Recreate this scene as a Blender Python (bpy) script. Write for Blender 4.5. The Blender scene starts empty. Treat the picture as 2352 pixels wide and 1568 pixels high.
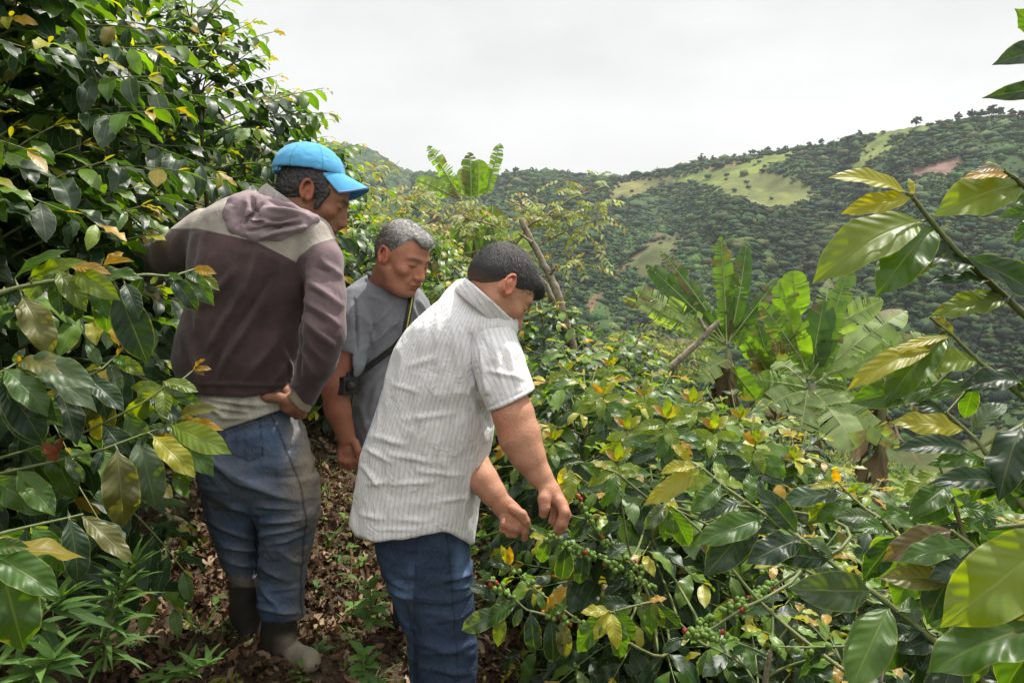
import bpy, math, numpy as np
from mathutils import Vector, Matrix
R_ = math.radians
scene = bpy.context.scene
COL = scene.collection
# ------------------------------------------------------------ camera, sky, sun, exposure
PITCH = 15.0; CAMZ = 1.65; FPX = 1570.0; CX, CY = 1176.0, 784.0   # photo units: 2352 x 1568
cam_data = bpy.data.cameras.new('camera'); cam = bpy.data.objects.new('camera', cam_data); COL.objects.link(cam)
cam.location = (0, 0, CAMZ); cam.rotation_euler = (R_(90 - PITCH), 0, 0)
cam_data.sensor_width = 36.0; cam_data.lens = 36.0 * FPX / 2352.0
cam_data.clip_start = 0.05; cam_data.clip_end = 9000
scene.camera = cam
SUN_EL, SUN_AZ = 57.0, 36.0            # azimuth clockwise from straight ahead
world = bpy.data.worlds.new('World'); scene.world = world; world.use_nodes = True
wt = world.node_tree; wt.nodes.clear()
w_out = wt.nodes.new('ShaderNodeOutputWorld'); w_bg = wt.nodes.new('ShaderNodeBackground')
sky = wt.nodes.new('ShaderNodeTexSky'); sky.sky_type = 'NISHITA'; sky.sun_disc = False
sky.sun_elevation = R_(SUN_EL); sky.sun_rotation = R_(SUN_AZ)
sc_ = wt.nodes.new('ShaderNodeVectorMath'); sc_.operation = 'SCALE'; sc_.inputs['Scale'].default_value = 0.12
tc = wt.nodes.new('ShaderNodeTexCoord'); mp = wt.nodes.new('ShaderNodeMapping'); mp.inputs['Scale'].default_value = (1.4, 1.4, 3.2)
nz = wt.nodes.new('ShaderNodeTexNoise'); nz.inputs['Scale'].default_value = 1.7; nz.inputs['Detail'].default_value = 6; nz.inputs['Roughness'].default_value = 0.55
cr = wt.nodes.new('ShaderNodeValToRGB')
cr.color_ramp.elements[0].position = 0.36; cr.color_ramp.elements[0].color = (0.61, 0.60, 0.58, 1)
cr.color_ramp.elements[1].position = 0.66; cr.color_ramp.elements[1].color = (0.75, 0.74, 0.715, 1)
mxw = wt.nodes.new('ShaderNodeMix'); mxw.data_type = 'RGBA'; mxw.inputs[0].default_value = 0.93
wt.links.new(tc.outputs['Generated'], mp.inputs['Vector']); wt.links.new(mp.outputs[0], nz.inputs['Vector'])
wt.links.new(nz.outputs['Fac'], cr.inputs['Fac']); wt.links.new(sky.outputs[0], sc_.inputs[0])
wt.links.new(sc_.outputs[0], mxw.inputs[6]); wt.links.new(cr.outputs[0], mxw.inputs[7])
sz_ = wt.nodes.new('ShaderNodeSeparateXYZ'); wt.links.new(tc.outputs['Generated'], sz_.inputs[0])       # overcast sky: brighter overhead than at the horizon
zr_ = wt.nodes.new('ShaderNodeMapRange'); zr_.interpolation_type = 'SMOOTHSTEP'; zr_.inputs[1].default_value = 0.42; zr_.inputs[2].default_value = 0.95; zr_.inputs[3].default_value = 1.0; zr_.inputs[4].default_value = 2.6
wt.links.new(sz_.outputs[2], zr_.inputs[0]); wt.links.new(zr_.outputs[0], w_bg.inputs['Strength'])
wt.links.new(mxw.outputs[2], w_bg.inputs['Color'])
wt.links.new(w_bg.outputs[0], w_out.inputs['Surface'])
sun_data = bpy.data.lights.new('sun', 'SUN'); sun_data.energy = 5.0; sun_data.angle = R_(1.2); sun_data.color = (1.0, 0.95, 0.86)
sun = bpy.data.objects.new('sun', sun_data); COL.objects.link(sun)
_sd = Vector((math.sin(R_(SUN_AZ)) * math.cos(R_(SUN_EL)), math.cos(R_(SUN_AZ)) * math.cos(R_(SUN_EL)), math.sin(R_(SUN_EL))))
sun.rotation_euler = _sd.to_track_quat('Z', 'Y').to_euler(); sun.location = (20, 20, 60)
vs = scene.view_settings; vs.view_transform = 'Standard'; vs.look = 'None'; vs.exposure = 0.36; vs.gamma = 1.0
try: scene.display_settings.display_device = 'sRGB'
except Exception: pass
cy = scene.cycles; cy.max_bounces = 6; cy.diffuse_bounces = 2; cy.glossy_bounces = 2; cy.transmission_bounces = 4; cy.transparent_max_bounces = 6
cy.volume_bounces = 0; cy.caustics_reflective = False; cy.caustics_refractive = False; cy.use_denoising = True

# ------------------------------------------------------------ coordinates
CP, SP = math.cos(R_(PITCH)), math.sin(R_(PITCH))
def K(px, py, d):                       # photo pixel + depth -> camera frame (right, forward, up)
    return np.array([(px - CX) / FPX * d, d, -(py - CY) / FPX * d])
def cs2w(p):
    p = np.asarray(p, float); x, y, z = p[..., 0], p[..., 1], p[..., 2]
    return np.stack([x, y * CP + z * SP, CAMZ - y * SP + z * CP], -1)
def P(px, py, d): return cs2w(K(px, py, d))
def w2px(w):
    w = np.asarray(w, float); x, y, z = w[..., 0], w[..., 1], w[..., 2] - CAMZ
    f = y * CP - z * SP; u = y * SP + z * CP
    f = np.where(np.abs(f) < 1e-6, 1e-6, f)
    return CX + x / f * FPX, CY - u / f * FPX, f
def sstep(a, b, x):
    t = np.clip((x - a) / (b - a), 0, 1); return t * t * (3 - 2 * t)
def nrm(v):
    v = np.asarray(v, float); return v / (np.linalg.norm(v, axis=-1, keepdims=True) + 1e-12)
def inpoly(px, py, poly):
    r = np.zeros(np.shape(px), bool); n = len(poly)
    for i in range(n):
        x1, y1 = poly[i]; x2, y2 = poly[(i + 1) % n]
        if y1 == y2: continue
        c = ((py > y1) != (py > y2)) & (px < (x2 - x1) * (py - y1) / (y2 - y1) + x1); r ^= c
    return r
def vnoise(p, s, seed=0):               # value noise in numpy, p (...,3)
    q = np.asarray(p) * s + 100.0 + seed * 17.31; i = np.floor(q).astype(np.int64); f = q - i; f = f * f * (3 - 2 * f)
    def h(a, b, c):
        n = (a * 374761393 + b * 668265263 + c * 2147483647 + seed * 9176) & 0x7fffffff
        n = ((n ^ (n >> 13)) * 1274126177) & 0x7fffffff
        return ((n ^ (n >> 16)) & 0xffff) / 65535.0
    r = 0
    for dx in (0, 1):
        wx = f[..., 0] if dx else 1 - f[..., 0]
        for dy in (0, 1):
            wy = f[..., 1] if dy else 1 - f[..., 1]
            for dz in (0, 1):
                wz = f[..., 2] if dz else 1 - f[..., 2]
                r = r + wx * wy * wz * h(i[..., 0] + dx, i[..., 1] + dy, i[..., 2] + dz)
    return r

# ------------------------------------------------------------ object helpers
def tag(o, label=None, cat=None, group=None, kind=None):
    if label: o['label'] = label
    if cat: o['category'] = cat
    if group: o['group'] = group
    if kind: o['kind'] = kind
    return o
def empty(name, loc, label, cat, group=None):
    o = bpy.data.objects.new(name, None); COL.objects.link(o); o.location = [float(v) for v in loc]; o.empty_display_size = 0.1
    return tag(o, label, cat, group)
def mk(name, V, F, mat, parent=None, cols=None, floats=None, uv=None, smooth=True):
    """V (n,3) world coordinates, F (m,4) or (m,3) int"""
    V = np.asarray(V, np.float32); F = np.asarray(F, np.int32)
    if parent is not None: V = V - np.array(parent_origin(parent), np.float32)
    me = bpy.data.meshes.new(name); k = F.shape[1]
    me.vertices.add(len(V)); me.vertices.foreach_set('co', V.ravel())
    me.loops.add(F.size); me.loops.foreach_set('vertex_index', F.ravel())
    me.polygons.add(len(F)); me.polygons.foreach_set('loop_start', np.arange(0, F.size, k, dtype=np.int32))
    me.polygons.foreach_set('loop_total', np.full(len(F), k, np.int32))
    me.polygons.foreach_set('use_smooth', np.full(len(F), smooth, bool))
    if uv is not None:
        l = me.uv_layers.new(name='UVMap'); l.data.foreach_set('uv', np.asarray(uv, np.float32)[F.ravel()].ravel())
    if cols is not None:
        for n, c in (cols.items() if isinstance(cols, dict) else [('lc', cols)]):
            c = np.asarray(c, np.float32)
            if c.shape[1] == 3: c = np.concatenate([c, np.ones((len(c), 1), np.float32)], 1)
            a = me.attributes.new(n, 'FLOAT_COLOR', 'POINT'); a.data.foreach_set('color', c.ravel())
    if floats is not None:
        for n, c in floats.items():
            a = me.attributes.new(n, 'FLOAT', 'POINT'); a.data.foreach_set('value', np.asarray(c, np.float32))
    me.update(calc_edges=True); me.validate()
    if mat is not None: me.materials.append(mat)
    o = bpy.data.objects.new(name, me); COL.objects.link(o)
    if parent is not None: o.parent = parent
    return o
def parent_origin(p):
    v = Vector((0, 0, 0))
    while p is not None: v += p.location; p = p.parent
    return v

class NT:                                # tiny node-tree builder
    def __init__(s, name):
        s.m = bpy.data.materials.new(name); s.m.use_nodes = True; s.t = s.m.node_tree; s.t.nodes.clear()
        s.out = s.n('OutputMaterial')
    def n(s, ty, **kw):
        nd = s.t.nodes.new('ShaderNode' + ty)
        for k, v in kw.items():
            if k.startswith('_'): setattr(nd, k[1:], v)
        return nd
    def link(s, a, b): s.t.links.new(a, b)
    def set(s, nd, i, v):
        sock = nd.inputs[i]
        if isinstance(v, bpy.types.NodeSocket): s.link(v, sock)
        elif isinstance(v, (tuple, list)) and len(v) == 3 and sock.type == 'RGBA': sock.default_value = (*v, 1)
        else: sock.default_value = v
    def attr(s, name): return s.n('Attribute', _attribute_name=name)
    def math(s, op, a, b=0.0, c=None, clamp=False):
        nd = s.n('Math', _operation=op); nd.use_clamp = clamp; s.set(nd, 0, a); s.set(nd, 1, b)
        if c is not None: s.set(nd, 2, c)
        return nd.outputs[0]
    def mix(s, f, a, b, mode='MIX'):
        nd = s.n('Mix', _data_type='RGBA', _blend_type=mode); s.set(nd, 0, f); s.set(nd, 6, a); s.set(nd, 7, b); return nd.outputs[2]
    def noise(s, scale, detail=3, rough=0.5, vec=None, dist=0.0):
        nd = s.n('TexNoise'); s.set(nd, 'Scale', scale); s.set(nd, 'Detail', detail); s.set(nd, 'Roughness', rough); s.set(nd, 'Distortion', dist)
        if vec is not None: s.link(vec, nd.inputs['Vector'])
        return nd.outputs['Fac']
    def ramp(s, f, *stops):
        nd = s.n('ValToRGB'); e = nd.color_ramp.elements
        while len(e) < len(stops): e.new(0.5)
        for i, (p, c) in enumerate(stops):
            e[i].position = p; e[i].color = (*c, 1) if not isinstance(c, (int, float)) else (c, c, c, 1)
        s.set(nd, 0, f); return nd.outputs[0]
    def rng(s, v, a, b, c, d):
        nd = s.n('MapRange'); s.set(nd, 0, v); s.set(nd, 1, a); s.set(nd, 2, b); s.set(nd, 3, c); s.set(nd, 4, d); return nd.outputs[0]
    def obj(s, scale=None):
        tcn = s.n('TexCoord').outputs['Object']
        if scale is None: return tcn
        m = s.n('Mapping'); s.link(tcn, m.inputs[0]); m.inputs['Scale'].default_value = scale; return m.outputs[0]
    def bump(s, h, strength=0.3, dist=0.01, nrm=None):
        nd = s.n('Bump'); s.set(nd, 'Strength', strength); s.set(nd, 'Distance', dist); s.set(nd, 'Height', h)
        if nrm is not None: s.link(nrm, nd.inputs['Normal'])
        return nd.outputs[0]
    def bsdf(s, col, rough=0.6, spec=0.5, normal=None, **kw):
        nd = s.n('BsdfPrincipled'); s.set(nd, 'Base Color', col); s.set(nd, 'Roughness', rough); s.set(nd, 'Specular IOR Level', spec)
        if normal is not None: s.link(normal, nd.inputs['Normal'])
        for k, v in kw.items(): s.set(nd, k.replace('_', ' '), v)
        return nd.outputs[0]
    def done(s, sh): s.link(sh, s.out.inputs['Surface']); return s.m

def leaf_material(name, rough=0.33, spec=0.55, trans=0.42, veins=9.0, vein_strength=0.6, tcol=(2.1, 2.2, 0.35), spots=True):
    t = NT(name); lc = t.attr('lc').outputs['Color']; uv = t.n('UVMap').outputs[0]
    sep = t.n('SeparateXYZ'); t.link(uv, sep.inputs[0]); u, v = sep.outputs[0], sep.outputs[1]
    au = t.math('ABSOLUTE', t.math('SUBTRACT', u, 0.5)); 
    ph = t.math('SUBTRACT', v, t.math('MULTIPLY', au, 0.35))
    w = t.math('SINE', t.math('MULTIPLY', ph, veins * 6.2832))
    vein = t.math('POWER', t.math('MAXIMUM', w, 0.0), 8.0)
    mid = t.rng(au, 0.0, 0.035, 1.0, 0.0)
    n1 = t.noise(35, 4, 0.6, t.obj()); n2 = t.noise(6, 2, 0.5, t.obj())
    c = t.mix(0.5, lc, t.mix(n1, (0.7, 0.7, 0.7), (1.3, 1.3, 1.3)), 'MULTIPLY')
    c = t.mix(1.0, c, t.mix(n2, (0.6, 0.66, 0.6), (1.35, 1.3, 1.2)), 'MULTIPLY')
    c = t.mix(t.math('MULTIPLY', mid, 0.55), c, t.mix(0.5, lc, (0.35, 0.42, 0.12)))
    c = t.mix(t.math('MULTIPLY', vein, 0.10), c, t.mix(0.5, lc, (0.2, 0.25, 0.08)))
    if spots:
        sp = t.rng(t.noise(55, 2, 0.5, t.obj()), 0.70, 0.76, 0.0, 1.0); c = t.mix(t.math('MULTIPLY', sp, 0.6), c, (0.20, 0.13, 0.04))
    c = t.mix(t.math('MULTIPLY', t.rng(au, 0.462, 0.482, 0.0, 1.0), 0.55), c, (0.26, 0.30, 0.06)) if spots else c
    h = t.math('ADD', t.math('MULTIPLY', t.math('MULTIPLY', w, -0.5), t.math('MULTIPLY', au, 3.0, clamp=True)), t.math('MULTIPLY', mid, -0.9))
    h = t.math('ADD', h, t.math('MULTIPLY', n1, 0.5))
    nn = t.bump(h, vein_strength * .5, 0.003)
    bc = t.n('NewGeometry').outputs['Backfacing']
    sh1 = t.bsdf(c, t.math('ADD', rough, t.math('MULTIPLY', n1, 0.18)), spec, nn)
    tr = t.n('BsdfTranslucent'); t.set(tr, 'Color', t.mix(1.0, c, tcol, 'MULTIPLY')); t.link(nn, tr.inputs['Normal'])
    ms = t.n('MixShader'); t.set(ms, 0, trans); t.link(sh1, ms.inputs[1]); t.link(tr.outputs[0], ms.inputs[2])
    return t.done(ms.outputs[0])
def simple_mat(name, c1, c2, scale=8, rough=0.8, spec=0.3, bump=0.3, stretch=(1, 1, 1), bd=0.01, detail=5):
    t = NT(name); v = t.obj(stretch); n = t.noise(scale, detail, 0.6, v); n2 = t.noise(scale * 3.7, 3, 0.6, v)
    return t.done(t.bsdf(t.mix(t.rng(n, 0.3, 0.7, 0, 1), c1, c2), rough, spec, t.bump(t.math('ADD', n, t.math('MULTIPLY', n2, 0.4)), bump, bd)))

M_LEAF = leaf_material('coffee_leaf_surface', rough=0.34, spec=0.6, trans=.5, tcol=(2.6, 2.4, .3))
M_LEAF_FAR = leaf_material('distant_coffee_leaf_surface', rough=0.34, spec=0.6, veins=7, vein_strength=0.18)
M_SMALL = leaf_material('legume_leaf_surface', rough=0.5, spec=0.3, trans=0.35, veins=5, vein_strength=0.2, spots=False)
M_BANANA = leaf_material('banana_leaf_surface', rough=0.42, spec=0.4, trans=0.45, veins=60, vein_strength=0.25, tcol=(1.8, 2.1, 0.35), spots=False)
M_WEED = leaf_material('weed_leaf_surface', rough=0.55, spec=0.3, trans=0.35, veins=5, vein_strength=0.3, spots=False)
M_STEM = simple_mat('green_stem_surface', (0.10, 0.14, 0.04), (0.16, 0.17, 0.07), 30, 0.5)
M_BARK = simple_mat('coffee_bark_surface', (0.12, 0.09, 0.06), (0.30, 0.25, 0.18), 40, 0.85, bump=0.6)
M_PALEBARK = simple_mat('pale_bark_surface', (0.12, 0.095, 0.065), (0.34, 0.29, 0.22), 22, 0.85, bump=0.6)
def attr_mat(name, rough=0.4, spec=0.5, nscale=60, namp=0.3, bump=0.2):
    t = NT(name); lc = t.attr('lc').outputs['Color']; n = t.noise(nscale, 3, 0.6, t.obj())
    c = t.mix(1.0, lc, t.mix(n, (1 - namp,) * 3, (1 + namp,) * 3), 'MULTIPLY')
    return t.done(t.bsdf(c, rough, spec, t.bump(n, bump, 0.003)))
M_CHERRY = attr_mat('coffee_cherry_skin', 0.28, 0.5)

# ------------------------------------------------------------ leaf / tube batches
PROF_T = np.array([0, .03, .08, .16, .28, .42, .56, .70, .80, .88, .94, 1.0])
PROF_W = np.array([.03, .04, .20, .56, .86, .99, 1.0, .88, .68, .40, .15, .012])
class Leaves:
    def __init__(s): s.b = []
    def add(s, base, d, n, L, W, droop, col, ph=0.0, fold=0.2, wave=0.12):
        s.b.append((*base, *d, *n, L, W, droop, *col, ph, fold, wave))
    def build(s, name, mat, parent, nu=8, nv=4, prof=PROF_W, sub=None):
        if not s.b: return None
        A = np.array(s.b, float); N = len(A)
        base, d, n = A[:, 0:3], nrm(A[:, 3:6]), A[:, 6:9]; L, W, dr = A[:, 9], A[:, 10], A[:, 11]
        col = A[:, 12:15]; ph, fold, wave = A[:, 15], A[:, 16], A[:, 17]
        side = nrm(np.cross(d, n)); n = np.cross(side, d)
        t = np.linspace(0, 1, nu + 1); w = np.interp(t, PROF_T, prof)
        k = np.where(np.abs(dr) < 1e-3, 1e-3, dr)
        kt = k[:, None] * t[None]
        cx = (np.sin(kt) / k[:, None]) * L[:, None]; cn = -((1 - np.cos(kt)) / k[:, None]) * L[:, None]
        c = base[:, None] + d[:, None] * cx[..., None] + n[:, None] * cn[..., None]
        ln = n[:, None] * np.cos(kt)[..., None] + d[:, None] * np.sin(kt)[..., None]
        u = np.linspace(-1, 1, nv + 1)
        ww = (W[:, None] * 0.5 * w[None])
        off = ww[:, :, None] * u[None, None]
        wv = np.sin(t[None, :, None] * 17 + ph[:, None, None] * 6.28 + (u[None, None] > 0) * 1.7) * np.abs(u[None, None]) * wave[:, None, None] + fold[:, None, None] * np.abs(u[None, None]) - 0.5 * fold[:, None, None] * u[None, None] ** 2
        V = c[:, :, None] + side[:, None, None] * off[..., None] * (1 - 0.25 * np.abs(fold))[:, None, None, None] + ln[:, :, None] * (ww[:, :, None] * wv * 1.6)[..., None]
        V = V.reshape(-1, 3)
        i = np.arange(nu)[:, None] * (nv + 1) + np.arange(nv)[None]
        q = np.stack([i, i + 1, i + nv + 2, i + nv + 1], -1).reshape(-1, 4)
        F = (q[None] + (np.arange(N) * (nu + 1) * (nv + 1))[:, None, None]).reshape(-1, 4)
        uu, tt = np.meshgrid(u * 0.5 + 0.5, t); uvs = np.stack([uu.ravel(), tt.ravel()], 1); uvs = np.tile(uvs, (N, 1))
        uvs[:, 0] = uvs[:, 0]
        C = np.repeat(col, (nu + 1) * (nv + 1), 0)
        return mk(name, V, F, mat, parent, cols=C, uv=uvs)
class Tubes:
    def __init__(s, sides=6): s.V = []; s.F = []; s.C = []; s.n = 0; s.k = sides
    def add(s, pts, rad, col=(0.2, 0.2, 0.1)):
        pts = np.asarray(pts, float); m = len(pts); rad = np.broadcast_to(np.asarray(rad, float), (m,))
        tg = np.gradient(pts, axis=0); tg = nrm(tg); ref = np.array([0.31, 0.17, 0.93]) if abs(tg[0, 2]) < 0.9 else np.array([1.0, 0.1, 0])
        a = nrm(np.cross(tg, ref)); b = np.cross(tg, a)
        th = np.arange(s.k) * 2 * math.pi / s.k
        ring = pts[:, None] + rad[:, None, None] * (a[:, None] * np.cos(th)[None, :, None] + b[:, None] * np.sin(th)[None, :, None])
        s.V.append(ring.reshape(-1, 3)); s.C.append(np.tile(col, (m * s.k, 1)))
        i = np.arange(m - 1)[:, None] * s.k + np.arange(s.k)[None]; j = np.arange(m - 1)[:, None] * s.k + (np.arange(s.k)[None] + 1) % s.k
        s.F.append(np.stack([i, j, j + s.k, i + s.k], -1).reshape(-1, 4) + s.n)
        cp = np.array([[0, 1, 2, 3]]) if s.k < 6 else np.array([[0, 1, 2, 3], [0, 3, 4, 5]])
        s.F.append(cp + s.n); s.F.append(cp + s.n + (m - 1) * s.k); s.n += m * s.k
    def build(s, name, mat, parent):
        if not s.V: return None
        return mk(name, np.concatenate(s.V), np.concatenate(s.F), mat, parent, cols=np.concatenate(s.C))
_sph = None
def sphere_template():
    global _sph
    if _sph is None:
        V = []; F = []; nl, nm = 5, 7
        for i in range(nl + 1):
            th = math.pi * i / nl
            for j in range(nm): V.append((math.sin(th) * math.cos(2 * math.pi * j / nm), math.sin(th) * math.sin(2 * math.pi * j / nm), math.cos(th)))
        for i in range(nl):
            for j in range(nm): F.append((i * nm + j, i * nm + (j + 1) % nm, (i + 1) * nm + (j + 1) % nm, (i + 1) * nm + j))
        _sph = (np.array(V), np.array(F))
    return _sph
_cm = {}
def single_cherries(items, limit, rest_parent):
    """items: (parent, ball); the nearest become objects of their own, the rest one mesh"""
    items = sorted(items, key=lambda q: (q[1][0] ** 2 + q[1][1] ** 2 + (q[1][2] - CAMZ) ** 2) / q[1][3] ** 2)
    for par, b in items[:limit]:
        kind = 'red' if b[4] > b[5] * 3 else 'orange' if b[4] > b[5] * 1.4 else 'green'
        if kind not in _cm:
            V0, F0 = sphere_template(); o0 = mk('coffee_cherry', V0 * [1, 1, 1.12], F0, M_CHERRY, None, cols=np.tile(dict(red=(.25, .018, .02), orange=(.36, .12, .03), green=(.13, .22, .04))[kind], (len(V0), 1))); _cm[kind] = o0.data; bpy.data.objects.remove(o0)
        o = bpy.data.objects.new('coffee_cherry', _cm[kind]); COL.objects.link(o); o.parent = par; o.location = Vector(b[:3]) - parent_origin(par); r = b[3]; o.scale = (r, r, r)
    if items[limit:]:
        B = Balls(); B.b = [q[1] for q in items[limit:]]; tag(B.build('cherries', M_CHERRY, rest_parent), kind='stuff')
class Balls:
    def __init__(s): s.b = []
    def add(s, c, r, col, st=1.0): s.b.append((*c, r, *col, st))
    def build(s, name, mat, parent):
        if not s.b: return None
        A = np.array(s.b); V0, F0 = sphere_template(); N = len(A)
        V = V0[None] * A[:, 3, None, None]; V[..., 2] *= A[:, 7, None]; V = V + A[:, None, 0:3]
        F = F0[None] + (np.arange(N) * len(V0))[:, None, None]
        return mk(name, V.reshape(-1, 3), F.reshape(-1, 4), mat, parent, cols=np.repeat(A[:, 4:7], len(V0), 0))
# ------------------------------------------------------------ terrain
SKY = [(-900, 330), (0, 330), (700, 335), (760, 333), (800, 338), (850, 352), (900, 385), (945, 405), (1000, 403), (1060, 412), (1140, 408), (1180, 399), (1300, 402), (1380, 410), (1420, 408), (1520, 392), (1600, 377), (1700, 362), (1800, 346), (1900, 331), (2000, 308), (2100, 290), (2170, 277), (2230, 275), (2290, 270), (2352, 272), (2700, 250), (3600, 240)]
_sp = np.array(SKY, float)
def _azel(px, py):
    d = cs2w(K(px, py, 1.0)) - np.array([0, 0, CAMZ]); return math.atan2(d[0], d[1]), d[2] / math.hypot(d[0], d[1])
_ae = np.array([_azel(a, b) for a, b in SKY])
RV = 115.0; ZV = -46.0
def ridge_r(az): return np.interp(az, [_azel(700, 350)[0], _azel(930, 400)[0], _azel(1000, 400)[0], _azel(1400, 400)[0], _azel(2352, 300)[0]], [760, 700, 430, 400, 300])
def near_h(x, y):
    z = -0.38 * (np.clip(x, -1.1, 60) + 0.76) - 0.08 * (y - 1.95)
    z = z + np.where(x < -1.1, 0.62 * (-1.1 - np.maximum(x, -9)), 0) + 0.12 * sstep(-0.9, -1.4, x) * 0
    z = z - 0.22 * np.maximum(y - 5, 0) * sstep(-2.5, 0.5, x)
    z = z + 0.10 * np.sin(x * 1.3 + y * 0.7) * sstep(3, 9, np.hypot(x, y))
    return np.clip(z, -30, 6)
def far_h(az, r):
    Rr = ridge_r(az); zr = CAMZ + Rr * np.interp(az, _ae[:, 0], _ae[:, 1])
    s = np.clip((r - RV) / (Rr - RV), 0, 1)
    up = ZV + (zr - ZV) * (0.72 * s + 0.28 * s * s)
    spur = np.sin(az * 26 + 0.8 * np.sin(r * 0.015)) * 5.5 + np.sin(az * 61 + r * 0.03) * 2.2 + np.sin(r * 0.05 + az * 9) * 1.6
    up = up + spur * np.sin(math.pi * np.clip(s, 0, 1)) ** 0.8
    v = ZV * sstep(0, RV, r)
    return np.where(r < RV, v, np.where(r > Rr, zr - (r - Rr) * 0.35, up))
def ground_h(x, y):
    x = np.asarray(x, float); y = np.asarray(y, float); r = np.hypot(x, y); az = np.arctan2(x, y)
    w = sstep(16, 70, r)
    return near_h(x, y) * (1 - w) + far_h(az, r) * w
def gz(x, y): return float(ground_h(x, y))
CLEAR = [([(1395, 432), (1420, 412), (1535, 394), (1560, 400), (1500, 440), (1380, 458)], (0.16, 0.17, 0.06)),
         ([(1530, 397), (1600, 376), (1800, 346), (1850, 340), (1840, 356), (1720, 402), (1640, 425), (1550, 420)], (0.15, 0.20, 0.045)),
         ([(1630, 425), (1690, 402), (1770, 392), (1860, 414), (1890, 452), (1840, 476), (1740, 480), (1690, 455)], (0.13, 0.16, 0.05)),
         ([(1975, 345), (2000, 310), (2060, 290), (2180, 268), (2165, 288), (2070, 312), (2020, 365), (1950, 395)], (0.14, 0.19, 0.05)),
         ([(1475, 560), (1560, 520), (1600, 540), (1540, 600), (1480, 640), (1450, 620)], (0.10, 0.12, 0.045)),
         ([(2085, 380), (2140, 362), (2210, 345), (2228, 365), (2175, 408), (2120, 402), (2100, 418), (2075, 395)], (0.17, 0.115, 0.095)),
         ([(1620, 380), (1800, 340), (1805, 346), (1700, 372), (1640, 392)], (0.17, 0.13, 0.06)),
         ([(1500, 535), (1520, 530), (1420, 640), (1350, 720), (1330, 715), (1400, 640)], (0.15, 0.105, 0.06)),
         ([(1950, 1060), (2400, 960), (2500, 1150), (2352, 1250), (2000, 1180)], (0.12, 0.15, 0.05))]
def build_terrain():
    az = np.radians(np.concatenate([np.arange(-179, -52, 3.0), np.arange(-52, 52, 0.18), np.arange(52, 180.1, 3.0)]))
    r = np.concatenate([[0.0], np.geomspace(0.25, 12, 110), np.geomspace(12.4, 110, 40), np.linspace(113, 440, 150), np.geomspace(448, 900, 40), np.geomspace(950, 1800, 6)])
    A, RR = np.meshgrid(az, r, indexing='ij'); X = RR * np.sin(A); Y = RR * np.cos(A); Z = ground_h(X, Y)
    p3 = np.stack([X, Y, 0 * X], -1)
    Z = Z + (vnoise(p3, 3.0, 1) - 0.5) * 0.05 * sstep(9, 5, RR) + (vnoise(p3, 9.0, 2) - 0.5) * 0.022 * sstep(7, 4, RR) + (vnoise(p3, 0.12, 3) - 0.5) * 3.0 * sstep(100, 160, RR) * sstep(ridge_r(A) - 2, ridge_r(A) - 40, RR)
    V = np.stack([X, Y, Z], -1).reshape(-1, 3)
    na, nr = len(az), len(r); i = np.arange(na - 1)[:, None] * nr + np.arange(nr - 1)[None]
    F = np.stack([i, i + 1, i + nr + 1, i + nr], -1).reshape(-1, 4)
    C = np.tile(np.array([0.040, 0.078, 0.024]), (len(V), 1)); rr = RR.ravel()
    C[rr < 20] = (0.07, 0.10, 0.03)
    px, py, f = w2px(V); jx, jy = (vnoise(V, .05, 3) - .5) * 30 + (vnoise(V, .2, 4) - .5) * 14, (vnoise(V, .05, 5) - .5) * 16 + (vnoise(V, .2, 6) - .5) * 8
    for poly, c in CLEAR:
        m = inpoly(px + jx, py + jy, poly) & (f > 0) & (rr > 100); C[m] = np.array(c) * (.30 + .50 * vnoise(V[m], .3, 7) + .50 * vnoise(V[m], .06, 8))[:, None]
    near = sstep(12, 6, rr)
    return mk('terrain', V, F, terrain_mat(), cols={'lc': C}, floats={'near': near})
def terrain_mat():
    t = NT('hillside_ground'); lc = t.attr('lc').outputs['Color']; near = t.attr('near').outputs['Fac']; v = t.obj()
    n5 = t.rng(t.noise(.09, 7, .7, v), .3, .7, 0, 1); n1 = t.noise(0.9, 8, 0.65, v); n2 = t.noise(14, 6, 0.7, v); n3 = t.noise(70, 4, 0.6, v)
    far = t.mix(1.0, lc, t.mix(n1, (0.55, 0.55, 0.55), (1.5, 1.45, 1.4)), 'MULTIPLY')
    far = t.mix(1.0, far, t.mix(n5, (.55, .6, .55), (1.4, 1.25, 1.2)), 'MULTIPLY'); n4 = t.noise(3.2, 5, 0.6, v)
    soil = t.mix(t.rng(n2, 0.3, 0.7, 0, 1), (0.018, 0.012, 0.008), (0.075, 0.052, 0.034))
    soil = t.mix(t.rng(n4, 0.52, 0.68, 0, 0.75), soil, (0.07, 0.075, 0.028))
    soil = t.mix(t.math('MULTIPLY', t.rng(n3, 0.5, 0.8, 0, 1), 0.6), soil, (0.20, 0.15, 0.10))
    c = t.mix(near, far, soil)
    h = t.math('ADD', n2, t.math('MULTIPLY', n3, 0.5))
    return t.done(t.bsdf(c, 0.95, 0.15, t.bump(h, 0.9, 0.02)))
terrain = build_terrain(); terrain.name = 'ground_terrain'; tag(terrain, kind='structure')

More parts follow.
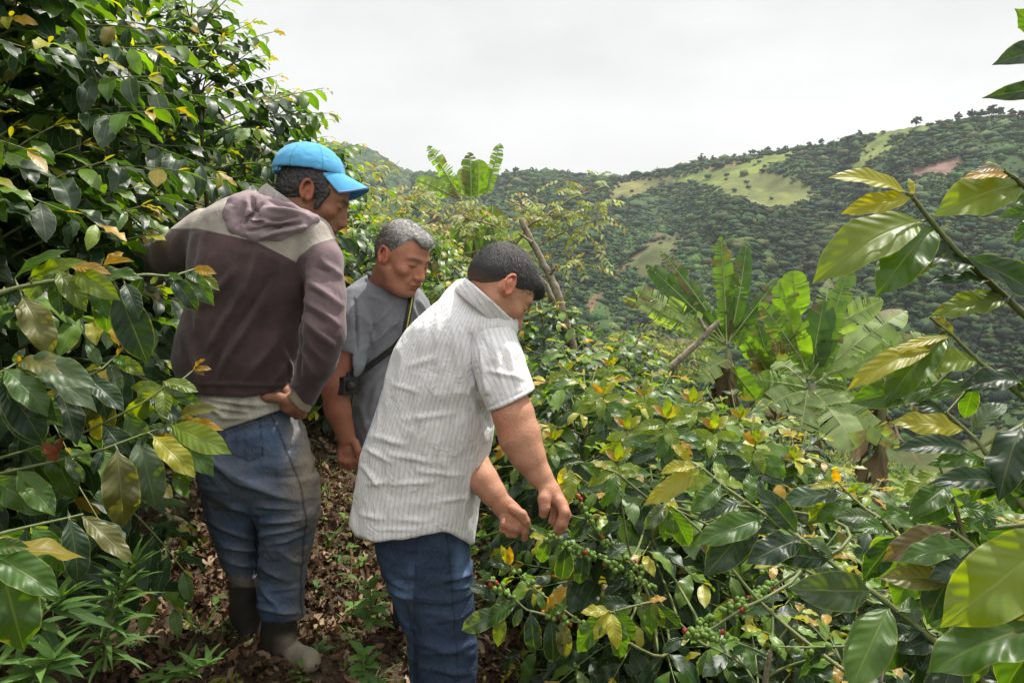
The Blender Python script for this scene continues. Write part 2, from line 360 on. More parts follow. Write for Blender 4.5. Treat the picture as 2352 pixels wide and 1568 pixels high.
# far forest on the opposite hillside
def crown_mat():
    t = NT('forest_crown'); lc = t.attr('lc').outputs['Color']; v = t.obj(); n = t.noise(1.3, 6, 0.7, v)
    c = t.mix(1.0, lc, t.mix(t.rng(n, 0.3, 0.7, 0, 1), (0.35, 0.35, 0.35), (1.7, 1.65, 1.5)), 'MULTIPLY')
    return t.done(t.bsdf(c, 0.8, 0.15, t.bump(n, 1.0, 0.6)))
M_CROWN = crown_mat()
def ico(sub=1):
    import bmesh
    bm = bmesh.new(); bmesh.ops.create_icosphere(bm, subdivisions=sub, radius=1.0); V = np.array([v.co[:] for v in bm.verts]); F = np.array([[v.index for v in f.verts] for f in bm.faces]); bm.free(); return V, F
rng = np.random.default_rng(5)
def blobs(centres, radii, cols, sub, seed, squash=0.8, rough=0.3):
    V0, F0 = ico(sub); g = np.random.default_rng(seed); N = len(centres)
    V = V0[None] * (1 + g.uniform(-rough, rough, (N, len(V0), 1))) * radii[:, None, None] * g.uniform(0.8, 1.25, (N, 1, 3)); V[..., 2] *= squash
    V = V + centres[:, None]
    return V.reshape(-1, 3), (F0[None] + (np.arange(N) * len(V0))[:, None, None]).reshape(-1, 3), np.repeat(cols, len(V0), 0)
def forest():
    g = np.random.default_rng(11); n = 110000
    az = np.radians(g.uniform(-20, 41, n)); rr = np.sqrt(g.uniform(85 ** 2, 440 ** 2, n))
    Rr = ridge_r(az); ok = rr < Rr - 1; az, rr, Rr = az[ok], rr[ok], Rr[ok]
    x, y = rr * np.sin(az), rr * np.cos(az); z = ground_h(x, y); px, py, f = w2px(np.stack([x, y, z], -1))
    m = np.zeros(len(x), bool)
    w3 = np.stack([x, y, z], -1); px = px + (vnoise(w3, .05, 3) - .5) * 30 + g.normal(0, 10, len(x)); py = py + (vnoise(w3, .05, 5) - .5) * 16 - 4 + g.normal(0, 5, len(x))
    for poly, c in CLEAR: m |= inpoly(px, py, poly)
    m &= g.random(len(x)) > 0.008
    p3 = np.stack([x, y, 0 * x], -1); pn = vnoise(p3, 0.03, 4); keep = ~m & (g.random(len(x)) < 0.35 + 1.0 * pn) & ~((px < 1400) & (Rr > 450))
    x, y, z, rr, pn = x[keep], y[keep], z[keep], rr[keep], pn[keep]; n = len(x)
    r = g.uniform(0.45, 1.15, n) * (1 + 1.3 * (g.random(n) < 0.06)) * np.interp(rr, [85, 200, 430], [0.7, 1.0, 1.35])
    base = np.array([[0.016, 0.046, 0.014], [0.024, 0.066, 0.014], [0.042, 0.085, 0.018], [0.062, 0.080, 0.024], [0.014, 0.040, 0.020]])
    c = base[g.integers(0, 5, n)] * g.uniform(0.7, 1.45, (n, 1)) * (0.45 + 1.1 * vnoise(p3[keep], 0.025, 9))[:, None]
    V, F, C = blobs(np.stack([x, y, z + r * 0.25 + .6 * pn], -1), r, c * (.7 + .6 * vnoise(np.stack([x, y, z], -1), .12, 2))[:, None], 1, 3, 0.52, .42)
    o = mk('hillside_forest', V, F, M_CROWN, cols=C, smooth=True)
    k = 260000; ii = g.integers(0, n, k); rr2 = r[ii]; dv = nrm(g.normal(0, 1, (k, 3))); dv[:, 2] = np.abs(dv[:, 2]); cc = np.stack([x[ii], y[ii], z[ii] + rr2 * .22 + .6 * pn[ii]], -1) + dv * (rr2 * g.uniform(.75, 1.25, k))[:, None] * [1, 1, .5]
    a = nrm(g.normal(0, 1, (k, 3))); b = nrm(np.cross(a, g.normal(0, 1, (k, 3)))); s = g.uniform(.15, .42, (k, 1)) * np.interp(rr[ii], [85, 430], [.7, 1.5])[:, None]
    Vq = np.stack([cc - a * s, cc + b * s, cc + a * s, cc - b * s], 1).reshape(-1, 3); Fq = np.arange(k * 4).reshape(-1, 4)
    tag(mk('forest_foliage', Vq, Fq, M_CROWN, cols=np.repeat(c[ii] * g.uniform(.6, 1.5, (k, 1)), 4, 0), smooth=False), 'leafy canopy texture over the forest on the far side of the valley', 'forest', kind='stuff')
    tag(o, 'dark green forest and scrub covering the far side of the valley', 'forest', kind='stuff')
    # the misty mountain on the left
    n = 7000; az = g.uniform(_azel(640, 400)[0], _azel(1010, 400)[0], n); rr = g.uniform(330, 755, n); Rr = ridge_r(az); ok = (rr < Rr - 2) & (Rr > 436)
    az, rr = az[ok], rr[ok]; x, y = rr * np.sin(az), rr * np.cos(az); z = ground_h(x, y); n = len(x); r = g.uniform(2.0, 5.0, n)
    c = base[g.integers(0, 5, n)] * g.uniform(0.8, 1.5, (n, 1))
    V, F, C = blobs(np.stack([x, y, z + r * 0.3], -1), r, c, 1, 4, 0.8)
    tag(mk('mountain_forest', V, F, M_CROWN, cols=C, smooth=True), 'bluish forest on the distant mountain under the cloud', 'forest', kind='stuff')
forest()
def ridge_trees():
    g = np.random.default_rng(21)
    spec = [(2095, 0, 5.0, 'lone round tree standing on the bare ridge top', 1), (1612, 0, 6.0, 'clump of trees at the lower end of the pasture ridge', 3), (1185, 0, 5, 'tall spindly tree rising above the middle ridge', 0), (1968, 0, 4, 'small pointed tree on the ridge right of the pasture', 0)]
    for px, _, h, lab, ty in spec: one_ridge_tree(px, h, lab, None, g)
    ORD = 'first second third fourth fifth sixth seventh eighth ninth tenth eleventh twelfth'.split(); k = -1
    for px in (1640, 1662, 1684, 1706, 1724, 1745, 1766, 1784, 1806, 1832, 1858, 1886):
        k += 1; one_ridge_tree(px + g.uniform(-5, 5), g.uniform(2.2, 4.2), ORD[k] + ' small tree from the left in the row along the grassy ridge line', 'trees along the pasture ridge', g)
    k = -1
    for px in (1130, 1160, 1225, 1250, 1275, 1302, 1330, 1355, 1382):
        k += 1; one_ridge_tree(px + g.uniform(-5, 5), g.uniform(3.0, 5.5), ORD[k] + ' round crowned tree from the left on the wooded middle ridge', 'trees on the middle ridge', g)
    k = -1
    for px in (2190, 2215, 2240, 2262, 2285, 2305, 2330, 2350):
        k += 1; one_ridge_tree(px + g.uniform(-4, 4), g.uniform(3.5, 5.5), ORD[k] + ' dark tree from the left on the high wooded end of the ridge', 'trees on the high ridge', g)
def one_ridge_tree(px, h, lab, grp, g):
    az = _azel(px, 350)[0]; r = float(ridge_r(az)) - 1.5; x, y = r * math.sin(az), r * math.cos(az); z = float(ground_h(x, y))
    e = empty('ridge_tree', (x, y, z), lab, 'tree', grp)
    T = Tubes(5); T.add([(x, y, z - .5), (x + .1, y, z + h * .35), (x + g.uniform(-.3, .3), y, z + h * .7)], [h * .035, h * .025, h * .012])
    for k in range(3): a = g.uniform(0, 6.28); T.add([(x + .05, y, z + h * .35), (x + math.cos(a) * h * .25, y + math.sin(a) * h * .25, z + h * .65)], [h * .018, h * .008])
    T.build('trunk', M_BARK, e)
    n = 22; a = g.uniform(0, 6.28, n); q = np.sqrt(g.random(n)) * h * .32
    c = np.stack([x + np.cos(a) * q, y + np.sin(a) * q, z + h * (.30 + .60 * g.random(n) * (1 - q / (h * .6)))], -1)
    V, F, C = blobs(c, g.uniform(.07, .15, n) * h, np.tile([0.025, 0.05, 0.02], (n, 1)) * g.uniform(.7, 1.4, (n, 1)), 1, int(px), .8, .4)
    mk('crown', V, F, M_CROWN, e, cols=C, smooth=False)
ridge_trees()

# ------------------------------------------------------------ coffee
def leaf_col(age, g, lift=1.0):
    """age 0 = youngest (bronze / yellow), 1 = old dark green"""
    if age < 0.10: c = np.array([0.34, 0.20, 0.015]) if g.random() < .25 else np.array([0.28, 0.27, 0.02]) if g.random() < .6 else np.array([.17, .24, .02])
    elif age < 0.28: c = np.array([0.11, 0.20, 0.02])
    elif age < 0.5: c = np.array([0.07, 0.145, 0.02])
    else: c = np.array([0.020, 0.052, 0.020])
    if age >= 0.5 and g.random() < 0.03: c = np.array([0.20, 0.16, 0.02])
    return c * g.uniform(0.8, 1.25) * lift
GREEN_CH, RED_CH = (0.13, 0.22, 0.04), (0.26, 0.018, 0.022)
def cherry_col(g, red=0.06):
    q = g.random()
    return np.array(RED_CH if q < red else (0.42, 0.14, 0.03) if q < red * 1.25 else GREEN_CH) * g.uniform(.75, 1.3)
def branch_path(start, d, L, sag, g, n=9):
    d = nrm(d); t = np.linspace(0, 1, n); p = np.asarray(start)[None] + d[None] * (t * L)[:, None]
    p[:, 2] -= sag * L * t ** 2; side = nrm(np.cross(d, (0, 0, 1))); p += side[None] * (np.sin(t * 3 + g.uniform(0, 6)) * 0.02 * L)[:, None]; return p
def leafy_branch(path, g, LV, TB, BL, leafL=0.13, node=0.05, start=0.3, bright=1.0, age0=None, rad=0.004, cherries=0.0, droop=0.9, red=.06, keep=None):
    seg = np.linalg.norm(np.diff(path, axis=0), axis=1); s = np.concatenate([[0], np.cumsum(seg)]); L = s[-1]
    if keep is not None:
        kk = [keep(q) for q in path]; m_ = kk.index(False) if False in kk else len(path)
        if m_ < 3: return
        path = path[:m_]; seg = np.linalg.norm(np.diff(path, axis=0), axis=1); s = np.concatenate([[0], np.cumsum(seg)]); L = s[-1]
    TB.add(path, np.linspace(rad, rad * .35, len(path)), (0.14, 0.15, 0.05))
    nn = max(2, int(L / node)); k = 0
    for i in range(nn + 1):
        q = i / nn
        if q < start: 
            if cherries <= 0: continue
        c = np.array([np.interp(q * L, s, path[:, a]) for a in range(3)])
        c2 = np.array([np.interp(min(L, q * L + .01), s, path[:, a]) for a in range(3)]); c1 = np.array([np.interp(max(0, q * L - .01), s, path[:, a]) for a in range(3)])
        tg = nrm(c2 - c1)
        if cherries > 0 and .12 < q < .85 and g.random() < cherries:
            for _ in range(g.integers(3, 9)):
                o = g.normal(0, 1, 3); o = nrm(o - tg * np.dot(o, tg) * .7) * g.uniform(.007, .012); BL.add(c + o + tg * g.uniform(-.008, .008), g.uniform(.0052, .0066), cherry_col(g, red), 1.1)
        if q < start: continue
        if keep is not None and not keep(c): continue
        sd = nrm(np.cross(tg, (0, 0, 1.0)) + g.normal(0, .12, 3)); dist = (1 - q) * L / node
        age = 0.04 if dist < .5 else .18 if dist < 1.2 else .35 if dist < 2.1 else .8
        if g.random() > bright and age < .4: age = min(1, age + .3 + .3 * g.random())
        sc = (0.55 if dist < .5 else .8 if dist < 1.5 else 1.0) * g.uniform(.8, 1.12)
        for sg in (-1, 1):
            if g.random() < .08: continue
            d = nrm(sd * sg * g.uniform(.8, 1.0) + tg * (g.uniform(.35, .8) if dist > .5 else 1.6) + np.array([0, 0, -g.uniform(.05, .55)]))
            up = nrm(np.array([0, 0, 1.0]) + g.normal(0, .28, 3)); up = up - d * np.dot(up, d)
            l = leafL * sc; LV.add(c + d * .006, d, nrm(up), l, l * g.uniform(.38, .48), g.uniform(.3, droop + .4), leaf_col(age, g), g.random(), g.uniform(.05, .35), g.uniform(.06, .22))
    tip = path[-1]; tg = nrm(path[-1] - path[-2])
    if g.random() < .6: LV.add(tip, nrm(tg + [0, 0, .3]), (0.1, 0.2, 1), leafL * .3, leafL * .09, .1, (0.3, .24, .03), 0, .6, 0)
CHQ = {}; TRUNKS = {}; BUSHES = []
def coffee_bush(x, y, H, Rd, seed, label, group=None, leafL=0.13, res=(8, 4), nb=None, bright=.5, cherries=0.0, dz=None, mat=None, spread=None, keep=None, start=.3, top=True):
    g = np.random.default_rng(seed); z0 = gz(x, y); e = empty('coffee_bush', (x, y, z0), label, 'coffee bush', group)
    LV, TB, TK, BL = Leaves(), Tubes(5), Tubes(8), Balls()
    lean = g.normal(0, .04, 2); tt = np.linspace(0, 1, 6)
    tp = np.stack([x + lean[0] * tt * H, y + lean[1] * tt * H, z0 - .05 + tt * (H * .97)], -1); TK.add(tp, np.interp(tt, [0, 1], [.022, .006]), (0.2, .16, .12))
    step = dz or .060; zz = .16 * H; az = g.uniform(0, 6.28); k = 0
    while zz < H * .98:
        f = zz / H; prof = np.interp(f, [0, .15, .4, .7, .9, 1.0], [.65, .95, 1.0, .78, .45, .18]); el = np.interp(f, [0, .5, 1], [-.02, .22, .8])
        for sgn in (0, math.pi / 2, math.pi, math.pi * 1.5)[::(1 if Rd > .45 else 2)]:
            a = az + sgn + g.normal(0, .2); L = Rd * prof * g.uniform(.85, 1.12)
            if spread is not None: L *= spread(a)
            if L < .08: continue
            st = np.array([x + lean[0] * zz, y + lean[1] * zz, z0 + zz]); d = np.array([math.cos(a) * math.cos(el), math.sin(a) * math.cos(el), math.sin(el)])
            leafy_branch(branch_path(st, d, L, g.uniform(.18, .42) * (1.1 - .6 * f), g), g, LV, TB, BL, leafL, leafL * .42, start, bright + .4 * (f > .6), cherries=cherries * (f < .75), rad=.0045, keep=keep)
        az += .8 + g.normal(0, .25); zz += step * g.uniform(.8, 1.2)
    TRUNKS[e.name] = tp; BUSHES.append(e); TK.build('trunk', M_BARK, e); tw = TB.build('branches', M_STEM, e); LV.build('foliage', mat or M_LEAF_FAR, e, *res)
    e_ch = [(e, b) for b in BL.b]; CHQ.setdefault(e, []).extend(e_ch)
    return e
PICKED = PLANTL = None
def bushes():
    global PICKED, PLANTL
    hi, md, lo, vl = (10, 4), (7, 4), (5, 2), (4, 2)
    def B(px, D, topy, Rd, seed, label, grp=None, **k):
        a = _azel(px, topy); x, y = D * math.sin(a[0]), D * math.cos(a[0]); zt = CAMZ + D * a[1]; H = zt - gz(x, y)
        return coffee_bush(x, y, max(.5, H), Rd, seed, label, grp, **k)
    def C(x, y, H, Rd, seed, label, grp=None, **k): return coffee_bush(x, y, H, Rd, seed, label, grp, **k)
    # upslope side
    PLANTL = C(-1.75, .85, 1.35, .42, 40, 'coffee bush reaching over the brown jacket from the left edge', res=hi, leafL=.13, bright=.4, cherries=.04)
    C(-2.05, 1.75, 2.6, .80, 1, 'tall dark coffee bush at the left edge nearest the camera', res=md, leafL=.15, bright=.35, cherries=.08)
    C(-1.95, 2.85, 2.35, .95, 2, 'tall coffee bush towering behind the brown jacket sleeve', res=md, leafL=.15, bright=.45, cherries=.04)
    C(-2.7, 2.3, 2.6, .9, 22, 'coffee bush filling the top left corner of the slope', res=md, leafL=.15, bright=.45)
    C(-1.75, 3.9, 2.0, .85, 3, 'coffee bush with long hanging leaves up against the sky behind the hooded man', res=md, leafL=.13, bright=.7)
    C(-2.6, 4.2, 2.2, .9, 23, 'coffee bush high on the bank against the white sky', res=lo, leafL=.13, bright=.7)
    C(-1.60, 5.0, 1.85, .75, 4, 'round topped coffee bush beside the blue cap', res=lo, leafL=.125, bright=.8)
    C(-1.55, 6.2, 1.7, .7, 5, 'coffee bush whose top shows just past the cap brim', res=(6, 4), leafL=.13, bright=.8)
    B(905, 5.2, 500, .6, 6, 'coffee bush directly behind the grey haired man', res=(6, 4), leafL=.13, bright=.9)
    B(815, 4.3, 520, .6, 31, 'coffee bush between the blue cap and the grey haired man', res=(6, 4), leafL=.13, bright=.7)
    B(985, 6.0, 545, .6, 7, 'coffee bush right of the grey haired man below the banana leaves', res=(6, 4), leafL=.13, bright=.9)
    B(1045, 4.4, 640, .5, 8, 'low coffee bush between the grey haired man and the dark haired man', res=(6, 4), leafL=.125, bright=.9)
    kp = lambda c: c[0] < -.50 * c[1] - .02
    C(-1.45, 2.0, 1.35, .70, 41, 'coffee bush filling the shade behind the leaf sprays at the left', res=hi, leafL=.15, bright=.35, keep=kp, cherries=.04)
    C(-1.75, 1.35, 1.5, .62, 42, 'dark coffee bush low at the left edge under the sprays', res=md, leafL=.15, bright=.3, keep=kp)
    C(-1.72, 2.35, 1.9, .75, 43, 'coffee bush the hooded person reaches into', res=md, leafL=.15, bright=.35, keep=lambda c: c[0] < -.36 * c[1])
    # downslope side
    B(1262, 4.6, 700, .55, 9, 'dark coffee bush in front of the bending man\'s face', res=md, leafL=.15, bright=.4)
    B(1330, 3.6, 800, .55, 10, 'coffee bush at the foot of the leaning grey trunk', res=md, leafL=.15, bright=.42)
    B(1450, 4.4, 800, .6, 11, 'coffee bush behind the lit top of the row right of the leaning trunk', res=(6, 4), leafL=.13, bright=.42)
    B(1330, 2.75, 880, .5, 32, 'dense coffee bush just past the bare forearm', res=md, leafL=.15, bright=.42)
    B(1500, 3.1, 900, .6, 12, 'coffee bush with bright new tips in the middle of the row', res=md, leafL=.15, bright=.42)
    B(1640, 3.6, 930, .6, 13, 'coffee bush below the banana trunks', res=md, leafL=.15, bright=.42)
    B(1700, 2.6, 1010, .55, 14, 'coffee bush behind the long arching green twig', res=md, leafL=.15, bright=.8)
    B(1850, 3.7, 1030, .6, 15, 'coffee bush at the far end of the row above the valley', res=(6, 4), leafL=.13, bright=.42)
    B(1980, 2.9, 1130, .6, 16, 'coffee bush sloping down towards the valley at right', res=md, leafL=.15, bright=.7)
    B(2150, 4.0, 1150, .6, 17, 'low coffee bush beyond the right hand leaf sprays', res=(6, 4), leafL=.13, bright=.8)
    B(2330, 3.0, 1240, .6, 18, 'low coffee bush near the right edge of the slope', res=(6, 4), leafL=.13, bright=.42)

    PICKED = B(1520, 2.1, 1090, .52, 19, 'coffee bush the bending man is picking from', res=hi, leafL=.15, bright=.5, cherries=.15)
    B(1880, 2.0, 1290, .5, 20, 'shaded coffee bush under the large oval leaf', res=hi, leafL=.115, bright=.35, cherries=.15)
    B(2200, 2.1, 1330, .5, 21, 'coffee bush behind the huge blurred leaf', res=hi, leafL=.15, bright=.4)
    B(1730, 1.55, 1440, .38, 24, 'low coffee bush along the bottom edge of the picture', res=hi, leafL=.10, bright=.35)
    B(2020, 1.45, 1450, .36, 25, 'low dark coffee bush in the bottom right corner', res=hi, leafL=.10, bright=.3)
bushes()
# ------------------------------------------------------------ implicit modelling
def smin(a, b, k):
    h = np.clip(0.5 + 0.5 * (b - a) / k, 0, 1); return b * (1 - h) + a * h - k * h * (1 - h)
class Field:
    def __init__(s): s.ops = []
    def add(s, fn, lo, hi, k=0.012, op='u'): s.ops.append((fn, np.asarray(lo, float), np.asarray(hi, float), k, op)); return s
    def cone(s, a, b, ra, rb, k=0.012, op='u'):
        a, b = np.asarray(a, float), np.asarray(b, float); ab = b - a; L2 = ab @ ab + 1e-12; R = max(ra, rb)
        def f(x, y, z):
            t = np.clip(((x - a[0]) * ab[0] + (y - a[1]) * ab[1] + (z - a[2]) * ab[2]) / L2, 0, 1)
            return np.sqrt((x - a[0] - t * ab[0]) ** 2 + (y - a[1] - t * ab[1]) ** 2 + (z - a[2] - t * ab[2]) ** 2) - (ra + (rb - ra) * t)
        return s.add(f, np.minimum(a, b) - R, np.maximum(a, b) + R, k, op)
    def chain(s, pts, rads, k=0.012, op='u'):
        for i in range(len(pts) - 1): s.cone(pts[i], pts[i + 1], rads[i], rads[i + 1], k if i == 0 else min(k, rads[i] * .5), op)
        return s
    def ell(s, c, ax, r, k=0.012, op='u'):
        c = np.asarray(c, float); ax = np.asarray(ax, float); r = np.asarray(r, float); R = r.max()
        def f(x, y, z):
            q = [(x - c[0]) * ax[i, 0] + (y - c[1]) * ax[i, 1] + (z - c[2]) * ax[i, 2] for i in range(3)]
            k0 = np.sqrt((q[0] / r[0]) ** 2 + (q[1] / r[1]) ** 2 + (q[2] / r[2]) ** 2); k1 = np.sqrt((q[0] / r[0] ** 2) ** 2 + (q[1] / r[1] ** 2) ** 2 + (q[2] / r[2] ** 2) ** 2)
            return k0 * (k0 - 1) / (k1 + 1e-9)
        return s.add(f, c - R, c + R, k, op)
    def loft(s, rows, n=2.3, k=0.015, op='u', grow=0.0):
        """rows (py, xl, xr, depth, half depth): silhouette rows with real thickness"""
        rw = np.array(rows, float); d = rw[:, 3]; z = -(rw[:, 0] - CY) / FPX * d; xl = (rw[:, 1] - CX) / FPX * d; xr = (rw[:, 2] - CX) / FPX * d
        o = np.argsort(z); z, d, xl, xr, b = z[o], d[o], xl[o], xr[o], rw[o, 4]
        zz = np.linspace(z[0], z[-1], 160)
        def sm(v):
            q = np.interp(zz, z, v); kk = np.hanning(13); kk /= kk.sum(); return np.convolve(np.pad(q, 6, 'edge'), kk, 'valid')
        cx, a, cyv, bb = sm((xl + xr) / 2), sm((xr - xl) / 2) + grow, sm(d), sm(b) + grow
        z0, z1 = z[0], z[-1]
        def f(x, y, zq):
            zf = np.broadcast_to(zq, np.broadcast(x, y, zq).shape)
            CXX, A, CYY, B = (np.interp(zq, zz, v) for v in (cx, a, cyv, bb))
            u = np.abs(x - CXX) / A; v = np.abs(y - CYY) / B
            e = (u ** n + v ** n) ** (1 / n); g = (e - 1) * np.minimum(A, B)
            cap = np.abs(zq - (z0 + z1) / 2) - (z1 - z0) / 2
            return np.maximum(g, cap)
        return s.add(f, [xl.min() - grow, (d - b).min() - grow, z0], [xr.max() + grow, (d + b).max() + grow, z1], k, op)
    def box(s, c, ax, r, rd=.003, k=.003, op='u'):
        c = np.asarray(c, float); ax = np.asarray(ax, float); r = np.asarray(r, float) - rd; R = np.linalg.norm(r) + rd
        def f(x, y, z):
            q = [np.abs((x - c[0]) * ax[i, 0] + (y - c[1]) * ax[i, 1] + (z - c[2]) * ax[i, 2]) - r[i] for i in range(3)]
            return np.sqrt(sum(np.maximum(v, 0) ** 2 for v in q)) + np.minimum(np.maximum(np.maximum(q[0], q[1]), q[2]), 0) - rd
        return s.add(f, c - R, c + R, k, op)
    def cut(s, fn): s.ops.append((fn, None, None, 0.004, 'cut')); return s
    def mesh(s, h):
        lo = np.min([o[1] for o in s.ops if o[1] is not None and o[4] == 'u'], 0) - 3 * h; hi = np.max([o[2] for o in s.ops if o[2] is not None and o[4] == 'u'], 0) + 3 * h
        nn = np.ceil((hi - lo) / h).astype(int) + 1; ax = [(lo[i] + np.arange(nn[i]) * h).astype(np.float32) for i in range(3)]
        F = np.full(nn, 0.05, np.float32)
        for fn, l, u, k, op in s.ops:
            if l is None: sl = [slice(0, nn[i]) for i in range(3)]
            else:
                m = k + 3 * h; sl = [slice(max(0, int((l[i] - m - lo[i]) / h)), min(nn[i], int((u[i] + m - lo[i]) / h) + 2)) for i in range(3)]
            if any(q.stop <= q.start for q in sl): continue
            x, y, z = ax[0][sl[0]][:, None, None], ax[1][sl[1]][None, :, None], ax[2][sl[2]][None, None, :]
            B = F[tuple(sl)]; D = fn(x, y, z)
            if op == 'u': F[tuple(sl)] = smin(B, D, k)
            else: F[tuple(sl)] = -smin(-B, D, k)
        return surface_nets(F, lo, h)
def surface_nets(F, lo, h):
    S = F < 0; nx, ny, nz = F.shape
    c = np.zeros((nx - 1, ny - 1, nz - 1), np.uint8); offs = [(i, j, k) for i in (0, 1) for j in (0, 1) for k in (0, 1)]
    for (i, j, k) in offs: c += S[i:nx - 1 + i, j:ny - 1 + j, k:nz - 1 + k]
    act = np.argwhere((c > 0) & (c < 8)); N = len(act)
    vals = np.stack([F[act[:, 0] + i, act[:, 1] + j, act[:, 2] + k] for (i, j, k) in offs], 1)
    P_ = np.zeros((N, 3)); W = np.zeros(N); oa = np.array(offs)
    for a in range(8):
        for b in range(a + 1, 8):
            if np.abs(oa[a] - oa[b]).sum() != 1: continue
            va, vb = vals[:, a], vals[:, b]; m = (va < 0) != (vb < 0); t = np.where(m, va / np.where(m, va - vb, 1), 0)
            P_ += m[:, None] * (oa[a] + (oa[b] - oa[a]) * t[:, None]); W += m
    V = lo + (act + P_ / W[:, None]) * h
    idx = np.full(c.shape, -1, np.int32); idx[act[:, 0], act[:, 1], act[:, 2]] = np.arange(N); Q = []
    for a in range(3):
        b, d = (a + 1) % 3, (a + 2) % 3
        sl0 = [slice(None)] * 3; sl1 = [slice(None)] * 3; sl0[a] = slice(0, -1); sl1[a] = slice(1, None)
        E = S[tuple(sl0)] != S[tuple(sl1)]; e = np.argwhere(E); e = e[(e[:, b] > 0) & (e[:, d] > 0) & (e[:, b] < F.shape[b] - 1) & (e[:, d] < F.shape[d] - 1)]
        def g(db, dd):
            q = e.copy(); q[:, b] -= db; q[:, d] -= dd; return idx[q[:, 0], q[:, 1], q[:, 2]]
        q = np.stack([g(1, 1), g(0, 1), g(0, 0), g(1, 0)], 1); inside = S[e[:, 0], e[:, 1], e[:, 2]]; q[~inside] = q[~inside][:, ::-1]; Q.append(q)
    Q = np.concatenate(Q); Q = Q[(Q >= 0).all(1)]
    return V, Q
def vnormals(V, Q):
    n = np.cross(V[Q[:, 2]] - V[Q[:, 0]], V[Q[:, 3]] - V[Q[:, 1]]); N = np.zeros_like(V)
    for i in range(4): np.add.at(N, Q[:, i], n)
    return nrm(N)
def smooth(V, Q, it=2, f=.5):
    for _ in range(it):
        A = np.zeros_like(V); c = np.zeros(len(V))
        for i in range(4):
            for j in (1, 3): np.add.at(A, Q[:, i], V[Q[:, (i + j) % 4]]); np.add.at(c, Q[:, i], 1)
        V = V + f * (A / np.maximum(c, 1)[:, None] - V)
    return V
def cpx(V): return CX + V[:, 0] / V[:, 1] * FPX, CY - V[:, 2] / V[:, 1] * FPX
def folds(V, N, strokes, amp=1.0):
    """cloth folds: (x1,y1,x2,y2,width,height mm) drawn on the garment"""
    px, py = cpx(V); D = np.zeros(len(V)); w = np.clip(-N[:, 1] * 2.0 + .3, 0, 1)
    for x1, y1, x2, y2, wd, hh in strokes:
        dx, dy = x2 - x1, y2 - y1; L2 = dx * dx + dy * dy; t = ((px - x1) * dx + (py - y1) * dy) / L2; tc_ = np.clip(t, 0, 1)
        dd = (px - x1 - tc_ * dx) ** 2 + (py - y1 - tc_ * dy) ** 2
        D += hh * 0.0025 * np.exp(-dd / (wd * wd)) * (0.4 + 0.6 * np.sin(math.pi * tc_))
    return V + N * (D * w * amp)[:, None]
def wrinkle(V, N, amp, sc, seed, stretch=(1, 1, 1)):
    n = vnoise(V * np.array(stretch), sc, seed) + .5 * vnoise(V * np.array(stretch), sc * 2.1, seed + 1) - .75
    r = 1 - np.abs(n) * 3; return V + N * (amp * np.clip(r, -.5, 1))[:, None]
def organic(name, fld, h, mat, parent, post=None, color=None, floats=None, sm=1):
    V, Q = fld.mesh(h); V = smooth(V, Q, sm); N = vnormals(V, Q)
    V0 = V
    if post: V = post(V, N)
    px, py = cpx(V0)
    c = np.tile(np.array(color, float), (len(V), 1)) if isinstance(color, tuple) else color(V0, px, py, N) if color else None
    fl = floats(V0, px, py, N) if floats else None
    return mk(name, cs2w(V), Q, mat, parent, cols=c, floats=fl)
def line_sd(px, py, pts):
    """height of a poly-line (x -> y) minus py: positive above the line in the photo"""
    a = np.array(pts, float); return np.interp(px, a[:, 0], a[:, 1]) - py

# ------------------------------------------------------------ skin, hair, cloth surfaces
def skin_mat():
    t = NT('skin'); lc = t.attr('lc').outputs['Color']; v = t.obj(); n = t.noise(45, 5, 0.65, v); n2 = t.noise(220, 3, 0.6, v)
    c = t.mix(1.0, lc, t.mix(n, (0.70, 0.64, 0.62), (1.26, 1.30, 1.30)), 'MULTIPLY'); c = t.mix(1.0, c, t.mix(n2, (0.8, 0.78, 0.76), (1.18, 1.2, 1.2)), 'MULTIPLY')
    return t.done(t.bsdf(c, 0.56, 0.28, t.bump(t.math('ADD', n2, n), 0.5, 0.003), Subsurface_Weight=0.10, Subsurface_Scale=0.01))
def hair_mat(name, c1, c2, scale=260):
    t = NT(name); v = t.obj((1, 1, .35)); n = t.noise(scale, 4, 0.7, v); n2 = t.noise(30, 3, 0.6, t.obj())
    c = t.mix(t.rng(n, .35, .65, 0, 1), c1, c2); c = t.mix(1.0, c, t.mix(n2, (.7, .7, .7), (1.3, 1.3, 1.3)), 'MULTIPLY')
    return t.done(t.bsdf(c, 0.5, 0.5, t.bump(n, 0.9, 0.003)))
def cloth_mat(name, weave=700, mottle=12, mamp=.25, bump=.25, rough=.9, heather=0.0, wr=0.0):
    t = NT(name); lc = t.attr('lc').outputs['Color']; v = t.obj(); n = t.noise(mottle, 6, .65, v); n2 = t.noise(weave, 2, .5, v)
    c = t.mix(1.0, lc, t.mix(t.rng(n, .3, .7, 0, 1), (1 - mamp,) * 3, (1 + mamp,) * 3), 'MULTIPLY')
    c = t.mix(1.0, c, t.mix(n2, (1 - heather,) * 3, (1 + heather,) * 3), 'MULTIPLY')
    w = t.noise(26, 4, .55, t.obj((1, 1, .45)), 1.2)
    h = t.math('ADD', t.math('MULTIPLY', n2, .25), t.math('MULTIPLY', w, wr * 6))
    return t.done(t.bsdf(c, rough, .15, t.bump(h, bump, .004), Sheen_Weight=.15))
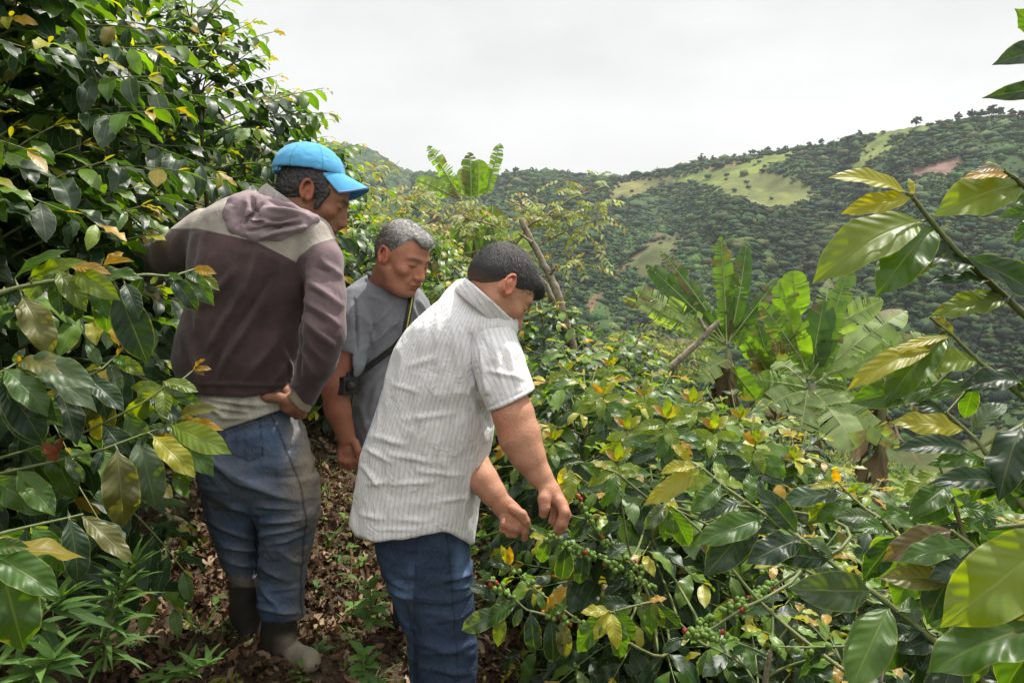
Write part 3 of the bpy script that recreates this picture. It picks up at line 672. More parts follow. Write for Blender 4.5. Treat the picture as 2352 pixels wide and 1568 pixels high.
def jacket_mat():
    t = NT('two_tone_jersey'); lc = t.attr('lc').outputs['Color']; ys = t.attr('ys').outputs['Fac']; v = t.obj(); n = t.noise(11, 6, .65, v); n2 = t.noise(650, 2, .5, v)
    c = t.mix(t.rng(ys, -.3, .3, 0, 1), lc, (.33, .295, .26)); c = t.mix(1.0, c, t.mix(t.rng(n, .3, .7, 0, 1), (.66, .66, .66), (1.36, 1.34, 1.32)), 'MULTIPLY'); c = t.mix(1.0, c, t.mix(n2, (.72, .72, .72), (1.28, 1.28, 1.28)), 'MULTIPLY')
    sm = t.rng(t.math('ABSOLUTE', t.math('SUBTRACT', ys, .4)), .5, 1.3, 1.0, 0.0); c = t.mix(t.math('MULTIPLY', sm, .55), c, (.05, .04, .035))
    w = t.noise(24, 5, .6, t.obj((1, 1, .5)), 1.5); h = t.math('ADD', t.math('MULTIPLY', n2, .2), t.math('SUBTRACT', t.math('MULTIPLY', w, .9), t.math('MULTIPLY', sm, .5)))
    return t.done(t.bsdf(c, .92, .12, t.bump(h, .7, .006), Sheen_Weight=.25))
def stripe_mat():
    t = NT('striped_shirt_cloth'); s = t.attr('s').outputs['Fac']; v = t.obj(); n = t.noise(180, 3, .6, t.obj((1, 1, .2))); 
    w = t.math('FRACT', t.math('ADD', t.math('DIVIDE', s, 0.0125), t.math('MULTIPLY', t.noise(20, 2, .5, v), .10)))
    a = t.rng(t.math('ABSOLUTE', t.math('SUBTRACT', w, .5)), .06, .16, 1.0, 0.0)
    w2 = t.math('FRACT', t.math('ADD', t.math('DIVIDE', s, 0.0125), .3)); b = t.rng(t.math('ABSOLUTE', t.math('SUBTRACT', w2, .5)), .04, .08, .5, 0.0)
    m = t.math('MULTIPLY', t.math('MAXIMUM', a, b), t.rng(n, .3, .6, .25, .8))
    base = t.mix(n, (.70, .69, .68), (.86, .85, .83)); c = t.mix(t.math('MULTIPLY', m, .75), base, (.42, .41, .62))
    wv = t.noise(22, 5, .6, t.obj((1, 1, .5)), 1.5); h = t.math('ADD', t.math('MULTIPLY', n, .15), wv)
    return t.done(t.bsdf(c, .85, .2, t.bump(h, .8, .011)))
def denim_mat(name, dirt=0.0):
    t = NT(name); lc = t.attr('lc').outputs['Color']; v = t.obj(); n = t.noise(7, 6, .7, v); f = t.noise(420, 2, .5, t.obj((1, 1, .3))); seam = t.attr('seam').outputs['Fac']
    c = t.mix(1.0, lc, t.mix(t.rng(n, .3, .7, 0, 1), (.55, .55, .6), (1.6, 1.5, 1.45)), 'MULTIPLY'); c = t.mix(1.0, c, t.mix(f, (.6, .6, .6), (1.4, 1.4, 1.4)), 'MULTIPLY')
    if dirt: 
        d = t.math('MULTIPLY', t.rng(t.noise(5, 6, .65, v), .42, .68, 0, 1), dirt); c = t.mix(d, c, (.20, .165, .12))
    c = t.mix(t.math('MULTIPLY', t.rng(seam, .0, 1.0, .0, 1.0), .75), c, (.022, .020, .022))
    w = t.noise(14, 5, .6, t.obj((1, 1, .6)), 1.0); h = t.math('ADD', t.math('MULTIPLY', f, .12), w)
    return t.done(t.bsdf(c, .85, .2, t.bump(h, .8, .018)))
M_SKIN = skin_mat()
M_JACKET = jacket_mat()
M_HOODCLOTH = cloth_mat('faded_mauve_jersey', mottle=14, mamp=.2, heather=.15, wr=.15, bump=.5)
M_TEE = cloth_mat('heather_grey_jersey', weave=420, mottle=10, mamp=.12, heather=.45, wr=.15, bump=.45)
M_CAP = cloth_mat('blue_cap_cotton', mottle=20, mamp=.10, heather=.10, wr=.05, bump=.3)
M_LINEN = cloth_mat('grubby_linen', mottle=14, mamp=.25, heather=.15, wr=.3, bump=.6)
M_STRIPE = stripe_mat(); M_DENIM_A = denim_mat('muddy_denim', .40); M_DENIM_C = denim_mat('dark_denim', .0)
M_RUBBER = simple_mat('muddy_rubber', (.03, .028, .025), (.16, .14, .11), 12, .6, bump=.3)
M_BLACK = simple_mat('black_plastic', (.012, .012, .013), (.03, .03, .03), 20, .4)
M_HAIR_DK = hair_mat('black_hair', (.008, .007, .007), (.05, .045, .045)); M_HAIR_GR = hair_mat('grey_hair', (.12, .11, .10), (.62, .61, .58), 200)
M_PLAIN = attr_mat('plain_painted', .5, .3, 40, .12)

def head_frame(f, roll=0.0):
    f = nrm(f); l = nrm(np.array([-f[1], f[0], 0])); u = np.cross(f, l)
    if roll: l, u = l * math.cos(roll) + u * math.sin(roll), u * math.cos(roll) - l * math.sin(roll)
    return np.array([f, l, u])
def head_prims(F, origin, fr, sc=1.0, fat=0.0, k=.01):
    o = np.asarray(origin)
    def p(a, b, c): return o + (fr[0] * a + fr[1] * b + fr[2] * c) * sc
    def tilt(deg, yaw=0):                      # frame rotated about left axis
        a = R_(deg); f2 = fr[0] * math.cos(a) + fr[2] * math.sin(a); u2 = fr[2] * math.cos(a) - fr[0] * math.sin(a); return np.array([f2, fr[1], u2])
    s = sc; E = lambda c, r, k=k, op='u', ax=None: F.ell(p(*c), fr if ax is None else ax, np.array(r) * s, k, op)
    E((-.014, 0, .046), (.098, .077, .086)); E((-.045, 0, .02), (.062, .066, .06), .02)
    E((.032, 0, .012), (.060, .063 + fat, .086), .02); E((.03, 0, -.05), (.052, .054 + fat, .048), .02)
    for q in (-1, 1):
        F.cone(p(.0, q * (.052 + fat), -.042), p(.066, q * .022, -.090), .020 * s, .017 * s, .016)
        E((.060, q * (.043 + fat), -.014), (.024, .022, .020), .014)
        F.cone(p(.088, q * .010, .036), p(.072, q * .048, .034), .011 * s, .009 * s, .010)
    E((.078, 0, -.090), (.021, .026, .018), .014); E((.074, 0, -.055), (.030, .033, .032), .014)
    for q in (-1, 1):
        E((.103, q * .032, .015), (.017, .020, .013), .007, 'sub'); E((.074, q * .033, .0125), (.0165, .0165, .0145), .003)
        F.cone(p(.0905, q * .020, .0080), p(.083, q * .047, .0075), .0014 * s, .0012 * s, .002, 'sub')
    F.cone(p(.090, 0, .026), p(.110, 0, -.019), .0085 * s, .0115 * s, .009); E((.111, 0, -.024), (.0125, .0120, .010), .006)
    for q in (-1, 1): E((.101, q * .0125, -.028), (.0115, .009, .0085), .005); E((.092, 0, -.036), (.020, .016, .012), .008)
    E((.076, 0, -.010), (.026, .024, .030), .010); E((.0985, 0, -.0525), (.0095, .024, .0062), .005); E((.0965, 0, -.0635), (.0095, .021, .0068), .005)
    F.cone(p(.107, -.019, -.0575), p(.107, .019, -.0575), .0022 * s, .0022 * s, .002, 'sub')
    E((.098, 0, -.076), (.008, .02, .004), .006, 'sub')
    for q in (-1, 1):                          # ears
        c0 = np.array([-.010, q * .0765, .004]); ta = tilt(0)
        pts = []; 
        for i in range(11):
            a = R_(-70 + i * 31); r1, r2 = .0165, .0290 if math.sin(a) > 0 else .0250
            ff = -.012 - math.cos(a) * -r1 * (1.0); uu = .004 + math.sin(a) * r2
            ff = -.012 + math.cos(math.pi - a) * r1 + .22 * (-(uu)) ; out = .0805 + .009 * (1 - (math.cos(math.pi - a) > .3) * .8)
            pts.append(p(ff, q * out, uu))
        F.chain(pts, np.array([.0048] * 9 + [.0055, .0060]) * s, .003)
        F.ell(p(-.012, q * .0755, .002), np.array([fr[0], fr[1], fr[2]]), np.array([.0165, .0115, .0265]) * s, .004)
        F.ell(p(-.006, q * .0900, -.002), fr, np.array([.0068, .0070, .0100]) * s, .003, 'sub')
    return p
def head_local(V, origin, fr, sc):
    q = (V - np.asarray(origin)) / sc; return q @ fr[0], q @ fr[1], q @ fr[2]
def face_color(V, origin, fr, sc, base, brow=(.04, .03, .025), stubble=0.0):
    f, l, u = head_local(V, origin, fr, sc); al = np.abs(l); C = np.tile(np.array(base, float), (len(V), 1)); C *= (1 + .10 * (vnoise(V, 60, 3)[:, None] - .5))
    def bl(m, c):
        m = np.clip(m, 0, 1)[:, None]; C[:] = C * (1 - m) + np.array(c) * m
    inside = (np.abs(f) < .16) & (al < .11) & (np.abs(u) < .15)
    red = np.array(base) * np.array([1.15, .72, .70])
    bl(inside * np.exp(-((f - .112) ** 2 + l ** 2 + (u + .026) ** 2) / .016 ** 2) * .6, red)
    bl(inside * np.exp(-((f - .07) ** 2 + (al - .042) ** 2 + (u + .012) ** 2) / .02 ** 2) * .4, red)
    bl(inside * (al > .078) * (f < .02) * .65, red * 1.05)
    bl(inside * (f > .09) * np.exp(-(((al - .0085) / .0040) ** 2 + ((u + .0345) / .0030) ** 2)) * .9, (.03, .012, .01))
    bl(inside * (f > .085) * np.exp(-((l / .022) ** 4 + ((u + .058) / .009) ** 4)) * .75, np.array(base) * np.array([.95, .48, .48]))
    bl(inside * (f > .07) * np.exp(-(((u + .0575) / .0016) ** 2 + (l / .022) ** 6)) * .9, (.05, .02, .015))
    bl(inside * (f > .055) * np.exp(-(((al - .032) / .020) ** 4 + ((u - .0345 + (al - .03) ** 2 * 6) / .0058) ** 2)) * .95, brow)
    bl(inside * (f > .055) * np.exp(-(((al - .033) / .015) ** 6 + ((u - .0078) / .0018) ** 2)) * .95, (.03, .015, .01))
    bl(inside * (f > .055) * np.exp(-(((al - .032) / .018) ** 4 + ((u - .016) / .010) ** 2)) * .35, np.array(base) * .55)
    if stubble:
        bl(inside * (f > .0) * stubble * np.clip((-.02 - u) / .02, 0, 1) * np.clip((.10 - np.abs(u + .07)) / .03, 0, 1) * (.6 + .4 * vnoise(V, 300, 5)), np.array(base) * .45)
    return C, (f, l, u, inside)
def strands(name, centre_fn, n, length, rad, mat, parent, seed, V, N, dirn, mask, lift=.35, cols=None):
    g = np.random.default_rng(seed); ids = np.flatnonzero(mask); ids = g.choice(ids, n)
    b = V[ids] + g.normal(0, .0012, (n, 3)); nr = N[ids]; dv = np.asarray(dirn)[None] + g.normal(0, .35, (n, 3)); dv = nrm(dv - nr * (dv * nr).sum(1)[:, None]); d = nrm(dv + nr * (lift + g.normal(0, .15, (n, 1))))
    L = length * g.uniform(.6, 1.2, (n, 1)); s1 = nrm(np.cross(d, nr) + 1e-6) * rad
    p0, p1, p2, p3 = b - s1 - nr * .002, b + s1 - nr * .002, b + d * L * .6 + s1 * .6, b + d * L * .6 - s1 * .6; tip = b + d * L + (d - nr * .5) * L * .1
    Vv = np.stack([p0, p1, p2, p3, tip + s1 * .1, tip - s1 * .1], 1).reshape(-1, 3); i = np.arange(n)[:, None] * 6
    Fq = np.concatenate([i + np.array([[0, 1, 2, 3]]), i + np.array([[3, 2, 4, 5]])]); return mk(name, cs2w(Vv), Fq, mat, parent)
# ------------------------------------------------------------ person in cap and hooded jacket
def halfspace(x1, y1, x2, y2, d):
    """cut away what lies on the left of the line (x1,y1)->(x2,y2) drawn at depth d"""
    a, b = K(x1, y1, d), K(x2, y2, d); t = b - a; n = nrm(np.array([-t[2], 0, t[0]])); return lambda x, y, z: (x - a[0]) * n[0] + (z - a[2]) * n[2]
M_BOOT = attr_mat('muddy_rubber_boot', .6, .3, 30, .35, .4)
def person_a():
    root = empty('person', P(650, 1520, 2.32), 'person in a blue cap and faded brown hooded jacket with one hand on the hip', 'person', 'people looking at the coffee bushes')
    hd = 2.06; ho = K(713, 446, hd - .055) ; fr = head_frame((.87, .17, -.46)); ho = ho + fr[1] * .078
    base = (.26, .120, .070)
    F = Field(); head_prims(F, ho, fr, 1.02)
    F.cone(ho - fr[2] * .03 - fr[0] * .03, K(640, 505, 2.08), .060, .066, .02)
    tor = [(500, 530, 680, 2.08, .06), (560, 490, 690, 2.08, .08), (700, 480, 670, 2.10, .09), (850, 480, 670, 2.13, .10), (1000, 490, 670, 2.16, .10), (1090, 500, 690, 2.18, .09)]
    F.loft(tor, k=.03)
    F.chain([K(650, 1060, 2.17), K(655, 1200, 2.21), K(643, 1440, 2.32)], [.055, .04, .03], .03); F.chain([K(530, 1060, 2.20), K(545, 1210, 2.25), K(566, 1430, 2.37)], [.055, .04, .03], .03)
    F.chain([K(500, 560, 2.08), K(400, 590, 2.2), K(300, 615, 2.34)], [.05, .042, .03], .03)
    F.chain([K(715, 575, 2.04), K(740, 760, 1.99), K(700, 915, 2.03)], [.036, .034, .027], .03)
    # hand on the hip
    F.ell(K(676, 926, 2.04), np.array([[.9, 0, .3], [0, 1, 0], [-.3, 0, .9]]), (.042, .022, .030), .012)
    F.chain([K(662, 920, 2.03), K(640, 913, 2.025), K(616, 913, 2.03), K(597, 911, 2.04)], [.018, .0145, .0125, .0105], .008)
    F.chain([K(664, 912, 2.05), K(657, 897, 2.055), K(656, 886, 2.07)], [.012, .011, .010], .006)
    F.chain([K(688, 938, 2.03), K(694, 950, 2.05), K(680, 957, 2.09)], [.018, .014, .010], .008)
    F.chain([K(676, 940, 2.04), K(672, 948, 2.07), K(660, 946, 2.11)], [.014, .012, .010], .006); F.chain([K(670, 930, 2.05), K(660, 932, 2.09), K(648, 928, 2.12)], [.013, .012, .010], .006)
    def col(V, px, py, N):
        C, _ = face_color(V, ho, fr, 1.02, base, stubble=.5); m = np.exp(-(((px - 594) / 5) ** 2 + ((py - 910) / 4) ** 2)) * (N[:, 1] < 0); return C * (1 - m[:, None]) + np.array([.42, .22, .15]) * m[:, None]
    body = organic('body', F, .003, M_SKIN, root, color=col)
    # hair below the cap
    H = Field(); p = lambda a, b, c: ho + (fr[0] * a + fr[1] * b + fr[2] * c) * 1.02
    H.ell(p(-.022, 0, .040), fr, (.101, .082, .088), .01); H.ell(p(-.055, 0, .0), fr, (.055, .066, .06), .02)
    H.cut(lambda x, y, z: -((x - p(0, 0, 0)[0]) * fr[0, 0] + (y - p(0, 0, 0)[1]) * fr[0, 1] + (z - p(0, 0, 0)[2]) * fr[0, 2] - .045))
    H.cut(lambda x, y, z: ((x - ho[0]) * fr[2, 0] + (y - ho[1]) * fr[2, 1] + (z - ho[2]) * fr[2, 2] + .052) + .55 * np.maximum(0, (x - ho[0]) * fr[0, 0] + (y - ho[1]) * fr[0, 1] + (z - ho[2]) * fr[0, 2] + .03) * -1)
    for q in (-1, 1): H.cone(p(.036, q * .066, .03), p(.028, q * .066, -.026), .008, .005, .008)
    H.ell(p(-.010, -.086, .004), fr, (.021, .022, .031), .003, 'sub')
    organic('hair', H, .003, M_HAIR_DK, root, post=lambda V, N: wrinkle(V, N, .0035, 110, 4))
    g = Field()
    # cap
    cf = nrm(fr[0] * math.cos(.38) + fr[2] * math.sin(.38)); cu = np.cross(cf, fr[1]); ca = np.array([cf, fr[1], cu]); cc = K(709, 397, 2.075)
    Cp = Field(); Cp.ell(cc, ca, (.108, .088, .090), .004)
    Cp.cut(lambda x, y, z: (x - cc[0]) * cu[0] + (y - cc[1]) * cu[1] + (z - cc[2]) * cu[2] + .004 + .0 * x)
    Cp.ell(cc - cu * .006, ca, (.102, .082, .084), .003, 'sub')
    bk = cc - cf * .110 + cu * .022
    Cp.ell(bk, ca, (.030, .032, .024), .004, 'sub')
    cap_o = empty('cap', cs2w(cc), None, None); cap_o.parent = root; cap_o.location = Vector(cs2w(cc)) - root.location
    blue = (.095, .35, .60)
    def ccol(V, px, py, N):
        q = V - cc; a = q @ fr[1]; b = q @ cf; ang = np.arctan2(a, b); sd = np.min([np.abs(np.sin(ang - o)) for o in (0.0, 1.05, 2.1)], 0) * np.hypot(a, b)
        m = np.exp(-(sd / .0016) ** 2)[:, None] * .45; C = np.tile(np.array(blue), (len(V), 1)) * (1 - m); return C
    organic('crown', Cp, .003, M_CAP, cap_o, post=lambda V, N: wrinkle(V, N, .0012, 40, 7), color=ccol)
    # brim: curved plate
    nu, nv = 24, 14; Vb = []
    for i in range(nu + 1):
        a = R_(-62 + 124 * i / nu)
        for j in range(nv + 1):
            t = j / nv; rin = (.104 * math.cos(a), .085 * math.sin(a)); out = (.104 * math.cos(a) + .080 * math.cos(a) ** .6 * t, .085 * math.sin(a) * (1 - .06 * t))
            lat = out[1]; dn = -.62 * lat * lat / .08 * (.25 + .75 * t) - .40 * (out[0] - rin[0]) 
            Vb.append(cc + cf * out[0] + fr[1] * lat + cu * (dn + .004 + .020 * math.cos(a) - .014))
    Vb = np.array(Vb); i = np.arange(nu)[:, None] * (nv + 1) + np.arange(nv)[None]; q = np.stack([i, i + 1, i + nv + 2, i + nv + 1], -1).reshape(-1, 4)
    n0 = len(Vb); V2 = np.concatenate([Vb, Vb - cu * .0035]); edge = [k * (nv + 1) + nv for k in range(nu + 1)]
    qe = np.array([[edge[k], edge[k + 1], edge[k + 1] + n0, edge[k] + n0] for k in range(nu)]); Q = np.concatenate([q, q[:, ::-1] + n0, qe])
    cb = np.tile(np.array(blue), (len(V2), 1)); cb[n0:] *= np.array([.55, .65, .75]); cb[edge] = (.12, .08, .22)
    mk('brim', cs2w(V2), Q, M_CAP, cap_o, cols=cb)
    st = Tubes(6); st.add(cs2w(np.array([cc - cf * .100 + fr[1] * y + cu * (-.010) + cf * (.9 * y * y / .1) for y in np.linspace(-.05, .05, 9)])), .006, blue); st.build('strap', M_CAP, cap_o)
    em = Tubes(5); pt = [cc + cf * .108 + fr[1] * (-.020 + .009 * k) + cu * (.040 + .006 * math.sin(k * 2.4)) + cf * (-.010 * ((-.020 + .009 * k) / .03) ** 2) for k in range(6)]; em.add(cs2w(np.array(pt)), .0012, (.5, .3, .5)); em.build('embroidery', M_PLAIN, cap_o)
    bt = Balls(); bt.add(cs2w(cc + cu * .090), .006, blue, .5); bt.build('button', M_CAP, cap_o)
    # jacket
    J = Field()
    J.loft([(452, 560, 655, 2.07, .055), (470, 505, 690, 2.07, .075), (490, 470, 715, 2.06, .095), (520, 452, 738, 2.06, .11), (560, 446, 752, 2.06, .12), (610, 441, 748, 2.07, .13), (660, 443, 730, 2.08, .13), (720, 434, 712, 2.10, .13), (780, 414, 700, 2.11, .135), (830, 407, 684, 2.12, .135), (870, 418, 682, 2.13, .135), (905, 446, 690, 2.135, .13), (925, 455, 695, 2.14, .13)], n=2.4, k=.03)
    J.cone(K(470, 522, 2.09), K(440, 560, 2.12), .050, .058, .03)
    J.chain([K(452, 548, 2.09), K(400, 582, 2.17), K(345, 605, 2.28), K(290, 622, 2.38)], [.060, .058, .055, .047], .03)
    J.chain([K(716, 548, 2.03), K(738, 600, 2.005), K(745, 680, 1.99), K(742, 760, 1.985), K(728, 835, 1.99), K(693, 912, 2.03)], [.060, .057, .056, .062, .052, .040], .018)
    J.ell(K(700, 535, 2.04), np.eye(3), (.07, .07, .05), .03)
    hem = [(430, 900), (470, 905), (560, 912), (620, 903), (645, 888), (662, 880), (680, 900), (700, 925), (760, 960)]
    hz = np.array([K(a, b, 2.03) for a, b in hem])
    J.cut(lambda x, y, z: z - np.interp(x * 2.03 / np.maximum(y, .5), hz[:, 0], hz[:, 2]) * y / 2.03)
    _hs = halfspace(664, 893, 722, 955, 2.03); J.cut(lambda x, y, z: np.where((x / y > (655 - CX) / FPX) & (z / y < -(850 - CY) / FPX), _hs(x, y, z), 1.0))
    J.loft([(840, 425, 670, 2.13, .118), (960, 460, 680, 2.14, .118)], k=.01, op='sub')
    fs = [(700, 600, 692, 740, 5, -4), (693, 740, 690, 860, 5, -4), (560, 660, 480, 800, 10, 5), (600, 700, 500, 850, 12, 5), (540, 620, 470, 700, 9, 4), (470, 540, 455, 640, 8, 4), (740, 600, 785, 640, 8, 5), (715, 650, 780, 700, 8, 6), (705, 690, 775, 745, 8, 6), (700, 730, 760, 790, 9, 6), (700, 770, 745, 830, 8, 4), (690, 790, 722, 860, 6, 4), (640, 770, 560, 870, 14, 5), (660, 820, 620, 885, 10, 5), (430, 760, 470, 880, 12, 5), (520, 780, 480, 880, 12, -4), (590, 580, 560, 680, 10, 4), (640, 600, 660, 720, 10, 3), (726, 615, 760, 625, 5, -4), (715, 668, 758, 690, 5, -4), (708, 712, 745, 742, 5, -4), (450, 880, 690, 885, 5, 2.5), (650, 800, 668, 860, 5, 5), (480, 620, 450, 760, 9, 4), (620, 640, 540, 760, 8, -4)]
    yoke = [(440, 528), (447, 527), (464, 529), (590, 557), (637, 581), (681, 604), (690, 590), (718, 567), (760, 552), (790, 552)]
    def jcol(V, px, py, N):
        br = np.array([.066, .042, .045]); h = np.clip((py - 560) / 300, 0, 1)[:, None]  # brown darkens towards the hem: shading of the back put into the colour
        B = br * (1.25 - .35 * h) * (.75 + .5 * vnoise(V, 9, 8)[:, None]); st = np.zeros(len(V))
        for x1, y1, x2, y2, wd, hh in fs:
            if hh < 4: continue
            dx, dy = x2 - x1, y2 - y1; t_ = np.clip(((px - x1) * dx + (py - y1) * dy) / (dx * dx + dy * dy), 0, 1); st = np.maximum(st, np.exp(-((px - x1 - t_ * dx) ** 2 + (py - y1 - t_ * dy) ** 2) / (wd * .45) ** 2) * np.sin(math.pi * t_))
        B = B + np.array([.045, .038, .034]) * st[:, None] * .7  # lighter streaks along the folds: worn cloth plus painted fold highlights
        mv = (np.clip((px - 690) / 30, 0, 1) * np.clip((760 - py) / 80, 0, 1))[:, None]; B = B * (1 - mv) + np.array([.17, .122, .132]) * mv * (1 + .35 * st[:, None])  # upper sleeve turned to a lighter mauve: sunlight painted into the colour
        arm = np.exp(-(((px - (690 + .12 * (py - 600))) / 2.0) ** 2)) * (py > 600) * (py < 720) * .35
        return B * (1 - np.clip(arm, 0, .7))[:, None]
    def jpost(V, N):
        V = folds(V, N, fs); V = wrinkle(V, N, .0045, 9, 3, (1.2, 1, .9)); px, py = cpx(V); s = line_sd(px, py, yoke); return V + N * (.0012 / (1 + np.exp(-s / .8)))[:, None]
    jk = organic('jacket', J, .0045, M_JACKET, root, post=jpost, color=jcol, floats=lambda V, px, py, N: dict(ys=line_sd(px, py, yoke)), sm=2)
    # hood
    Hd = Field(); ax = nrm(np.array([.93, 0, -.10])); ay = np.array([0, 1, 0]); az = np.cross(ax, ay); 
    Hd.ell(K(626, 502, 1.985), np.array([ax, ay, az]), (.112, .050, .042), .01); Hd.ell(K(578, 486, 1.985), np.eye(3), (.058, .048, .052), .02); Hd.ell(K(655, 496, 1.98), np.array([ax, ay, az]), (.080, .045, .028), .02)
    Hd.chain([K(572, 452, 1.995), K(543, 466, 1.98), K(533, 492, 1.965), K(546, 524, 1.955), K(590, 541, 1.95), K(640, 537, 1.95), K(690, 518, 1.96), K(724, 502, 1.985)], [.020, .022, .024, .025, .022, .020, .018, .012], .010)
    Hd.chain([K(580, 460, 1.985), K(620, 470, 1.975), K(665, 483, 1.97), K(700, 496, 1.975), K(724, 506, 1.985)], [.018, .020, .020, .016, .010], .012)
    Hd.chain([K(592, 462, 1.965), K(570, 492, 1.95), K(556, 514, 1.945), K(590, 525, 1.945), K(650, 512, 1.945), K(705, 497, 1.96)], [.016, .018, .016, .014, .014, .010], .008)
    hf = [(575, 452, 590, 500, 5, -10), (560, 470, 545, 520, 5, -8), (600, 470, 560, 515, 4, -8), (570, 530, 690, 512, 4, -10), (600, 545, 700, 520, 4, 6), (590, 515, 680, 498, 4, -6), (620, 462, 700, 485, 5, -6), (620, 480, 700, 490, 5, 6), (575, 505, 640, 515, 5, 8)]
    def hcol(V, px, py, N):
        C = np.tile(np.array([.26, .195, .21]), (len(V), 1)) * (.85 + .3 * vnoise(V, 20, 2)[:, None])
        z = np.minimum(np.hypot(px - (589 - (py - 455) * .22), 0) + 40 * ((py < 452) | (py > 498)), 99); z2 = np.abs(py - (500 - (px - 556) * .2)) + 40 * ((px < 556) | (px > 580)); m = np.exp(-(np.minimum(z, z2) / 1.5) ** 2)[:, None] * .7; return C * (1 - m)
    organic('hood', Hd, .0035, M_HOODCLOTH, jk, post=lambda V, N: wrinkle(folds(V, N, hf), N, .0016, 26, 6, (1, 1, 1.6)), color=hcol, sm=2)
    # shirt under the jacket: collar, tail and cuff
    S = Field(); S.loft([(850, 452, 675, 2.13, .112), (905, 452, 678, 2.135, .122), (950, 458, 690, 2.14, .130), (1000, 455, 702, 2.14, .134)], k=.01)
    sz = np.array([K(a, b, 2.02) for a, b in [(440, 1000), (515, 986), (600, 957), (660, 935), (700, 922)]]); S.cut(lambda x, y, z: z - np.interp(x * 2.02 / y, sz[:, 0], sz[:, 2]) * y / 2.02)
    def scol(V, px, py, N): return np.array([.42, .385, .34]) * (1 - .35 * (vnoise(V, 16, 3)[:, None] > .55) * vnoise(V, 30, 4)[:, None]) * (1 - .12 * (np.sin(px * 1.9) > .3))[:, None]
    sh = organic('shirt', S, .0045, M_LINEN, root, post=lambda V, N: folds(V, N, [(480, 915, 600, 935, 4, 4), (490, 935, 570, 945, 4, 4), (530, 925, 640, 930, 4, 3), (500, 960, 560, 960, 4, 3), (470, 925, 520, 960, 5, 4)]), color=scol)
    Cl = Field(); Cl.chain([K(672, 446, 2.06), K(652, 470, 2.06), K(636, 500, 2.07)], [.064, .074, .08], .02); Cl.cut(halfspace(714, 494, 616, 424, 2.0)); Cl.cone(K(690, 425, 2.06), K(650, 476, 2.06), .058, .060, .003, 'sub')
    organic('collar', Cl, .003, M_LINEN, sh, color=lambda V, px, py, N: np.array([.40, .36, .34]) * (1 - .35 * (np.sin((py + px * -.62) * 1.35) > .2))[:, None])
    Cf = Field(); Cf.cone(K(705, 895, 2.02), K(686, 928, 2.03), .036, .0385, .01); Cf.cut(halfspace(658, 900, 720, 962, 2.03)); Cf.cone(K(705, 895, 2.02), K(680, 938, 2.03), .030, .032, .003, 'sub')
    organic('cuff', Cf, .003, M_LINEN, sh, color=(.22, .19, .14))
    # jeans
    T = Field(); T.loft([(925, 486, 664, 2.14, .100), (950, 480, 674, 2.14, .108), (985, 466, 694, 2.14, .120), (1020, 460, 703, 2.145, .125), (1060, 458, 717, 2.15, .125), (1110, 464, 722, 2.165, .115), (1150, 500, 690, 2.18, .08), (1170, 540, 650, 2.19, .05)], n=2.4, k=.05)
    T.loft([(1090, 470, 600, 2.20, .09), (1150, 473, 606, 2.22, .09), (1205, 486, 600, 2.24, .085), (1266, 509, 596, 2.27, .075), (1328, 533, 592, 2.30, .066), (1346, 537, 591, 2.31, .064)], n=2.2, k=.02)
    T.loft([(1090, 560, 728, 2.14, .095), (1150, 575, 732, 2.15, .095), (1181, 587, 733, 2.165, .092), (1215, 592, 722, 2.18, .085), (1250, 594, 714, 2.20, .082), (1300, 594, 701, 2.23, .078), (1350, 590, 695, 2.26, .075), (1390, 587, 694, 2.28, .074), (1425, 600, 698, 2.30, .072)], n=2.2, k=.012)
    tz = np.array([K(a, b, 2.2) for a, b in [(500, 1349), (590, 1347), (596, 1408), (604, 1424), (650, 1428), (700, 1417)]]); T.cut(lambda x, y, z: z - np.interp(x * 2.2 / y, tz[:, 0], tz[:, 2]) * y / 2.2)
    T.cone(K(642, 1400, 2.29), K(642, 1450, 2.31), .060, .062, .004, 'sub'); T.cone(K(563, 1325, 2.30), K(563, 1370, 2.32), .034, .034, .004, 'sub')
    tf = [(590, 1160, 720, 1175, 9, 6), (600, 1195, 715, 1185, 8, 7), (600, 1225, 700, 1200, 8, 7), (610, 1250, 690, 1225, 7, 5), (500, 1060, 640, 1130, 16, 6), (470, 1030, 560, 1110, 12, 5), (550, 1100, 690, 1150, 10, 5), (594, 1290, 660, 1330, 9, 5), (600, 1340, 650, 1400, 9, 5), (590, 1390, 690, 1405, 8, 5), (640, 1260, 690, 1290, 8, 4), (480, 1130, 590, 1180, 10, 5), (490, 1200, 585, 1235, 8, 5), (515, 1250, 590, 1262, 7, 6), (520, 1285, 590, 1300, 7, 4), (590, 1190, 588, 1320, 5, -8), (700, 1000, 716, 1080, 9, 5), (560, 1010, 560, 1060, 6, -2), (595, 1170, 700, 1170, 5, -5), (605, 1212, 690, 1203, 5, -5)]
    def seam(V, px, py, N):
        def ln(pts, w=1.6):
            a = np.array(pts, float); m = np.zeros(len(px))
            for i in range(len(a) - 1):
                d = a[i + 1] - a[i]; t = np.clip(((px - a[i, 0]) * d[0] + (py - a[i, 1]) * d[1]) / (d @ d), 0, 1); m = np.maximum(m, np.exp(-(((px - a[i, 0] - t * d[0]) ** 2 + (py - a[i, 1] - t * d[1]) ** 2) / w ** 2)))
            return m * (N[:, 1] < .2)
        return dict(seam=np.clip(ln([(622, 950), (655, 1030), (690, 1115), (700, 1200), (690, 1310), (690, 1410)], 2.6) + ln([(596, 960), (604, 1045), (572, 1058), (520, 1035), (515, 985)]) + ln([(515, 1000), (606, 965)], 1.2), 0, 1))
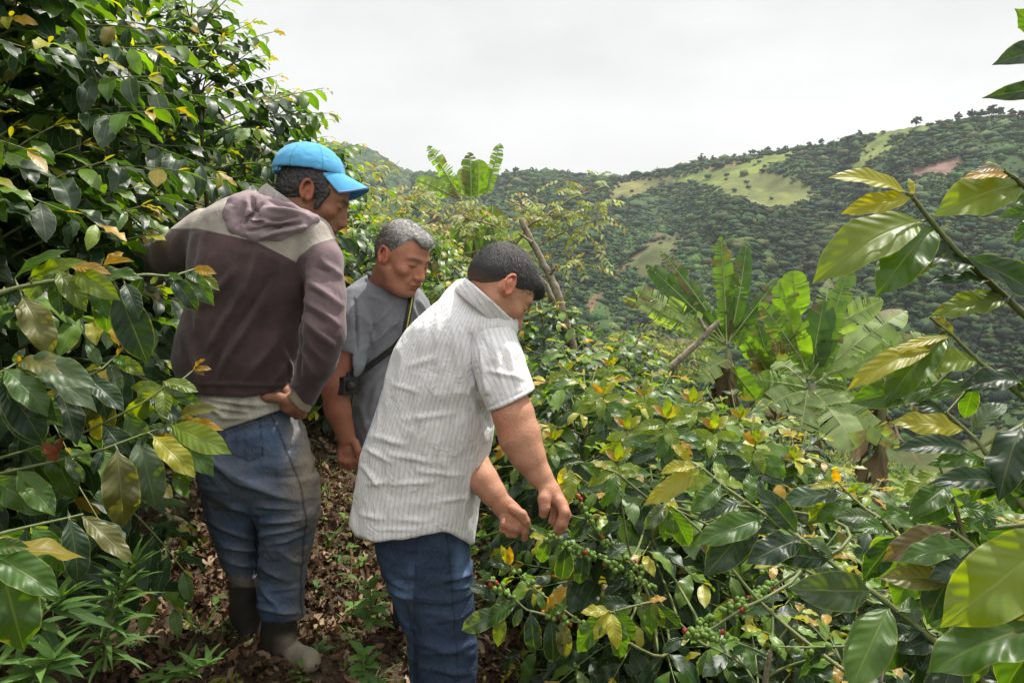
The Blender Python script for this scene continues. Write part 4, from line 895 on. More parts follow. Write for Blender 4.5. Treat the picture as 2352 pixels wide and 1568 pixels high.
    def tcol(V, px, py, N):
        C = np.tile(np.array([.055, .088, .150]), (len(V), 1)); C *= (.75 + .5 * vnoise(V, 8, 5))[:, None]
        m = np.clip((px - 640 - (1000 - py) * .05) / 60, 0, 1) * np.clip((1240 - py) / 120, 0, 1); m = np.maximum(m, .8 * np.exp(-((px - 722) / 14.) ** 2 - ((py - 1180) / 45.) ** 2)); m = np.maximum(m, np.clip((py - 1315) / 18, 0, 1) * (px < 592) * .8); st = np.zeros(len(V))
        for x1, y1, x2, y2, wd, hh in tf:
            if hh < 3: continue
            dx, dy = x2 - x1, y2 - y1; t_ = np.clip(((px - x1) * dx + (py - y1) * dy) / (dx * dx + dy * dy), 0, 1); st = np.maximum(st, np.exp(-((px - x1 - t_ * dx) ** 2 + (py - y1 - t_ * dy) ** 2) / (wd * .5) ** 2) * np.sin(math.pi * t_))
        C = C + np.array([.13, .15, .18]) * st[:, None] * .6; m = np.maximum(m, .35 * np.clip((px - 640) / 40, 0, 1) * (py > 1250)); m = np.clip(m * (.6 + .8 * vnoise(V, 18, 6)), 0, 1)[:, None]  # denim lightened along the fold strokes: highlights painted into the colour
        return C * (1 - m) + np.array([.20, .18, .14]) * m
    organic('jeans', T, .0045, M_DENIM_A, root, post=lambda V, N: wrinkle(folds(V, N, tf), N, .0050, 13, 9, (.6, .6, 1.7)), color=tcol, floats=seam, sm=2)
    # rubber boots
    for nm, pts, rr, so in (('boot', [K(642, 1405, 2.29), K(641, 1450, 2.33), K(640, 1470, 2.345)], [.058, .056, .054], [K(622, 1486, 2.37), K(666, 1499, 2.34), K(704, 1511, 2.31)]), ('boot', [K(562, 1330, 2.31), K(565, 1400, 2.37), K(572, 1440, 2.40)], [.052, .052, .050], [K(566, 1455, 2.42), K(604, 1462, 2.40), K(636, 1470, 2.375)])):
        Bt = Field(); Bt.chain(pts, rr, .02); Bt.chain([pts[-1], so[0]], [.052, .040], .02); Bt.chain(so, [.039, .037, .036], .022); Bt.chain([so[1] * .35 + so[2] * .65 + np.array([0, SP * .02, -CP * .018]), so[2] + np.array([.012, SP * .02, -CP * .016])], [.036, .034], .02)
        zs = so[1][2]; up = np.array([0, SP, CP]); 
        b = so[0]; Bt.cut(lambda x, y, z, b=b: (-(y * SP) + z * CP) - (-(b[1] * SP) + b[2] * CP) + .034)
        def bcol(V, px, py, N): tm = (np.clip((py - 1448) / 20, 0, 1) * np.clip((px - 625) / 40, 0, 1) * (.55 + .6 * vnoise(V, 25, 3)))[:, None]; tm = np.clip(tm, 0, 1); return np.array([.04, .035, .030]) * (1 - tm) * (.7 + .6 * vnoise(V, 12, 4))[:, None] + np.array([.26, .22, .165]) * tm
        bo = organic(nm, Bt, .004, M_BOOT, root, color=bcol)
        Sl = Field(); Sl.chain([q_ + np.array([0, SP * .016, -CP * .014]) for q_ in so], [.040, .040, .039], .01); zb = -(b[1] * SP) + b[2] * CP
        Sl.cut(lambda x, y, z, q=zb: (-(y * SP) + z * CP) - q + .038); Sl.cut(lambda x, y, z, q=zb: -((-(y * SP) + z * CP) - q + .024)); organic('sole', Sl, .003, M_BOOT, bo, color=(.03, .026, .02))
    return root
# ------------------------------------------------------------ grey haired person
def person_b():
    root = empty('person', P(930, 1430, 2.76), 'grey haired person in a grey t-shirt looking down behind the other two', 'person', 'people looking at the coffee bushes')
    sc = .92; fr = head_frame((.76, -.47, -.45)); ho = K(888, 592, 2.17) + fr[1] * .078 * sc
    F = Field(); head_prims(F, ho, fr, sc, fat=.006)
    F.ell(ho + (fr[0] * .03 - fr[2] * .085) * sc, fr, (.05, .055, .03), .02)
    F.cone(ho - fr[2] * .045 - fr[0] * .025, K(884, 660, 2.34), .054, .062, .03)
    F.loft([(670, 830, 960, 2.37, .08), (720, 815, 975, 2.38, .10), (900, 825, 970, 2.42, .11), (1040, 835, 975, 2.48, .11)], k=.04)
    F.chain([K(935, 1040, 2.46), K(940, 1180, 2.55), K(935, 1400, 2.72)], [.06, .045, .032], .03); F.chain([K(960, 1040, 2.52), K(975, 1180, 2.62), K(985, 1370, 2.80)], [.06, .045, .032], .03)
    F.chain([K(822, 700, 2.29), K(803, 795, 2.24), K(766, 880, 2.22), K(776, 940, 2.24), K(795, 1002, 2.27)], [.050, .046, .044, .040, .031], .02)
    F.ell(K(799, 1030, 2.28), np.array([[.95, 0, .2], [0, 1, 0], [-.2, 0, .95]]), (.032, .026, .042), .012)
    for i, (a, b_) in enumerate([(782, 1048), (793, 1053), (804, 1055), (815, 1050)]):
        F.chain([K(a + 1, b_ - 12, 2.27 + .004 * i), K(a, b_ + 6, 2.265), K(a + 2, b_ + 18, 2.285), K(a + 4, b_ + 12, 2.31)], [.0125, .0115, .010, .009], .004)
    F.chain([K(815, 1015, 2.26), K(823, 1035, 2.25), K(824, 1055, 2.26)], [.014, .012, .010], .006)
    base = (.38, .170, .108)
    def col(V, px, py, N):
        C, (f, l, u, ins) = face_color(V, ho, fr, sc, base, brow=(.10, .075, .06), stubble=.25)
        for (fu, fa) in ((.062, .0012), (.073, .0012), (.053, .0010)): m = ins * (f > .06) * np.exp(-((u - fu) / .0014) ** 2) * (np.abs(l) < .04) * .25; C *= (1 - m)[:, None]
        nf = ins * (f > .07) * np.exp(-((np.abs(l) - (.019 + (-.03 - u) * .4)) / .0022) ** 2) * (u < -.025) * (u > -.06) * .4; C *= (1 - nf)[:, None]
        arm = np.clip((py - 800) / 60, 0, 1) * (px < 835); return C * (1 - .25 * arm)[:, None] * np.where(arm[:, None] > 0, np.array([1.0, .9, .88]), 1)
    organic('body', F, .003, M_SKIN, root, color=col)
    p = lambda a, b, c: ho + (fr[0] * a + fr[1] * b + fr[2] * c) * sc
    H = Field(); H.ell(p(-.018, 0, .050), fr, np.array([.099, .0795, .089]) * sc, .01); H.ell(p(-.050, 0, .012), fr, np.array([.059, .068, .061]) * sc, .02); H.ell(p(.045, 0, .098), fr, np.array([.050, .048, .030]) * sc, .012)
    def lim(x, y, z):
        f = ((x - ho[0]) * fr[0, 0] + (y - ho[1]) * fr[0, 1] + (z - ho[2]) * fr[0, 2]) / sc; u = ((x - ho[0]) * fr[2, 0] + (y - ho[1]) * fr[2, 1] + (z - ho[2]) * fr[2, 2]) / sc; l = np.abs((x - ho[0]) * fr[1, 0] + (y - ho[1]) * fr[1, 1] + (z - ho[2]) * fr[1, 2]) / sc
        ul = np.interp(f, [-.12, -.06, -.02, .012, .03, .038, .05, .10], [-.06, -.05, -.012, -.005, .03, .055, .085, .080]) + np.where(f > .04, .0 + .018 * np.clip((l - .02) / .03, 0, 1), 0)
        return u - ul
    H.cut(lim); H.ell(p(-.010, -.088, .002), fr, np.array([.025, .027, .034]) * sc, .003, 'sub'); H.ell(p(-.010, .088, .002), fr, np.array([.021, .022, .030]) * sc, .003, 'sub')
    V, Q = H.mesh(.003); V = smooth(V, Q, 1); N = vnormals(V, Q); V = wrinkle(V, N, .0015, 120, 4)
    f, l, u = head_local(V, ho, fr, sc); top = np.clip((u - .06) / .05 + (f - .0) * 3, 0, 1); top = np.clip(top * .8 + .8 * (vnoise(V, 160, 4) - .5), 0, 1)[:, None]
    hc = np.array([.085, .072, .066]) * (1 - top) + np.array([.50, .49, .47]) * top; hl = np.interp(f, [-.12, -.06, -.02, .012, .03, .038, .05, .10], [-.06, -.05, -.012, -.005, .03, .055, .085, .080]); fd = np.clip(1 - (u - hl) / .032, 0, 1)[:, None] * (f < .04)[:, None] * .75; hc = hc * (1 - fd) + np.array([.22, .12, .085]) * fd
    hm = attr_mat('grey_cropped_hair', .6, .3, 300, .5, .8); hr = mk('hair', cs2w(V), Q, hm, root, cols=hc)
    strands('hair_strands', None, 5200, .012, .0006, M_HAIR_GR, hr, 3, V, N, fr[0] * .9 + fr[2] * .1, (u > .07) & (f > -.09), .3)
    T = Field()
    T.loft([(632, 850, 912, 2.36, .055), (650, 818, 945, 2.36, .08), (668, 797, 968, 2.35, .10), (690, 790, 984, 2.35, .12), (730, 800, 992, 2.36, .13), (800, 808, 990, 2.38, .135), (880, 812, 985, 2.40, .135), (960, 814, 985, 2.42, .14), (1040, 818, 990, 2.46, .14), (1120, 830, 992, 2.50, .14)], n=2.4, k=.03)
    T.chain([K(822, 692, 2.29), K(812, 740, 2.25), K(805, 800, 2.235), K(800, 830, 2.225)], [.054, .056, .054, .054], .015);
    s0, s1 = K(784, 803, 2.2), K(830, 817, 2.2)
    def slv(x, y, z):
        ln = s0[2] + (x - s0[0]) * (s1[2] - s0[2]) / (s1[0] - s0[0]); inarm = (x * 2.2 / y < (811 - CX) / FPX * 2.2); return np.where(inarm, z - ln, 1.0)
    T.ops.append((lambda x, y, z: slv(x, y, z), None, None, .003, 'cut'))
    T.cone(K(806, 790, 2.235), K(798, 830, 2.225), .046, .047, .003, 'sub'); T.ell(K(886, 644, 2.33), np.eye(3), (.064, .066, .034), .006, 'sub')
    fs = [(815, 690, 822, 800, 3.5, -5), (830, 700, 860, 790, 8, 4), (845, 760, 905, 700, 6, 5), (840, 800, 915, 735, 6, 5), (835, 840, 900, 790, 7, 4), (835, 890, 880, 850, 8, 5), (850, 950, 870, 880, 8, 4), (960, 690, 975, 720, 5, 5), (945, 700, 960, 740, 5, 5), (795, 790, 830, 760, 5, 3), (830, 930, 850, 1000, 8, 4), (850, 680, 880, 690, 5, 3)]
    tcl = [(840, 612), (868, 632), (900, 662), (925, 678), (950, 680), (975, 670)]
    def tc2(V, px, py, N):
        C = np.tile(np.array([.185, .19, .21]), (len(V), 1)); s = np.abs(line_sd(px, py, tcl)); m = np.exp(-((s - 3) / 4.) ** 2) * (px > 850) * (px < 960) * .35; m2 = np.exp(-((px - (816 + (py - 690) * .05)) / 1.6) ** 2) * (py > 680) * (py < 805) * .4; m3 = np.exp(-((py - (796 + (px - 784) * .3)) / 1.5) ** 2) * (px < 812) * .3
        return C * (1 - np.clip(m + m2 + m3, 0, .7))[:, None]
    organic('t_shirt', T, .0045, M_TEE, root, post=lambda V, N: wrinkle(folds(V, N, fs), N, .0040, 12, 5, (1, 1, 1.2)), color=tc2, sm=2)
    C = Field(); C.chain([K(847, 628, 2.30), K(862, 640, 2.26), K(885, 658, 2.245), K(915, 676, 2.25), K(945, 678, 2.29)], [.007, .008, .008, .008, .007], .004); organic('neckband', C, .003, M_TEE, root, color=(.10, .105, .12))
    # lower body
    J = Field(); J.loft([(1040, 832, 978, 2.48, .12), (1130, 862, 985, 2.54, .12)], k=.02); J.chain([K(925, 1100, 2.50), K(935, 1220, 2.57), K(935, 1405, 2.72)], [.095, .07, .055], .02); J.chain([K(960, 1100, 2.56), K(975, 1220, 2.63), K(985, 1375, 2.80)], [.095, .07, .055], .02)
    organic('jeans', J, .006, M_DENIM_C, root, color=(.05, .08, .14), floats=lambda V, px, py, N: dict(seam=np.zeros(len(V))))
    for a, b_, d in ((930, 1415, 2.72), (980, 1385, 2.80)):
        S = Field(); S.chain([K(a, b_, d), K(a + 30, b_ + 4, d - .04)], [.045, .038], .01); organic('shoe', S, .006, M_RUBBER, root)
    # strap and camera
    def ribbon(pts, w, nm, mat, col, par):
        pts = np.array(pts); tg = nrm(np.gradient(pts, axis=0)); sd = nrm(np.cross(tg, np.array([.25, -1.0, 0]))); off = np.array([0, -.002, 0])
        V = np.concatenate([pts - sd * w / 2, pts + sd * w / 2, pts + sd * w / 2 + off, pts - sd * w / 2 + off]); n = len(pts); i = np.arange(n - 1)
        Q = np.concatenate([np.stack([i + a * n, i + a * n + 1, i + b2 * n + 1, i + b2 * n], 1) for a, b2 in ((0, 1), (1, 2), (2, 3), (3, 0))]); return mk(nm, cs2w(V), Q, mat, par, cols=np.tile(col, (len(V), 1)))
    cam_o = empty('camera', P(797, 885, 2.2), 'small black camera on a yellow edged strap across the grey t-shirt', 'camera')
    S1 = [K(948, 668, 2.27), K(944, 700, 2.222), K(937, 735, 2.212), K(930, 772, 2.215), K(905, 800, 2.23), K(870, 826, 2.235), K(838, 850, 2.24), K(815, 868, 2.235), K(804, 876, 2.22)]
    tt = np.linspace(0, 8, 40); S1 = np.array(S1); S1 = np.stack([np.interp(tt, range(9), S1[:, a]) for a in range(3)], 1) + np.array([0, -.012, 0]); ribbon(S1, .020, 'strap', M_BLACK, (.02, .02, .02), cam_o)
    ribbon(S1[2:18] + np.array([.004, -.004, 0]), .0032, 'yellow_stripe', M_PLAIN, (.50, .46, .04), cam_o)
    Bx = Field(); _ca = np.array([nrm([.5, .85, 0]), nrm([.85, -.5, 0]), [0, 0, 1.]]); Bx.box(K(800, 885, 2.21), _ca, (.036, .018, .030), .006); Bx.box(K(800, 861, 2.21), _ca, (.014, .014, .010), .004); organic('camera_body', Bx, .003, M_BLACK, cam_o)
    L = Field(); L.cone(K(801, 886, 2.20), K(806, 886, 2.175), .017, .016, .004); organic('lens', L, .003, M_BLACK, cam_o)
    return root
# ------------------------------------------------------------ person in the striped shirt
def person_c():
    root = empty('person', P(1030, 1790, 2.15), 'black haired person in a striped white shirt bending to touch a coffee branch', 'person', 'people looking at the coffee bushes')
    sc = .89; fr = head_frame((.62, .30, -.72)); ho = K(1171, 665, 1.66) + fr[1] * .078 * sc; base = (.46, .235, .150)
    F = Field(); head_prims(F, ho, fr, sc)
    F.cone(K(1132, 672, 1.715), K(1112, 735, 1.79), .052, .060, .03)
    F.loft([(720, 1000, 1150, 1.80, .08), (800, 950, 1150, 1.82, .10), (1000, 900, 1110, 1.87, .11), (1200, 885, 1060, 1.93, .11), (1300, 910, 1070, 1.97, .10)], k=.04)
    F.chain([K(1010, 1290, 1.98), K(1030, 1480, 2.05), K(1030, 1760, 2.15)], [.06, .045, .032], .03); F.chain([K(950, 1290, 2.04), K(965, 1450, 2.12), K(985, 1680, 2.28)], [.06, .045, .032], .03)
    # near arm
    F.chain([K(1130, 780, 1.72), K(1160, 900, 1.685), K(1180, 955, 1.67), K(1193, 1005, 1.66), K(1212, 1045, 1.655), K(1238, 1090, 1.65), K(1261, 1120, 1.645)], [.052, .047, .0475, .0465, .039, .0285, .0225], .02)
    F.ell(K(1201, 1000, 1.66), np.eye(3), (.043, .04, .045), .012)
    e = nrm(K(1290, 1165, 1.64) - K(1262, 1120, 1.645)); w_ = np.array([0, 1, 0]) ; w_ = nrm(w_ - e * (w_ @ e)); v_ = np.cross(e, w_)
    F.ell(K(1276, 1142, 1.645), np.array([e, w_, v_]), (.046, .032, .020), .014)
    F.chain([K(1254, 1126, 1.63), K(1250, 1146, 1.615), K(1251, 1165, 1.61), K(1248, 1181, 1.615)], [.0165, .0145, .0125, .0105], .010)
    F.chain([K(1288, 1152, 1.615), K(1297, 1176, 1.60), K(1290, 1201, 1.60), K(1279, 1216, 1.61)], [.0135, .0125, .0115, .0095], .006)
    F.chain([K(1292, 1158, 1.64), K(1299, 1182, 1.635), K(1292, 1207, 1.63), K(1281, 1222, 1.63)], [.0135, .013, .0115, .0095], .005)
    F.chain([K(1285, 1162, 1.665), K(1284, 1186, 1.67), K(1275, 1203, 1.665)], [.0125, .0115, .0095], .005); F.chain([K(1277, 1162, 1.685), K(1274, 1180, 1.69), K(1267, 1197, 1.685)], [.0115, .0105, .009], .005)
    # far arm
    F.chain([K(1050, 800, 1.95), K(1060, 1000, 1.88), K(1112, 1104, 1.80), K(1132, 1132, 1.785), K(1151, 1156, 1.775)], [.05, .044, .036, .031, .0265], .02)
    e = nrm(K(1188, 1192, 1.765) - K(1148, 1153, 1.775)); w_ = np.array([0, 1, 0]); w_ = nrm(w_ - e * (w_ @ e)); v_ = np.cross(e, w_)
    F.ell(K(1171, 1177, 1.77), np.array([e, w_, v_]), (.050, .020, .031), .014)
    for pts, rr in (([(1196, 1188, 1.755), (1204, 1203, 1.745), (1205, 1220, 1.745), (1204, 1236, 1.755)], [.0125, .0118, .0105, .0088]), ([(1184, 1196, 1.755), (1188, 1212, 1.74), (1182, 1226, 1.75), (1178, 1218, 1.775)], [.0125, .0115, .010, .009]), ([(1171, 1195, 1.755), (1174, 1210, 1.74), (1169, 1225, 1.75), (1166, 1215, 1.775)], [.0120, .0112, .0098, .009]), ([(1157, 1190, 1.755), (1158, 1203, 1.745), (1155, 1216, 1.752), (1153, 1208, 1.775)], [.0115, .0102, .009, .008]), ([(1180, 1170, 1.745), (1199, 1181, 1.735), (1207, 1196, 1.735), (1212, 1206, 1.74)], [.013, .0125, .0115, .0095])):
        F.chain([K(*q) for q in pts], rr, .0045)
    def col(V, px, py, N):
        C, (f, l, u, ins) = face_color(V, ho, fr, sc, base)
        arm = (py > 930); red = np.exp(-(((px - 1150) / 35.) ** 2 + ((py - 985) / 40.) ** 2)) * .5 * arm; C = C * (1 - red[:, None]) + np.array([.42, .13, .075]) * red[:, None]
        hand = np.clip((py - 1105) / 50, 0, 1)[:, None] * .35; return C * (1 - hand) + np.array([.36, .14, .085]) * hand
    organic('body', F, .003, M_SKIN, root, color=col)
    p = lambda a, b, c: ho + (fr[0] * a + fr[1] * b + fr[2] * c) * sc
    H = Field(); H.ell(p(-.015, 0, .048), fr, np.array([.103, .080, .090]) * sc, .01); H.ell(p(-.050, 0, .012), fr, np.array([.060, .069, .062]) * sc, .02); H.ell(p(.052, 0, .088), fr, np.array([.055, .056, .030]) * sc, .015)
    def lim(x, y, z):
        f = ((x - ho[0]) * fr[0, 0] + (y - ho[1]) * fr[0, 1] + (z - ho[2]) * fr[0, 2]) / sc; u = ((x - ho[0]) * fr[2, 0] + (y - ho[1]) * fr[2, 1] + (z - ho[2]) * fr[2, 2]) / sc
        return u - np.interp(f, [-.12, -.06, -.03, .0, .012, .034, .042, .058, .10], [-.045, -.038, -.012, .012, -.020, -.022, .02, .050, .068])
    H.cut(lim); H.ell(p(-.012, -.088, .002), fr, np.array([.021, .022, .031]) * sc, .003, 'sub')
    V, Q = H.mesh(.003); V = smooth(V, Q, 1); N = vnormals(V, Q); f, l, u = head_local(V, ho, fr, sc); hl = np.interp(f, [-.12, -.06, -.03, .0, .012, .034, .042, .058, .10], [-.045, -.038, -.012, .012, -.020, -.022, .02, .050, .068]); fd = np.clip(1 - (u - hl) / .030, 0, 1)[:, None] * (f < .045)[:, None] * .7; hr = mk('hair', cs2w(V), Q, attr_mat('black_cropped_hair', .55, .35, 300, .5, .8), root, cols=np.array([.022, .020, .020]) * (1 - fd) + np.array([.15, .085, .06]) * fd)
    strands('hair_strands', None, 6000, .010, .0005, M_HAIR_DK, hr, 5, V, N, fr[0] * .8 - fr[2] * .2, (u > .02), .25)
    # shirt
    rows = [(652, 1058, 1104, 1.80, .05), (664, 1050, 1132, 1.80, .07), (680, 1028, 1146, 1.795, .085), (700, 1001, 1158, 1.79, .10), (725, 972, 1168, 1.79, .115), (750, 944, 1176, 1.79, .125), (790, 915, 1178, 1.80, .135), (830, 900, 1170, 1.81, .14), (880, 887, 1150, 1.82, .14), (934, 873, 1136, 1.84, .14), (981, 856, 1134, 1.85, .14), (1043, 833, 1122, 1.87, .14), (1105, 824, 1109, 1.89, .14), (1170, 812, 1098, 1.91, .145), (1230, 806, 1091, 1.925, .15), (1280, 806, 1086, 1.93, .15)]
    S = Field(); S.loft(rows, n=2.4, k=.02); S.ell(K(1120, 745, 1.74), np.eye(3), (.075, .08, .055), .03); S.ell(K(1085, 690, 1.80), np.eye(3), (.075, .07, .05), .03)
    hz = np.array([K(a, b, 1.8) for a, b in [(790, 1205), (808, 1212), (820, 1230), (861, 1242), (920, 1237), (1014, 1220), (1035, 1222), (1055, 1233), (1075, 1246), (1092, 1250)]]); S.cut(lambda x, y, z: z - np.interp(x * 1.8 / y, hz[:, 0], hz[:, 2]) * y / 1.8)
    S.loft([(1120, 835, 1098, 1.895, .128), (1300, 820, 1076, 1.93, .138)], k=.006, op='sub', grow=-.004)
    _hc = halfspace(1156, 716, 1070, 638, 1.72); _cc = Field().cone(K(1165, 648, 1.71), K(1112, 705, 1.78), .060, .064).ops[0][0]; S.cut(lambda x, y, z: np.maximum(_hc(x, y, z), _cc(x, y, z)))
    ra = np.array(rows, float)
    def scoord(V, px, py, N):
        xl = np.interp(py, ra[:, 0], ra[:, 1]); xr = np.interp(py, ra[:, 0], ra[:, 2]); xl2 = np.where(py < 950, np.minimum(xl, 873 + (934 - py) * .12), xl); u = np.clip((px - (xl + xr) / 2) / ((xr - xl) / 2), -.995, .995)
        dr = (vnoise(V, 5, 3) - .5) * .02
        return dict(s=np.arcsin(u) * .150 + np.where(N[:, 1] > .3, .2, 0) + dr)
    fs = [(1080, 770, 1100, 900, 5, -8), (1060, 760, 1075, 900, 6, 5), (1040, 740, 1060, 900, 7, 4), (1090, 900, 1125, 980, 6, -6), (1075, 900, 1110, 1010, 7, 5), (1050, 900, 1085, 1020, 8, 4), (1010, 740, 1000, 830, 8, 4), (980, 745, 965, 820, 8, 3.5), (900, 880, 960, 900, 6, 3), (860, 1000, 930, 1020, 7, 5), (845, 1030, 900, 1060, 6, 5), (835, 1070, 870, 1110, 6, 5), (890, 1040, 990, 1060, 7, 4), (900, 1110, 1000, 1105, 6, 3.5), (850, 1110, 890, 1105, 6, 4), (1000, 1150, 1080, 1140, 6, 3), (960, 1080, 1060, 1090, 6, 3), (930, 960, 1040, 950, 7, 3), (1085, 1050, 1060, 1200, 6, 3), (1105, 990, 1090, 1130, 5, 3), (830, 1180, 880, 1190, 6, 4), (920, 1190, 980, 1195, 7, 3), (860, 1215, 960, 1215, 4, 2), (940, 840, 1000, 820, 7, 3.5), (1030, 800, 1050, 1000, 9, -3), (1000, 1010, 1040, 1110, 9, 3), (1090, 690, 1150, 735, 5, 3)]
    sh = organic('shirt', S, .0042, M_STRIPE, root, post=lambda V, N: wrinkle(folds(V, N, fs, .55), N, .0042, 14, 5, (1.3, 1.3, .6)), color=(.7, .7, .7), floats=scoord, sm=2)
    Sl = Field(); Sl.chain([K(1122, 765, 1.725), K(1142, 830, 1.70), K(1160, 880, 1.69), K(1180, 935, 1.68), K(1190, 965, 1.675)], [.066, .062, .0605, .060, .060], .02)
    Sl.cut(halfspace(1120, 951, 1234, 896, 1.62)); Sl.cone(K(1160, 880, 1.688), K(1192, 975, 1.67), .054, .0555, .003, 'sub')
    a0, a1 = K(1122, 765, 1.725), K(1185, 950, 1.675); ta = nrm(a1 - a0)
    def sco(V, px, py, N):
        q = V - a0; q = q - (q @ ta)[:, None] * ta; b1 = nrm(np.cross(ta, [0, 1, 0])); b2 = np.cross(ta, b1); return dict(s=np.arctan2(q @ b2, q @ b1) * .062 + (vnoise(V, 6, 3) - .5) * .01)
    organic('sleeve', Sl, .0036, M_STRIPE, sh, post=lambda V, N: wrinkle(folds(V, N, [(1105, 800, 1120, 900, 5, 5), (1130, 780, 1160, 900, 7, 3), (1160, 780, 1185, 880, 7, 3), (1118, 938, 1222, 890, 2.2, -1.5), (1120, 850, 1200, 870, 6, 3)]), N, .0018, 16, 5, (1, 1, .7)), color=(.7, .7, .7), floats=sco, sm=2)
    Cl = Field(); Cl.chain([K(1150, 658, 1.69), K(1120, 695, 1.735), K(1092, 724, 1.79)], [.070, .082, .090], .02); Cl.cut(halfspace(1048, 672, 1136, 745, 1.72)); Cl.cut(halfspace(1156, 716, 1070, 638, 1.72)); Cl.cone(K(1160, 645, 1.68), K(1118, 700, 1.745), .063, .068, .003, 'sub')
    organic('collar', Cl, .003, M_STRIPE, sh, color=(.7, .7, .7), floats=lambda V, px, py, N: dict(s=(V[:, 0] * .8 + V[:, 2] * .6)))
    # jeans
    T = Field(); T.loft([(1170, 876, 1068, 1.92, .115), (1242, 864, 1076, 1.94, .12), (1300, 878, 1080, 1.96, .12), (1350, 897, 1083, 1.98, .11)], n=2.4, k=.02)
    T.loft([(1300, 905, 1080, 1.97, .105), (1350, 925, 1083, 1.98, .10), (1395, 944, 1088, 1.99, .095), (1453, 955, 1091, 2.01, .09), (1500, 961, 1097, 2.03, .088), (1568, 966, 1092, 2.06, .085), (1660, 985, 1085, 2.10, .07), (1775, 990, 1080, 2.15, .062)], n=2.2, k=.02)
    T.loft([(1290, 885, 1010, 2.03, .10), (1330, 893, 990, 2.05, .095), (1374, 906, 985, 2.08, .085), (1457, 934, 1005, 2.12, .08), (1500, 940, 1010, 2.15, .075), (1568, 944, 1012, 2.19, .07), (1680, 955, 1020, 2.27, .06)], n=2.2, k=.01)
    def seam(V, px, py, N):
        def ln(pts, w=1.5):
            a = np.array(pts, float); m = np.zeros(len(px))
            for i in range(len(a) - 1):
                d = a[i + 1] - a[i]; t = np.clip(((px - a[i, 0]) * d[0] + (py - a[i, 1]) * d[1]) / (d @ d), 0, 1); m = np.maximum(m, np.exp(-(((px - a[i, 0] - t * d[0]) ** 2 + (py - a[i, 1] - t * d[1]) ** 2) / w ** 2)))
            return m * (N[:, 1] < .2)
        return dict(seam=np.clip(ln([(1024, 1225), (1030, 1270), (1040, 1400), (1052, 1560)], 1.6) + ln([(906, 1245), (912, 1262), (955, 1266), (957, 1240)]) + ln([(957, 1266), (955, 1330), (925, 1338)], 1.3), 0, 1))
    tf = [(1020, 1330, 1078, 1318, 6, 5), (1030, 1350, 1080, 1345, 6, 3), (960, 1470, 1080, 1500, 10, 4), (970, 1530, 1080, 1545, 9, 4), (950, 1400, 1060, 1420, 12, 3), (890, 1320, 930, 1350, 6, 4), (900, 1350, 940, 1370, 6, 5), (935, 1430, 955, 1440, 5, 5), (975, 1500, 1090, 1475, 8, 3)]
    def jc(V, px, py, N):
        C = np.tile(np.array([.034, .056, .100]), (len(V), 1)); f = np.exp(-(((px - 1058) / 16.) ** 2)) * np.clip((1400 - py) / 100, 0, 1) * (py > 1220) + .6 * np.exp(-(((px - 945) / 8.) ** 2 + ((py - 1305) / 14.) ** 2)); C = C * (1 + 1.6 * f[:, None]); b = (px < 950) & (py > 1330); C[b] *= 1.8; return C  # far leg made lighter: its lit tone is painted into the denim colour
    organic('jeans', T, .0045, M_DENIM_C, root, post=lambda V, N: wrinkle(folds(V, N, tf), N, .0040, 13, 6, (.6, .6, 1.7)), color=jc, floats=seam, sm=2)
    for a, b_, d in ((1035, 1790, 2.15), (990, 1695, 2.28)):
        S_ = Field(); S_.chain([K(a, b_, d), K(a + 50, b_ - 20, d - .01)], [.048, .040], .01); organic('shoe', S_, .006, M_RUBBER, root)
    return root
person_a(); person_b(); person_c()
